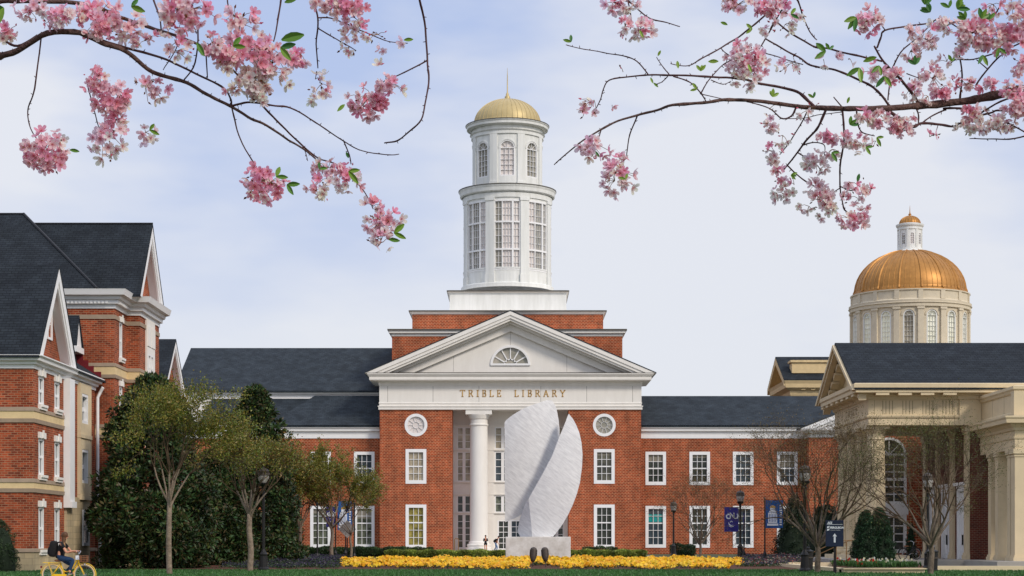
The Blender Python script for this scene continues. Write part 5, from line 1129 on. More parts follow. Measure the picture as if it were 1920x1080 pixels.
def text(s_, h, mt, par, loc, name='lettering', depth=.006, align='LEFT', sx=1, bold=.0, shear=0):
    cu = bpy.data.curves.new(name, 'FONT'); cu.body = s_; cu.size = h/.72; cu.extrude = depth/2; cu.align_x = align; cu.offset = bold; cu.shear = shear
    ob = bpy.data.objects.new('tmp', cu); COL.objects.link(ob); bpy.context.view_layer.update(); me = bpy.data.meshes.new_from_object(ob.evaluated_get(bpy.context.evaluated_depsgraph_get())); bpy.data.objects.remove(ob)
    me.materials.clear(); me.materials.append(M[mt]); me.transform(Matrix.Scale(sx, 4, (1, 0, 0))); me.transform(Matrix.Rotation(R(90), 4, 'X')); o = bpy.data.objects.new(name, me); COL.objects.link(o); o.parent = par; OFF[o.name] = OFF[par.name]; o.location = Vector(loc)-OFF[par.name]; return o
def banner(label, xpole, Y, ytop, ybot, xa, xb, z0, m, kind, edge=False):
    t = thing('banner_pole', label, 'banner', (px(xpole, Y), Y, z0), 'blue banners on black poles'); X0 = px(xpole, Y); b = MB(); zt = pz(ytop, Y)+.12
    b.lathe([(.14, z0), (.14, z0+.3), (.05, z0+.5), (.045, zt), (.07, zt+.02), (.0, zt+.1)], (X0, Y), 10); b.build('pole', 'black', t)
    xa, xb = px(xa, Y), px(xb, Y); za, zb_ = pz(ybot, Y), pz(ytop, Y)
    b = MB(); b.box(min(xa, X0), max(xb, X0), Y-.012, Y+.012, zb_-.02, zb_+.01); b.box(min(xa, X0), max(xb, X0), Y-.012, Y+.012, za-.01, za+.02); b.build('banner_arm', 'black', t)
    b = MB(); nx_ = 8
    for i in range(nx_):
        for j in range(8):
            q = lambda a, c: (xa+(xb-xa)*a/nx_, Y-.02+.03*sin(a*.9+c*.5), za+(zb_-za)*c/8); b.face([q(i, j), q(i+1, j), q(i+1, j+1), q(i, j+1)])
    f = b.build('banner_cloth', m, t, fix=2); sm = f.modifiers.new('s', 'SOLIDIFY'); sm.thickness = .01
    W_, H2_ = xb-xa, zb_-za; pt = lambda u, v, d: Vector((xa+W_*u, Y-.065+d, za+H2_*v)); b = MB()
    if kind == 'seal':   # arched letters over a swirl
        for r_, a0, a1, w_ in ((.27, 3.9, 5.6, .025), (.19, 2.9, 5.4, .035), (.09, .2, 3.2, .03)):
            for i in range(10):
                q0, q1 = a0+(a1-a0)*i/10, a0+(a1-a0)*(i+1)/10; f_ = lambda rr, q: (.5+rr*cos(q), .37+rr*.62*sin(q)); tt = w_*sin(PI*(i+.5)/10)
                b.hexa([pt(*f_(r_-tt, q0), 0), pt(*f_(r_-tt, q1), 0), pt(*f_(r_+tt, q1), 0), pt(*f_(r_+tt, q0), 0), pt(*f_(r_-tt, q0), .008), pt(*f_(r_-tt, q1), .008), pt(*f_(r_+tt, q1), .008), pt(*f_(r_+tt, q0), .008)])
    elif kind == 'dome':
        bx = lambda u0, u1, v0, v1: b.hexa([pt(u0, v0, 0), pt(u1, v0, 0), pt(u1, v1, 0), pt(u0, v1, 0), pt(u0, v0, .008), pt(u1, v0, .008), pt(u1, v1, .008), pt(u0, v1, .008)])
        bx(.08, .72, .08, .16); bx(.14, .66, .18, .55)
        for i in range(5): 
            b.k = 1; u = .2+i*.09; b.hexa([pt(u, .22, -.004), pt(u+.03, .22, -.004), pt(u+.03, .5, -.004), pt(u, .5, -.004), pt(u, .22, .0), pt(u+.03, .22, .0), pt(u+.03, .5, .0), pt(u, .5, .0)]); b.k = 0
        bx(.2, .6, .56, .62); bx(.26, .54, .62, .72)
        b.k = 2
        for i in range(8):
            a, c = PI*i/8, PI*(i+1)/8; b.hexa([pt(.4, .72, 0), pt(.4+.17*cos(a), .72+.1*sin(a), 0), pt(.4+.17*cos(c), .72+.1*sin(c), 0), pt(.4, .7201, 0), pt(.4, .72, .008), pt(.4+.17*cos(a), .72+.1*sin(a), .008), pt(.4+.17*cos(c), .72+.1*sin(c), .008), pt(.4, .7201, .008)])
        b.k = 0
        for i in range(9): bx(.8, .93, .1+i*.085, .1+i*.085+.05)
    if b.v: b.build('banner_emblem', ['wht', 'blue2', 'goldtx'], f, fix=False)
    if kind == 'seal':
        for k, ch_ in enumerate('CNU'):
            lt = text(ch_, H2_*.20, 'wht', f, (xa+W_*(.10, .36, .64)[k], Y-.07, za+H2_*(.53, .57, .53)[k]), name='letter', bold=.02, sx=1.0)
    return t
banner('royal blue banner with white letters and emblem, left of the street lamp', 1387.3, 122.2, 951, 997, 1358, 1384.5, .25, 'blue', 'seal')
banner('bright blue banner with white tower picture, behind the wide bare tree', 1434, 118, 938, 990, 1435.5, 1468, .25, 'blue2', 'dome')
banner('narrow blue banner seen nearly edge on, right behind the lamp', 1395, 125, 962, 1000, 1393.5, 1396.5, .25, 'blue', '')
banner('blue banner half hidden by olive leaves, left one of the two near the portico', 629, 141, 950, 988, 612, 628, .2, 'blue', 'seal')
banner('blue and white tower banner half hidden by olive leaves, nearer the portico', 648, 142, 940, 994, 633, 660, .2, 'blue2', 'dome')
# diamond road sign seen from behind
dsn = thing('road_sign', 'grey diamond-shaped sign seen below the tower banner near the portico', 'road sign', (px(651, 139), 139, .2)); cx_ = px(651, 139); cz_ = pz(992, 139); b = MB(); r_ = .66
b.hexa([(cx_, 139, cz_-r_), (cx_+r_, 139, cz_), (cx_, 139, cz_+r_), (cx_-r_, 139, cz_), (cx_, 139.03, cz_-r_), (cx_+r_, 139.03, cz_), (cx_, 139.03, cz_+r_), (cx_-r_, 139.03, cz_)]); b.build('sign_plate', 'globe', dsn)
b = MB(); b.box(cx_-.04, cx_+.04, 139.031, 139.1, .1, cz_+r_); b.build('post', 'black', dsn)
for xx, lb in ((664.5, 'plain thin black post, right of the diamond sign'), (595, 'plain thin black post among the olive trees')):
    b = MB(); X0 = px(xx, 122); b.lathe([(.12, .2), (.12, .45), (.05, .6), (.05, pz(945, 122)), (.08, pz(944, 122)), (0, pz(942, 122))], (X0, 122), 10); o = b.build('post', 'black'); tag(o, lb, 'post')
# navy direction sign
sY = 79.0; ns = thing('direction_sign', 'navy blue sign with white lettering and an upward arrow', 'sign', (px(1565.5, sY), sY, 0)); xa, xb, za, zb_ = px(1548, sY), px(1581.5, sY), pz(1025, sY), pz(975.5, sY)
b = MB(); b.box(xa, xb, sY-.04, sY+.04, za, zb_); pnl = b.build('sign_panel', 'navy', ns); mm = pnl.modifiers.new('b', 'BEVEL'); mm.width = .012
b = MB(); X0 = px(1566, sY); b.box(X0-.045, X0+.045, sY+.041, sY+.12, 0, zb_-.1); b.box(X0-.06, X0+.06, sY+.02, sY+.14, 0, .5); b.build('post', 'black', ns)
yy = sY-.046; b = MB(); W_ = xb-xa; xq = lambda u: xa+W_*u; zq = lambda v: zb_-(zb_-za)*v; fy_ = sY-.04
ptS = lambda u, v, d: Vector((xq(u), fy_-.008+d, zq(v)))
def pl2(pts): b.face([ptS(u, v, 0) for u, v in pts]); 
for i in range(3):
    o_ = .07+i*.085; P3 = [(o_, .135), (o_+.11, .03), (o_+.11, .075 if i < 2 else .135), (o_+.075, .135)]; pl2(P3)
pl2([(.06, .155), (.94, .155), (.94, .168), (.06, .168)])
pl2([(.45, .84), (.55, .84), (.55, .6), (.45, .6)]); pl2([(.38, .61), (.62, .61), (.5, .5)])
for (u, v) in ((.06, .23), (.13, .22), (.06, .33), (.13, .32)): 
    pl2([(u, v+.075), (u+.02, v), (u+.085, v-.005), (u+.06, v+.06)])
b.build('logo_and_arrow', 'wht', pnl, fix=False)
text('FERGUSON', .085, 'wht', pnl, (xq(.24), fy_-.01, zq(.315)), sx=.98, bold=.006)
text('Center for the Arts', .035, 'wht', pnl, (xq(.26), fy_-.01, zq(.385)), sx=1.05)
# litter bin, bollards, handrails
def bin_(label, x, y, z0):
    b = MB(); b.lathe([(.25, z0), (.25, z0+.1), (.22, z0+.12), (.24, z0+.85), (.27, z0+.88), (.27, z0+.93), (.1, z0+1.0), (.1, z0+1.1), (.02, z0+1.12)], (x, y), 18); t = thing('litter_bin', label, 'litter bin', (x, y, z0)); b.build('bin_body', 'black', t)
    b = MB(); b.lathe([(.285, z0+.6), (.285, z0+.66)], (x, y), 18); b.build('bin_band', 'bronze', t)
bin_('black litter bin right of the bare tree before the portico', px(1748.5, 84), 84, 0)
bin_('dark litter bin behind the wide bare tree', px(1515, 86), 86, 0)
rl = thing('handrail', 'thin brown stair handrail between the navy sign and the conical shrubs', 'handrail', (px(1590, 103), 103, .1))
for xo in (px(1568, 103), px(1587, 103)):
    b = MB(); b.tube([(xo, 103, .1), (xo, 103, 1.32), (xo+.08, 103, 1.4), (xo+.9, 103, 1.42), (xo+1.0, 103, 1.3), (xo+1.0, 103, .2)], .028, 6); b.tube([(xo, 103, 1.35), (xo-.9, 103.4, .9), (xo-1.6, 103.8, .55)], .025, 6); b.tube([(xo-1.55, 103.8, .55), (xo-1.55, 103.8, .0)], .025, 6); b.build('rail', 'rail', rl)
rl2 = thing('handrail', 'short brass handrail at the left foot of the portico entrance', 'handrail', (px(854, 198), 198, .2)); b = MB(); x_ = px(852, 198); b.tube([(x_, 198, .2), (x_, 198, 1.55), (x_+.1, 198, 1.65), (x_+.35, 198, 1.65), (x_+.42, 198, 1.55), (x_+.42, 198, .2)], .05, 6); b.build('rail', 'rail', rl2)
# floodlights in the flower bed
for xx, lb in ((999, 'left bronze bullet floodlight among the yellow flowers'), (1023, 'right bronze bullet floodlight among the yellow flowers')):
    Y = 96.5; x = px(xx, Y); zb_ = pz(1060, Y); zt_ = pz(1032, Y); t = thing('floodlight', lb, 'floodlight', (x, Y, .05), 'floodlights pointing at the sculpture'); b = MB()
    r_ = .185; pr = [(0, 0), (.1, .01), (.13, .12), (.165, .2), (r_, .3), (r_, .62), (.15, .70), (.08, .75), (0, .765)]; b.lathe(pr, (0, 0), 20)
    for i in range(8): b.lathe([(r_*.96, .3+i*.04), (r_+.012, .31+i*.04), (r_+.012, .325+i*.04), (r_*.96, .335+i*.04)], (0, 0), 20)
    mt = Matrix.Translation((x, Y, .33)) @ Matrix.Rotation(R(-14), 4, 'X') @ Matrix.Rotation(R(4 if xx < 1010 else -4), 4, 'Y'); b.v = [tuple(mt @ Vector(v)) for v in b.v]; b.build('lamp_housing', 'bronze', t, smooth=True)
    b = MB(); b.tube([(x, Y, 0), (x, Y+.02, .36)], .03, 8); b.build('stem', 'bronze', t)
# ================================================================ people
def skin(name, nodes, edges, m, par, sub=2, root=0):
    me = bpy.data.meshes.new('t'); me.from_pydata([n[0] for n in nodes], edges, []); o = bpy.data.objects.new('t', me); COL.objects.link(o)
    md = o.modifiers.new('s', 'SKIN'); md.use_smooth_shade = True; md.branch_smoothing = .3; sv = me.skin_vertices[0].data
    for i, n in enumerate(nodes): r = n[1]; sv[i].radius = (r, r) if not hasattr(r, '__len__') else r
    for s_ in sv: s_.use_root = False
    sv[root].use_root = True
    s2 = o.modifiers.new('u', 'SUBSURF'); s2.levels = sub; s2.render_levels = sub
    bpy.context.view_layer.update(); nm = bpy.data.meshes.new_from_object(o.evaluated_get(bpy.context.evaluated_depsgraph_get())); bpy.data.objects.remove(o)
    nm.materials.clear(); nm.materials.append(M[m] if isinstance(m, str) else m)
    for p in nm.polygons: p.use_smooth = True; p.material_index = 0
    return link(name, nm, par)
def chain(nodes, edges, start, pts):
    i = start
    for p, r in pts: nodes.append((Vector(p), r)); edges.append((i, len(nodes)-1)); i = len(nodes)-1
    return i
def hand(nodes, edges, wi, d, side, down, curl=.9):
    """palm along d, thumb towards side, fingers curl towards down"""
    w = nodes[wi][0]; d = Vector(d).normalized(); s = Vector(side).normalized(); n = Vector(down).normalized()
    pi = chain(nodes, edges, wi, [(w+d*.04, .022), (w+d*.075, .026)])
    for k, (o, L) in enumerate(((.028, .068), (.010, .078), (-.010, .072), (-.028, .058))):
        b = w+d*.085+s*o; c1 = b+(d*cos(curl*.5)+n*sin(curl*.5))*L*.45; c2 = c1+(d*cos(curl*1.4)+n*sin(curl*1.4))*L*.33; c3 = c2+(d*cos(curl*2.2)+n*sin(curl*2.2))*L*.25
        chain(nodes, edges, pi, [(b, .009), (c1, .0085), (c2, .008), (c3, .0065)])
    b = w+d*.03+s*.032; chain(nodes, edges, wi, [(b, .011), (b+d*.025+s*.018+n*.01, .010), (b+d*.05+s*.014+n*.028, .008)])
def blob(b, c, r, n=14, m=10, mt=None):
    pr = [(r[0]*cos(-PI/2+PI*i/m)+1e-4, r[2]*sin(-PI/2+PI*i/m)) for i in range(m+1)]; k0 = len(b.v); b.lathe(pr, (0, 0), n)
    for i in range(k0, len(b.v)):
        x, y, z = b.v[i]; v = Vector((x, y*r[1]/r[0], z)); 
        if mt: v = mt @ v
        b.v[i] = (c[0]+v.x, c[1]+v.y, c[2]+v.z)
def person(label, loc, rz, J, clothes, hair, hcol, group=None, curl=.9, eyes=True, sc=1.0, shirtm='cblack', legm='jeans', sleeve=.6, legs_cov=1.0, skirt=None):
    t = thing('person', label, 'person', loc, group, local=True); t.rotation_euler = (0, 0, rz); t.scale = (sc,)*3
    V = {k: Vector(v) for k, v in J.items()}; fw = V['face'].normalized(); up = (V['head']-V['neck']).normalized()
    N_ = []; E_ = []; N_.append((V['pelvis'], (.13, .105)))
    ch_ = chain(N_, E_, 0, [(V['waist'], (.115, .085)), (V['chest'], (.135, .10)), (V['neck']-up*.03, .07), (V['neck']+up*.04, .05)]); 
    h = V['head']; hd = chain(N_, E_, ch_, [(h-up*.06+fw*.018, .068), (h+fw*.005, (.078, .092)), (h+up*.065-fw*.01, .066)])
    chain(N_, E_, hd-1, [(h+fw*.085-up*.005, .022), (h+fw*.112-up*.02, .012)])   # nose
    chi = 2
    for s_ in ('l', 'r'):
        sh, el, wr = V['sh_'+s_], V['el_'+s_], V['wr_'+s_]
        e = chain(N_, E_, chi, [(sh, .052), ((sh+el)/2, .042), (el, .036), (el.lerp(wr, .4), .036), (wr, .023)]); d = V.get('hd_'+s_, wr-el); hand(N_, E_, e, d, V.get('hs_'+s_, Vector((0, 0, 1))), V.get('hn_'+s_, Vector((0, 0, -1))), curl)
        hp, kn, an, to = V['hip_'+s_], V['kn_'+s_], V['an_'+s_], V['toe_'+s_]
        e = chain(N_, E_, 0, [(hp, .085), (hp.lerp(kn, .5), .072), (kn, .053), (kn.lerp(an, .35), .053), (an, .034), (an.lerp(to, .5)-Vector((0, 0, .02)), .036), (to, .028)])
    body = skin('body', N_, E_, 'skin', t)
    # shirt
    N_ = [(V['pelvis']-Vector((0, 0, .06)), (.12, .10))]; E_ = []; c = chain(N_, E_, 0, [(V['pelvis']+Vector((0, 0, .05)), (.165, .14)), (V['waist'], (.152, .126)), (V['chest'], (.152, .118)), (V['neck']-up*.035, .076)])
    for s_ in ('l', 'r'): sh, el, wr = V['sh_'+s_], V['el_'+s_], V['wr_'+s_]; pts_s = [(sh, .068), (sh.lerp(el, .6), .058)]+([(el, .052), (el.lerp(wr, .9), .04)] if sleeve > 1 else []); chain(N_, E_, 3, pts_s)
    skin('shirt', N_, E_, shirtm, t, root=0)
    N_ = [(V['pelvis'], (.150, .125))]; E_ = []; chain(N_, E_, 0, [(V['pelvis'].lerp(V['waist'], .75), (.150, .124))])
    for s_ in ('l', 'r'):
        hp, kn, an = V['hip_'+s_], V['kn_'+s_], V['an_'+s_]; pts_l = [(hp, .10), (hp.lerp(kn, .5), .085)]
        if legs_cov > .9: pts_l += [(kn, .066), (kn.lerp(an, .4), .063), (kn.lerp(an, .93), .046)]
        chain(N_, E_, 0, pts_l)
    skin('trousers' if legs_cov > .9 else 'shorts', N_, E_, legm, t)
    for s_ in ('l', 'r'):
        an, to = V['an_'+s_], V['toe_'+s_]; skin('shoe', [(an-Vector((0, 0, .01)), .043), (an.lerp(to, .5)-Vector((0, 0, .022)), .042), (to, .034)], [(0, 1), (1, 2)], 'cdark', t, 1)
    b = MB(); q = up.to_track_quat('Z', 'Y').to_matrix(); blob(b, h+up*.03-fw*.022, (.093, .10, .112), 16, 12, q); ho = b.build('hair', hcol, t, smooth=True)
    if hair:
        N_ = [(h-fw*.03, .08)]; E_ = []; chain(N_, E_, 0, [(Vector(p), r) for p, r in hair]); skin('long_hair', N_, E_, hcol, t)
        if hair[-1][0][2] > 1.05 and sc == 1.0 and rz == 0: pass
    if eyes:
        sd = fw.cross(up).normalized()
        for s_ in (-1, 1): b = MB(); blob(b, h+fw*.083+sd*s_*.033+up*.008, (.012, .012, .010), 8, 6); b.build('eye', 'cblack', t)
        b = MB(); b.tube([h+fw*.088-up*.055-sd*.022, h+fw*.094-up*.056, h+fw*.088-up*.055+sd*.022], .005, 6); b.build('mouth', 'leather', t)
    return t
def backpack(label, loc, rz, c, size, tilt, sc=1):
    t = thing('backpack', label, 'backpack', loc, local=True); t.rotation_euler = (0, 0, rz); b = MB(); mt = Matrix.Rotation(tilt, 3, 'Y')
    for cc_, r_, nm in ((Vector(c), size, 'bag_body'), (Vector(c)+mt @ Vector((-size[0]*.75, 0, -size[2]*.3)), (size[0]*.55, size[1]*.75, size[2]*.5), 'front_pocket')):
        b = MB(); n, m_ = 18, 12
        for i in range(m_+1):
            a = -PI/2+PI*i/m_
            for j in range(n):
                q = 2*PI*j/n; f = lambda v: math.copysign(abs(v)**.55, v); v = mt @ Vector((r_[0]*f(cos(q))*abs(cos(a))**.55, r_[1]*f(sin(q))*abs(cos(a))**.55, r_[2]*f(sin(a)))); b.v.append(tuple(cc_+v))
        for i in range(m_):
            for j in range(n): p, q = i*n+j, i*n+(j+1) % n; b.f.append((p, q, q+n, p+n)); b.m.append(0)
        b.build(nm, 'cblack', t, smooth=True)
    for s_ in (-1, 1):
        b = MB(); p = lambda x, z: Vector(c)+mt @ Vector((x, s_*size[1]*.62, z)); b.tube(smoothline([p(size[0]*.8, size[2]*.8), p(size[0]*1.9, size[2]*.95), p(size[0]*2.5, size[2]*.3), p(size[0]*1.7, -size[2]*.55), p(size[0]*.8, -size[2]*.75)]), .016, 6); b.build('strap', 'cdark', t)
    return t
# cyclist, local x forward
CX, CYy = px(122, 57), 57.0
J = dict(pelvis=(-.16, 0, .87), waist=(-.15, 0, 1.0), chest=(-.11, 0, 1.2), neck=(-.05, 0, 1.36), head=(.0, 0, 1.515), face=(1, .25, -.08),
 sh_r=(-.075, -.17, 1.30), el_r=(.10, -.25, 1.02), wr_r=(.30, -.27, 1.06), sh_l=(-.075, .17, 1.30), el_l=(.12, .25, 1.05), wr_l=(.30, .27, 1.06),
 hd_r=(1, 0, .12), hd_l=(1, 0, .12), hs_r=(0, 1, 0.1), hs_l=(0, -1, .1),
 hip_r=(-.13, -.09, .85), kn_r=(.27, -.12, .80), an_r=(.165, -.13, .44), toe_r=(.30, -.14, .39), hip_l=(-.13, .09, .85), kn_l=(.20, .12, .62), an_l=(-.13, .13, .30), toe_l=(.0, .13, .225))
cy = person('woman riding the yellow bicycle, black t-shirt, blue jeans, long brown hair', (CX, CYy, .012), 0, J, None, [((-.03, -.02, 1.44), .075), ((-.035, -.05, 1.33), .062), ((-.02, -.09, 1.23), .045)], 'hairb', curl=1.15)
N_ = [(Vector((-.03, -.06, 1.33)), .055), (Vector((.0, -.10, 1.22)), .04), (Vector((.015, -.115, 1.12)), .02)]; skin('hair_tips', N_, [(0, 1), (1, 2)], 'hairt', cy, 1)
backpack('black backpack worn by the woman on the yellow bicycle', (CX, CYy, .012), 0, (-.355, 0, 1.13), (.12, .16, .25), R(8))
def bicycle(label, loc, rz, frame, tyre, flip=1, basket=True):
    t = thing('bicycle', label, 'bicycle', loc, local=True); t.rotation_euler = (0, 0, rz); rh, fh, r = Vector((-.38, 0, .345)), Vector((.585, 0, .345)), .333
    BB = Vector((0, 0, .29))
    for hb in (rh, fh):
        b = MB(); n = 40; k = 8
        for i in range(n):
            a = 2*PI*i/n
            for j in range(k): q = 2*PI*j/k; rr = r-.024+.024*cos(q); b.v.append((hb.x+rr*cos(a), .024*sin(q), hb.z+rr*sin(a)))
        for i in range(n):
            for j in range(k): p = i*k+j; q = i*k+(j+1) % k; p2 = ((i+1) % n)*k+j; q2 = ((i+1) % n)*k+(j+1) % k; b.f.append((p, q, q2, p2)); b.m.append(0)
        w_ = b.build('wheel', tyre, t, smooth=True)
        b = MB(); b.tube([(hb.x+(r-.05)*cos(2*PI*i/32), 0, hb.z+(r-.05)*sin(2*PI*i/32)) for i in range(33)], .012, 6); b.build('rim', 'steel', w_)
        b = MB(); b.tube([(hb.x, -.05, hb.z), (hb.x, .05, hb.z)], .02, 8)
        for i in range(20): a = 2*PI*i/20; b.tube([(hb.x, .025*(-1)**i, hb.z), (hb.x+(r-.055)*cos(a), 0, hb.z+(r-.055)*sin(a))], .0022, 3)
        b.build('spokes', 'steel', w_)
        a0, a1 = (R(8), R(175)) if hb is rh else (R(-5), R(150)); b = MB(); q = [(hb.x+(r+.018)*cos(a0+(a1-a0)*i/24), hb.z+(r+.018)*sin(a0+(a1-a0)*i/24)) for i in range(25)]
        for i in range(24):
            (x0, z0), (x1, z1) = q[i], q[i+1]; dx0, dz0 = (x0-hb.x)*.03, (z0-hb.z)*.03
            b.hexa([(x0, -.032, z0), (x1, -.032, z1), (x1, .032, z1), (x0, .032, z0), (x0+dx0, -.03, z0+dz0), (x1+dx0, -.03, z1+dz0), (x1+dx0, .03, z1+dz0), (x0+dx0, .03, z0+dz0)])
        b.build('mudguard', frame, t)
    b = MB(); HT, HB_ = Vector((.375, 0, .87)), Vector((.415, 0, .72)); ST = Vector((-.15, 0, .72))
    b.tube([BB, ST], .019, 8); b.tube([HT, HB_], .026, 8); b.tube(smoothline([HB_, (.28, 0, .46), (.14, 0, .34), BB]), .022, 8); b.tube(smoothline([HT-Vector((0, 0, .04)), (.22, 0, .55), (.08, 0, .44), (-.055, 0, .46)]), .019, 8)
    for s_ in (-1, 1):
        b.tube([BB+Vector((0, s_*.03, 0)), rh+Vector((0, s_*.06, 0))], .012, 6); b.tube([ST+Vector((.02, s_*.02, -.04)), rh+Vector((0, s_*.06, 0))], .011, 6); b.tube([HB_+Vector((0, s_*.045, 0)), HB_+Vector((.04, s_*.05, -.1)), fh+Vector((0, s_*.055, 0))], .015, 6)
    b.build('frame', frame, t, smooth=True)
    b = MB()
    for s_ in (-1, 1): b.tube(smoothline([(.40, 0, .95), (.43, s_*.10, 1.02), (.42, s_*.22, 1.06), (.34, s_*.27, 1.06), (.20, s_*.29, 1.02)]), .012, 6)
    b.tube([HT, (.40, 0, .96)], .014, 6); b.build('handlebar', 'steel', t)
    for s_ in (-1, 1): b = MB(); b.tube([(.345, s_*.27, 1.06), (.20, s_*.29, 1.02)], .018, 8); b.build('grip', 'leather', t)
    b = MB(); blob(b, (-.2, 0, .775), (.13, .10, .04)); blob(b, (-.06, 0, .775), (.10, .04, .03)); b.build('saddle', 'leather', t, smooth=True)
    b = MB()
    for s_ in (-1, 1): b.tube([(-.12, s_*.06, .70), (-.66, s_*.06, .715)], .010, 5); b.tube([rh+Vector((0, s_*.065, 0)), (-.5, s_*.06, .71)], .009, 5)
    for i in range(5): b.tube([(-.2-.1*i, -.06, .708), (-.2-.1*i, .06, .708)], .008, 5)
    b.build('luggage_rack', frame, t)
    b = MB(); b.tube([(.0, -.05, .29), (.18, -.07, .37)], .012, 6); b.box(.13, .25, -.17, -.07, .355, .385); b.tube([(.0, .05, .29), (-.16, .07, .21)], .012, 6); b.box(-.22, -.10, .07, .17, .19, .22); b.build('crank', 'steel', t)
    b = MB(); b.hexa([(-.40, -.062, .30), (.06, -.062, .24), (.06, -.045, .24), (-.40, -.045, .30), (-.40, -.062, .37), (.06, -.062, .36), (.06, -.045, .36), (-.40, -.045, .37)]); b.build('chain_guard', frame, t)
    if basket:
        b = MB(); 
        for z in (.74, .80, .86, .92): q = .015*(z-.74)/.18; b.tube([(.47-q, -.13-q, z), (.68+q, -.13-q, z), (.68+q, .13+q, z), (.47-q, .13+q, z), (.47-q, -.13-q, z)], .007, 4)
        for i in range(7): y_ = -.13+.26*i/6; b.tube([(.47, y_, .74), (.47, y_, .92)], .005, 4); b.tube([(.68, y_, .74), (.68, y_, .92)], .005, 4); b.tube([(.47, y_, .74), (.68, y_, .74)], .005, 4)
        for i in range(5): x_ = .47+.21*i/4; b.tube([(x_, -.13, .74), (x_, -.135, .92)], .005, 4); b.tube([(x_, .13, .74), (x_, .135, .92)], .005, 4)
        b.build('basket', 'leather', t)
        b = MB(); b.box(.33, .44, -.05, -.042, .80, .93); b.build('number_plate', 'wht', t)
        b = MB(); blob(b, (.60, -.02, .66), (.035, .035, .035)); b.build('headlight', 'steel', t, smooth=True)
        b = MB(); b.box(-.74, -.70, -.03, .03, .55, .61); b.build('rear_reflector', 'redst', t)
    return t
bicycle('yellow step-through bicycle ridden by the woman with the backpack', (CX, CYy, .012), 0, 'yellow', 'cream_tyre')
bicycle('dark bicycle parked on the terrace behind the tulips', (px(1703, 105.5), 105.5, TZ), R(28), 'black', 'black', basket=False)
b = MB()   # grips touch the hands: nothing else rests on the bicycle
J2 = dict(pelvis=(0, 0, .93), waist=(0, 0, 1.08), chest=(.01, 0, 1.28), neck=(.01, 0, 1.46), head=(.03, 0, 1.62), face=(1, 0, -.1),
 sh_r=(0, -.17, 1.40), el_r=(.03, -.22, 1.13), wr_r=(.22, -.09, 1.18), sh_l=(0, .17, 1.40), el_l=(.03, .22, 1.13), wr_l=(.22, .07, 1.24), hd_r=(.5, .7, .3), hd_l=(.5, -.7, .3), hs_r=(0, 0, 1), hs_l=(0, 0, 1), hn_r=(-.3, .6, 0), hn_l=(-.3, -.6, 0),
 hip_r=(0, -.09, .90), kn_r=(.02, -.09, .49), an_r=(0, -.09, .08), toe_r=(.15, -.10, .035), hip_l=(0, .09, .90), kn_l=(.02, .09, .49), an_l=(0, .09, .08), toe_l=(.15, .10, .035))
person('woman standing by the column, dark jacket, bare legs, long dark hair, looking at her hands', (px(910.5, 198.6), 198.6, .225), R(-90), J2, None, [((-.06, 0, 1.50), .08), ((-.06, 0, 1.36), .075), ((-.05, 0, 1.22), .05)], 'haird', shirtm='cdark', legm='cblack', sleeve=2, legs_cov=.5, sc=1.03)
J3 = dict(pelvis=(-.05, 0, .92), waist=(.0, 0, 1.06), chest=(.10, 0, 1.24), neck=(.2, 0, 1.39), head=(.29, 0, 1.52), face=(1, -.3, -.3),
 sh_r=(.13, -.18, 1.33), el_r=(.16, -.23, 1.05), wr_r=(.30, -.2, .86), sh_l=(.13, .18, 1.33), el_l=(.10, .23, 1.05), wr_l=(.22, .22, .84),
 hip_r=(-.05, -.09, .90), kn_r=(.16, -.1, .50), an_r=(.05, -.1, .09), toe_r=(.20, -.1, .04), hip_l=(-.05, .09, .90), kn_l=(-.02, .09, .49), an_l=(-.25, .09, .14), toe_l=(-.12, .09, .045))
person('person leaning forward while walking right, black t-shirt, light blue jeans, short dark hair', (px(930, 198.6), 198.6, .225), R(-12), J3, None, None, 'haird', legm='ljeans', curl=.4, sc=1.05)
backpack('dark backpack on the person walking beside the sculpture plinth', (px(930, 198.6), 198.6, .225), R(-12), (-.11, 0, 1.22), (.10, .15, .21), R(32))
# ================================================================ cherry blossom trees in the foreground
BD = {}
rf = random.Random(12); rgf = np.random.default_rng(12)
def dep(x, y, base): return base+.45*noise.noise(Vector((x*.004, y*.004, base)))
def CP(p, base): return P(p[0], p[1], dep(p[0], p[1], base))
def branch(t, pts, w0, w1, base, m='twig', bumps=True, name='branch'):
    q = smoothline([CP(p, base) for p in pts], 5); n = len(q); s = base/F; rr = [(w0+(w1-w0)*(i/(n-1))**.8)*.5*s for i in range(n)]
    L_ = 0
    for i in range(1, n-1):
        j = noise.noise(q[i]*14)*1.3*s; q[i] = q[i]+Vector((j, 0, noise.noise(q[i]*14+Vector((5, 5, 5)))*1.3*s)); rr[i] *= 1+.22*max(0, noise.noise(q[i]*40))*2
    b = MB(); b.tube(q, rr, 9 if w0 > 6 else 6)
    if bumps:      # buds and spur stubs
        for i in range(2, n-1, 2):
            d = Vector((rf.gauss(0, 1), rf.gauss(0, .6), rf.gauss(0, 1))).normalized(); l = rf.uniform(2, 5)*s+rr[i]; b.tube([q[i], q[i]+d*l*.6, q[i]+d*l], [max(.9*s*.8, rr[i]*.4), .9*s, .4*s], 4)
    return b.build(name, m, t, smooth=True)
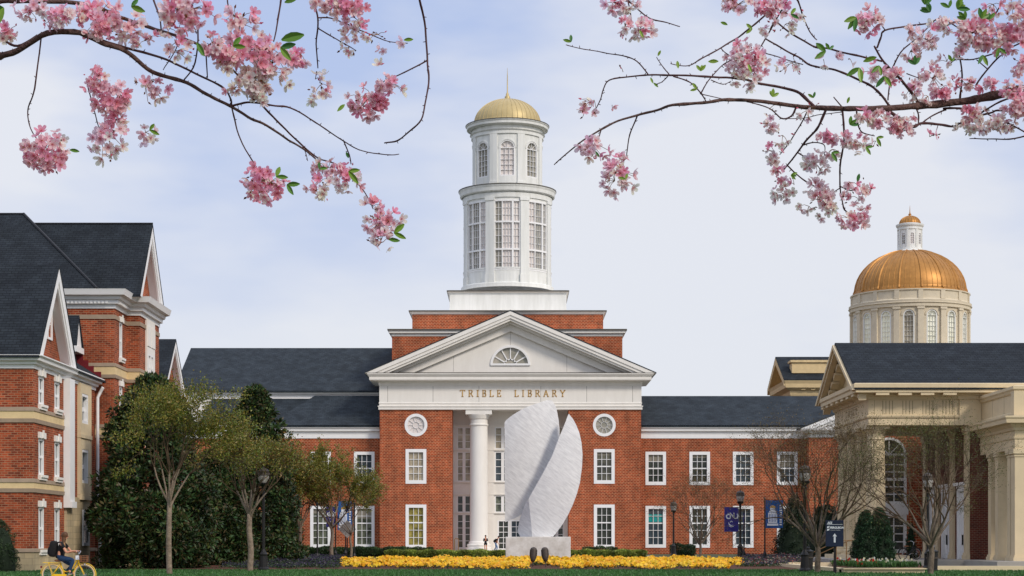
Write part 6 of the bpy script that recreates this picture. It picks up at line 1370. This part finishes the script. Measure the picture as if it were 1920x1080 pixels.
def flower(c, n, r, tint, V, C_, rough):
    n = n.normalized(); u = n.orthogonal().normalized(); u.rotate(Matrix.Rotation(rf.uniform(0, 6.28), 3, n)); v = n.cross(u); cup = rf.uniform(.15, .85)
    dp = (.62*tint[0]+.02, .10*tint[1]+.01, .20*tint[2]+.02); md = tuple(.22*a+.78*b_ for a, b_ in zip(dp, tint))
    for k in range(5):
        a = 2*PI*k/5+rf.uniform(-.12, .12); e = u*cos(a)+v*sin(a); f = v*cos(a)-u*sin(a); rr = r*rf.uniform(.85, 1.12); cu = cup+rf.uniform(-.12, .12)
        p0 = c; h = lambda t_: n*(rr*cu*t_**1.6); wd = rr*.40
        p1 = c+e*rr*.42+h(.42)+f*wd*.78; p2 = c+e*rr*.42+h(.42)-f*wd*.78; p3 = c+e*rr*.82+h(.8)+f*wd*.95; p4 = c+e*rr*.82+h(.8)-f*wd*.95; p5 = c+e*rr*1.06+h(1)+f*wd*.38; p6 = c+e*rr*1.06+h(1)-f*wd*.38; p7 = c+e*rr*.96+h(1)
        pc = c+e*rr*.45+h(.36); pm = c+e*rr*.8+h(.72)
        sh = rf.uniform(.9, 1.06); T = tuple(x*sh for x in tint)
        for quad, cl in (((p0, p1, pc, p2), (dp, md, md, md)), ((p1, p3, pm, pc), (md, T, T, md)), ((pc, pm, p4, p2), (md, T, T, md)), ((p3, p5, p7, pm), (T, T, T, T)), ((pm, p7, p6, p4), (T, T, T, T))):
            V.append([tuple(x) for x in quad]); C_.append(cl)
    for k in range(5):      # stamens
        a = rf.uniform(0, 6.28); e = (u*cos(a)+v*sin(a))*r*.28; w_ = v*r*.03; V.append([tuple(c-w_), tuple(c+w_), tuple(c+e+n*r*.42+w_), tuple(c+e+n*r*.42-w_)]); C_.append(((.5, .1, .15),)*2+((.75, .55, .2),)*2)
PINK = (.97, .60, .70); PALE = (.97, .80, .82); WHT = (.97, .93, .86); DEEP = (.94, .43, .56)
def cluster(t, cx, cy_, rx, ry, base, mix=.45, dens=1.0, fr=9.5, buds=0):
    """mix: 0 all pink .. 1 all white"""
    s = base/F; Dp = dep(cx, cy_, base); V, C_ = [], []; b = MB(); n = max(2, int(dens*2.1*rx*ry/(fr*fr)*1.05)); rz_ = min(rx, ry)*.9
    nodes = [(cx+rf.uniform(-.35, .35)*rx, cy_+rf.uniform(-.45, .2)*ry) for _ in range(max(1, int(rx*ry/420)+1))]
    for i in range(n):
        while True:
            a = Vector((rf.uniform(-1, 1), rf.uniform(-1, 1), rf.uniform(-1, 1)))
            if a.length <= 1: break
        a = a*(.7+.35*a.length)
        lump = 1+.18*noise.noise(Vector((cx+a.x*2, a.y*2, a.z)))
        c = Vector((px(cx, Dp)+a.x*rx*s*lump, Dp+a.z*rz_*s, pz(cy_, Dp)-a.y*ry*s*lump))
        nd = min(nodes, key=lambda q: (q[0]-cx-a.x*rx)**2+(q[1]-cy_-a.y*ry)**2); k = Vector((px(nd[0], Dp), Dp, pz(nd[1], Dp)))
        nrm = (c-k).normalized()+Vector((rf.gauss(0, .4), -.55+rf.gauss(0, .4), -.15+rf.gauss(0, .35))) if (c-k).length > 1e-5 else Vector((0, -1, 0))
        w_ = mix+rf.gauss(0, .27)+.35*a.y*(mix > .3)+.1*noise.noise(c*9)
        tint = (DEEP if w_ < .08 else PINK) if w_ < .28 else (PALE if w_ < .68 else WHT); tint = tuple(min(.96, x*rf.uniform(.9, 1.05)) for x in tint)
        fl = fr*rf.uniform(.78, 1.15)*s
        if buds and rf.random() < buds:
            g = (.22, .07, .02) if rf.random() < .6 else (.75, .2, .3); d = nrm.normalized(); u = d.orthogonal().normalized()*fl*.2; v = d.cross(u)
            for q in ((u, v), (v, -u), (-u, -v), (-v, u)): V.append([tuple(c), tuple(c+d*fl*.35+q[0]), tuple(c+d*fl*.85), tuple(c+d*fl*.35+q[1])]); C_.append((g,)*4)
        else: flower(c, nrm, fl, tint, V, C_, 0)
        if (c-k).length > 1e-4 and i % 2 == 0: b.tube([k, (k+c)/2+Vector((0, 0, .15*(c-k).length)), c], [.8*s, .6*s, .6*s], 3, cap=False)
    o = quads('blossom_cluster', np.array(V), np.array([[tuple(x) for x in q] for q in C_]), 'petal', t)
    if b.v: b.build('flower_stalks', 'stalk', o, fix=False)
def spray(t, x, y, base, n=2, L=22, a0=0, col=None, spread=1.2):
    s = base/F; c = CP((x, y), base)+Vector((0, -.04, 0)); b = MB(); V, C_ = [], []
    for i in range(n):
        a = a0+(i-(n-1)/2)*spread/max(1, n-1)*1.0+rf.uniform(-.15, .15); d = Vector((cos(a), rf.uniform(-.3, .3), sin(a))).normalized(); nn = d.cross(Vector((0, 1, .4))).normalized(); l = L*s*rf.uniform(.8, 1.15); w_ = l*.2; up_ = d.cross(nn)
        g = col or rf.choice([(.10, .22, .03), (.16, .28, .03), (.06, .18, .04)]); g2 = tuple(v*1.25 for v in g)
        for k in range(4):
            t0, t1 = k/4, (k+1)/4; W_ = lambda q: w_*sin(PI*min(1, q*.92+.04))**.8; cc_ = lambda q: c+d*l*q+Vector((0, 0, -.12*l*q*q))
            V.append([tuple(cc_(t0)), tuple(cc_(t1)), tuple(cc_(t1)+nn*W_(t1)+up_*W_(t1)*.35), tuple(cc_(t0)+nn*W_(t0)+up_*W_(t0)*.35)]); C_.append((g,)*4)
            V.append([tuple(cc_(t0)), tuple(cc_(t0)-nn*W_(t0)+up_*W_(t0)*.35), tuple(cc_(t1)-nn*W_(t1)+up_*W_(t1)*.35), tuple(cc_(t1))]); C_.append((g2,)*4)
    quads('leaf_spray', np.array(V), np.array([[tuple(x) for x in q] for q in C_]), 'leaf', t)
# ---- left tree
BL = 8.0
TL = thing('cherry_tree', 'pink cherry tree whose flowering branches hang into the upper left', 'tree', (-4.6, 8.2, 0))
W = lambda x, y: (x, y)
b = MB(); tr = [Vector((-4.6, 8.2, -.1)), Vector((-4.5, 8.2, 1.2)), Vector((-4.3, 8.15, 2.2)), Vector((-3.6, 8.1, 3.0)), CP((-60, 40), BL)]; b.tube(smoothline(tr, 5), [.2-.165*(i/20)**.7 for i in range(21)], 12)
b.tube(smoothline([tr[2], Vector((-4.0, 8.1, 3.4)), Vector((-3.0, 8.0, 4.4)), Vector((-1.2, 8.0, 4.6)), CP((790, -60), BL)], 5), [.12-.11*(i/20) for i in range(21)], 8)
b.tube(smoothline([Vector((-3.6, 8.1, 3.0)), CP((-80, 100), BL), CP((-5, 106), BL)], 4), [.05, .04, .03, .025, .02, .018, .016, .014, .012], 8)
b.build('trunk', 'bark', TL, smooth=True)
for pts, a, c in (
 ([(-60, 40), (-10, 5), (60, 2), (161, 8), (225, 32), (290, 55), (340, 70), (395, 97), (440, 135), (456, 152)], 11, 3),
 ([(-5, 106), (33, 95), (90, 62), (150, 62), (190, 80), (235, 95), (275, 128), (300, 140), (350, 155), (385, 175), (430, 198), (470, 222), (500, 235), (540, 262), (570, 280), (592, 298)], 12, 3),
 ([(150, 62), (215, 83), (300, 108), (340, 125), (385, 147), (420, 165), (432, 185), (434, 200), (440, 225), (450, 260), (478, 309)], 5, 2.2),
 ([(433, 199), (448, 195), (470, 192), (510, 197), (545, 203), (590, 228), (640, 262), (680, 283), (730, 290), (748, 289)], 4.5, 1.6),
 ([(643, 262), (655, 290), (658, 308)], 2.6, 2), ([(493, 199), (528, 235), (566, 272), (596, 296), (632, 310), (676, 350), (692, 374), (700, 392)], 3.8, 1.8), ([(566, 272), (573, 286), (577, 302)], 2, 1.4),
 ([(530, -30), (524, 20), (513, 78)], 4.5, 2.5), ([(585, -30), (590, 9), (596, 35), (593, 83), (596, 128)], 5, 2.2), ([(595, 33), (620, 34), (650, 46), (690, 62), (728, 77), (765, 81)], 2.8, 1.4), ([(596, 53), (625, 70), (645, 82), (668, 95)], 2.6, 1.5),
 ([(783, -40), (787, 0), (798, 53), (801, 113), (804, 148), (798, 190), (790, 224), (765, 249), (745, 264), (721, 268)], 4.5, 2.6), ([(801, 113), (780, 125), (745, 142), (720, 152), (700, 178)], 3.2, 1.6),
 ([(78, 60), (65, 165), (52, 205), (55, 232), (66, 256), (85, 275)], 3.4, 1.8), ([(-40, 62), (0, 72), (33, 86), (70, 66)], 5, 4), ([(162, 150), (176, 205), (186, 240), (198, 252)], 2.6, 1.6),
 ([(337, 58), (330, 91), (306, 131)], 2.6, 1.8), ([(371, 50), (366, 117), (343, 153)], 3.4, 2.4), ([(386, 97), (389, 146)], 3, 2.2), ([(425, -20), (430, 20), (450, 34), (470, 40)], 3.2, 1.6), ([(385, 90), (410, 72), (440, 70)], 3, 1.6), ([(280, -20), (298, 30), (302, 60)], 4, 2.4)):
    branch(TL, pts, a, c, BL, 'bark' if a > 9 else 'twig')
for c in ((15, 62, 22, 26, .35, .8), (95, 284, 50, 36, .25, 1.15), (185, 25, 40, 25, .3, 1), (235, 50, 42, 28, .5, .9), (190, 48, 28, 26, .15, 1), (345, 25, 55, 32, .25, 1.25), (320, 55, 25, 15, .6, .7), (275, 75, 40, 12, .6, .5), (178, 152, 22, 26, .2, 1.1), (208, 178, 36, 28, .2, 1.15), (220, 212, 22, 26, .3, 1),
 (203, 262, 36, 36, .5, .85), (272, 256, 20, 20, .5, .6), (282, 165, 34, 24, .5, .75), (330, 95, 40, 22, .5, .5), (400, 90, 22, 30, .3, 1), (452, 45, 36, 30, .55, .75), (420, 108, 28, 24, .4, .9), (465, 95, 38, 34, .15, 1.2), (500, 80, 22, 18, .3, 1), (515, 115, 42, 28, .3, 1.1), (556, 105, 22, 22, .2, 1), (490, 150, 50, 34, .92, 1.15), (480, 178, 32, 20, .95, .9), (440, 165, 20, 16, .7, .8),
 (605, 8, 26, 12, .3, 1), (650, 12, 42, 20, .25, 1.2), (660, 35, 22, 16, .3, .8), (672, 58, 34, 18, .5, .75), (702, 68, 24, 16, .65, .8), (650, 92, 26, 14, .8, .6), (716, 95, 8, 8, .5, .6), (760, 82, 14, 12, .4, .6), (597, 160, 23, 38, .8, .6), (728, 160, 26, 22, .3, .9), (695, 185, 30, 26, .15, .95), (668, 190, 20, 22, .15, 1), (690, 212, 24, 14, .4, .9), (713, 122, 9, 8, .2, .6),
 (500, 343, 44, 40, .15, 1.05), (610, 318, 28, 20, .3, .9), (650, 335, 32, 28, .4, .85), (605, 350, 34, 26, .55, .6), (705, 392, 26, 24, .35, .7), (718, 418, 36, 26, .3, .95), (715, 450, 26, 22, .65, .7), (-50, 30, 40, 40, .3, 1), (60, 20, 40, 22, .4, .8), (120, 35, 36, 24, .3, .9)):
    cluster(TL, c[0], c[1], c[2], c[3], BL-.05, c[4], c[5]*1.75, 11 if c[2]*c[3] > 900 else 10, .10 if c[5] > .8 else .3)
for x, y, n, L, a in ((12, 20, 3, 34, 3.6), (530, 80, 1, 42, .35), (528, 95, 2, 32, -.3), (758, 80, 1, 20, .1), (250, 18, 2, 26, .4), (372, 85, 1, 24, -1), (284, 248, 2, 20, .2), (135, 285, 1, 16, .1), (560, 2, 1, 26, 3.3), (648, 200, 1, 18, 3.9), (540, 350, 2, 26, -.3), (520, 335, 2, 26, .6), (655, 325, 2, 24, -.3), (740, 440, 2, 28, .3), (730, 452, 1, 24, 0), (655, 300, 1, 14, 2), (600, 320, 2, 16, 1), (440, 92, 2, 22, .5)): spray(TL, x, y, BL-.25, n, L, a)
# ---- right tree
BR_ = 7.8
TRr = thing('cherry_tree', 'pink cherry tree whose flowering branches reach in from the upper right', 'tree', (4.9, 8.3, 0))
b = MB(); tr = [Vector((4.9, 8.3, -.1)), Vector((4.8, 8.2, 1.2)), Vector((4.3, 8.1, 2.3)), Vector((3.2, 7.9, 2.95)), CP((1990, 158), BR_)]; b.tube(smoothline(tr, 5), [.21-.175*(i/20)**.7 for i in range(21)], 12)
b.tube(smoothline([tr[2], Vector((4.2, 8.0, 3.5)), Vector((3.0, 7.9, 4.4)), Vector((1.8, 7.8, 4.3)), CP((1460, -60), BR_)], 5), [.12-.108*(i/20) for i in range(21)], 8)
b.tube(smoothline([Vector((4.2, 8.0, 3.5)), CP((2040, 20), BR_), CP((1990, 60), BR_)], 4), [.05, .04, .035, .03, .025, .02, .016, .014, .012], 8)
b.build('trunk', 'bark', TRr, smooth=True)
for pts, a, c in (
 ([(1995, 158), (1920, 168), (1860, 180), (1805, 190), (1722, 199), (1654, 203), (1581, 204)], 20, 9), ([(1581, 204), (1529, 202), (1493, 199), (1454, 193), (1409, 189), (1357, 187), (1316, 193), (1261, 197), (1224, 209), (1168, 223), (1127, 243), (1094, 263), (1057, 293), (1039, 309)], 9.5, 1.8),
 ([(1127, 243), (1124, 256), (1122, 268)], 2.4, 1.6), ([(1195, 217), (1181, 252), (1175, 294)], 3, 1.8), ([(1529, 202), (1516, 190), (1495, 172), (1459, 163), (1425, 157), (1400, 150), (1372, 146), (1309, 143), (1253, 141), (1216, 141), (1175, 144), (1142, 150), (1131, 167), (1125, 189), (1109, 218)], 6, 1.6),
 ([(1216, 141), (1194, 115), (1168, 105), (1131, 98), (1087, 91), (1061, 84)], 2.6, 1.3), ([(1256, 141), (1243, 125), (1231, 107)], 2, 1.4), ([(1252, 143), (1240, 155), (1227, 159)], 2, 1.4), ([(1262, 143), (1294, 155), (1313, 174), (1324, 191)], 2.4, 2), ([(1313, 176), (1331, 148), (1353, 124), (1375, 110)], 2.6, 1.6), ([(1333, 150), (1355, 158), (1371, 152)], 1.8, 1.2), ([(1313, 176), (1353, 185)], 1.8, 1.4),
 ([(1475, 0), (1431, 31), (1394, 63), (1353, 89), (1316, 109), (1294, 122), (1275, 123), (1257, 119)], 3.8, 1.6), ([(1480, -20), (1472, 8), (1436, 70), (1420, 96)], 4, 2.2), ([(1352, 90), (1362, 100), (1385, 112)], 2, 1.4), ([(1172, -20), (1183, 33), (1181, 55)], 2.6, 1.8), ([(1165, -10), (1198, 20), (1220, 35), (1250, 42), (1275, 50)], 3, 1.6),
 ([(1441, 29), (1480, 60), (1524, 86), (1550, 91), (1602, 103), (1654, 115)], 3, 3.4), ([(1490, -15), (1501, 16), (1508, 36), (1519, 60), (1532, 75)], 3.4, 1.8), ([(1436, 73), (1472, 94), (1498, 107), (1516, 121), (1535, 126), (1566, 131), (1602, 146), (1633, 161), (1654, 180), (1668, 198)], 2.6, 4.5), ([(1420, 96), (1459, 107), (1506, 121)], 2, 1.8),
 ([(1639, 86), (1654, 112), (1673, 133), (1693, 154), (1709, 174), (1724, 197)], 3, 6), ([(1644, 90), (1652, 70), (1660, 57), (1704, 48), (1740, 44), (1766, 34), (1792, 49), (1813, 60)], 3.6, 2.4), ([(1660, 57), (1652, 46)], 2.4, 2), ([(1673, 128), (1688, 99), (1714, 76), (1743, 49)], 3.2, 2), ([(1675, 130), (1669, 156), (1665, 188)], 3, 2.6), ([(1700, 138), (1727, 148)], 2.2, 1.6),
 ([(1800, 186), (1804, 141), (1796, 89)], 4, 2.6), ([(1830, 160), (1863, 117), (1889, 96)], 3.8, 2.6), ([(1779, 124), (1792, 112), (1826, 111), (1878, 96), (1940, 70)], 2, 3.4), ([(1831, 112), (1851, 129)], 2, 2.2), ([(1563, 182), (1580, 202)], 2, 2.6), ([(1860, 36), (1880, 5), (1900, -20)], 2.6, 3),
 ([(1549, 205), (1535, 237), (1514, 261), (1495, 286), (1476, 310), (1469, 320)], 5, 2.4), ([(1476, 310), (1500, 332), (1530, 351), (1545, 358)], 3, 1.8), ([(1495, 286), (1511, 295), (1522, 292)], 2.4, 1.6), ([(1506, 272), (1527, 267), (1546, 272), (1546, 291)], 2.6, 1.6), ([(1516, 202), (1503, 229), (1484, 261), (1462, 290)], 3, 1.6), ([(1493, 200), (1484, 217), (1465, 222), (1441, 202), (1400, 191)], 4, 1.8), ([(1465, 222), (1500, 222), (1540, 215), (1580, 210)], 1.6, 1.4),
 ([(1579, 206), (1583, 240), (1581, 275), (1575, 315), (1576, 353), (1579, 378), (1584, 394), (1600, 403)], 4, 2.2), ([(1576, 350), (1595, 357), (1605, 352)], 2.6, 1.6), ([(1576, 352), (1560, 362)], 2.2, 1.6), ([(1606, 205), (1609, 231), (1617, 248), (1640, 255)], 3.4, 1.8), ([(1660, 203), (1687, 223), (1711, 237), (1728, 231), (1760, 233), (1787, 237), (1801, 231), (1830, 220)], 7, 3), ([(1722, 230), (1722, 215), (1716, 200)], 2.6, 3), ([(1728, 231), (1749, 217), (1774, 206)], 2.6, 3.2),
 ([(1768, 204), (1806, 204), (1833, 215), (1860, 210), (1877, 207), (1960, 218)], 4.2, 3.4), ([(1833, 215), (1877, 190), (1930, 175)], 2.8, 3.6), ([(1852, 214), (1880, 226), (1930, 252)], 2.6, 3), ([(1818, 260), (1860, 261), (1901, 260), (1960, 243)], 1.6, 3), ([(1759, 234), (1755, 247)], 1.6, 1.4)):
    branch(TRr, pts, a, c, BR_, 'bark' if a > 8 else 'twig')
for c in ((1160, 10, 38, 16, .5, .8), (1172, 55, 16, 20, .4, .9), (1207, 55, 20, 20, .6, .85), (1165, 134, 10, 9, .9, .6), (1106, 192, 24, 20, .35, .6), (1100, 215, 16, 10, .6, .6), (1148, 198, 9, 8, .5, .5), (1112, 284, 32, 22, .3, .8), (1160, 335, 32, 42, .5, .85), (1398, 120, 38, 44, .5, 1.15), (1385, 10, 34, 16, .6, 1.1), (1445, 12, 34, 20, .3, 1.1), (1475, 45, 28, 22, .8, .4), (1440, 52, 22, 16, .8, .35), (1508, 30, 18, 16, .6, .35),
 (1632, 42, 32, 26, .3, 1.05), (1483, 122, 24, 18, .7, .7), (1566, 108, 9, 9, .1, .8), (1545, 115, 10, 9, .5, .4), (1590, 113, 14, 8, .6, .3), (1637, 136, 28, 16, .4, .8), (1676, 142, 18, 20, .1, .95), (1712, 170, 18, 20, .6, .9), (1750, 145, 26, 22, .5, .9), (1765, 172, 22, 20, .3, .95), (1735, 185, 20, 10, .5, .8), (1772, 118, 14, 14, .8, .6), (1708, 60, 16, 14, .25, .9), (1738, 70, 24, 20, .4, .85), (1712, 98, 24, 15, .4, .9), (1775, 48, 34, 15, .75, .8),
 (1812, 62, 30, 28, .4, 1.1), (1850, 68, 32, 30, .35, 1.2), (1890, 72, 34, 32, .3, 1.15), (1925, 50, 30, 36, .4, 1.1), (1800, 92, 20, 16, .5, .8), (1865, 14, 28, 14, .5, .6), (1905, 16, 26, 20, .4, .7), (1840, 36, 20, 16, .45, .8), (1794, 160, 9, 18, .15, .9), (1816, 158, 22, 15, .3, .9), (1856, 160, 22, 12, .2, .8), (1915, 128, 14, 20, .45, .9), (1900, 168, 24, 16, .3, .9), (1925, 190, 22, 22, .3, 1),
 (1448, 206, 22, 14, .95, .35), (1520, 212, 28, 18, .8, .4), (1445, 235, 16, 18, .9, .7), (1470, 258, 18, 16, .7, .6), (1448, 288, 18, 20, .35, .8), (1458, 320, 16, 14, .35, .7), (1466, 340, 14, 14, .4, .7), (1468, 366, 24, 16, .85, .8), (1490, 345, 12, 12, .4, .6), (1548, 260, 20, 18, .35, .85), (1562, 285, 16, 16, .6, .6), (1528, 305, 28, 20, .85, .85), (1590, 262, 20, 18, .4, .8), (1612, 268, 22, 20, .5, .6), (1642, 262, 20, 14, .6, .3),
 (1625, 218, 26, 12, .35, .9), (1660, 226, 32, 18, .3, 1), (1690, 240, 28, 16, .3, 1), (1712, 214, 10, 9, .3, .7), (1822, 212, 28, 16, .4, .9), (1822, 238, 32, 16, .75, 1.05), (1872, 232, 32, 18, .7, 1), (1905, 205, 24, 24, .4, .95), (1748, 256, 16, 9, .35, .8), (1518, 392, 22, 12, .7, .7), (1536, 406, 14, 10, .8, .6), (1535, 352, 18, 18, .3, .8), (1552, 378, 28, 24, .7, .9), (1596, 346, 18, 20, .5, .7), (1620, 356, 14, 20, .35, .8), (1604, 372, 24, 14, .5, .7), (1612, 402, 22, 20, .3, .75), (1588, 410, 18, 16, .3, .8), (1606, 424, 18, 9, .5, .7), (1960, 110, 30, 40, .3, 1)):
    cluster(TRr, c[0], c[1], c[2], c[3], BR_-.05, c[4], c[5]*1.75, 10 if c[2]*c[3] > 900 else 9.2, .12 if c[5] > .7 else .4)
LG_ = (.24, .36, .05)
for x, y, n, L, a in ((1070, 84, 2, 15, 2.2), (1232, 110, 1, 12, 1.2), (1270, 133, 1, 16, 1.6), (1312, 138, 3, 15, 1.5), (1218, 150, 1, 12, -1.2), (1224, 160, 1, 12, -.6), (1305, 172, 2, 14, 2.6), (1345, 120, 1, 18, 3), (1362, 52, 1, 15, 2.6), (1400, 125, 1, 18, -1.2), (1198, 62, 1, 16, -1.2), (1446, 186, 3, 17, 1.4), (1522, 188, 2, 13, 1.8), (1585, 198, 1, 12, 1.4), (1408, 60, 2, 14, 3), (1480, 32, 2, 18, .3), (1602, 38, 3, 24, 3.9), (1552, 98, 2, 14, 1.6), (1545, 102, 2, 24, 3.0), (1640, 112, 1, 24, 3.3), (1608, 132, 2, 24, -2.2), (1655, 148, 2, 20, -1.7), (1645, 128, 2, 20, -2), (1712, 126, 3, 18, 1.8), (1740, 28, 4, 18, 2.2), (1730, 14, 3, 18, 1.4), (1790, 22, 5, 22, .8), (1775, 20, 2, 20, 2.0), (1835, 40, 3, 22, 1.2), (1838, 108, 2, 18, -1.6), (1780, 120, 2, 14, 1.6), (1556, 290, 2, 18, -.5), (1480, 332, 3, 14, 0), (1604, 344, 1, 18, 1.3), (1590, 238, 3, 20, .8), (1620, 280, 2, 16, -.4), (1640, 262, 2, 15, -.4), (1116, 288, 1, 12, -1), (1172, 340, 2, 14, 2), (1850, 42, 3, 18, 1.6), (1805, 42, 3, 20, 2.2), (1868, 95, 2, 16, -1.2)):
    spray(TRr, x, y, BR_-.25, n, L, a, col=LG_ if x < 1460 and rf.random() < .7 else None)
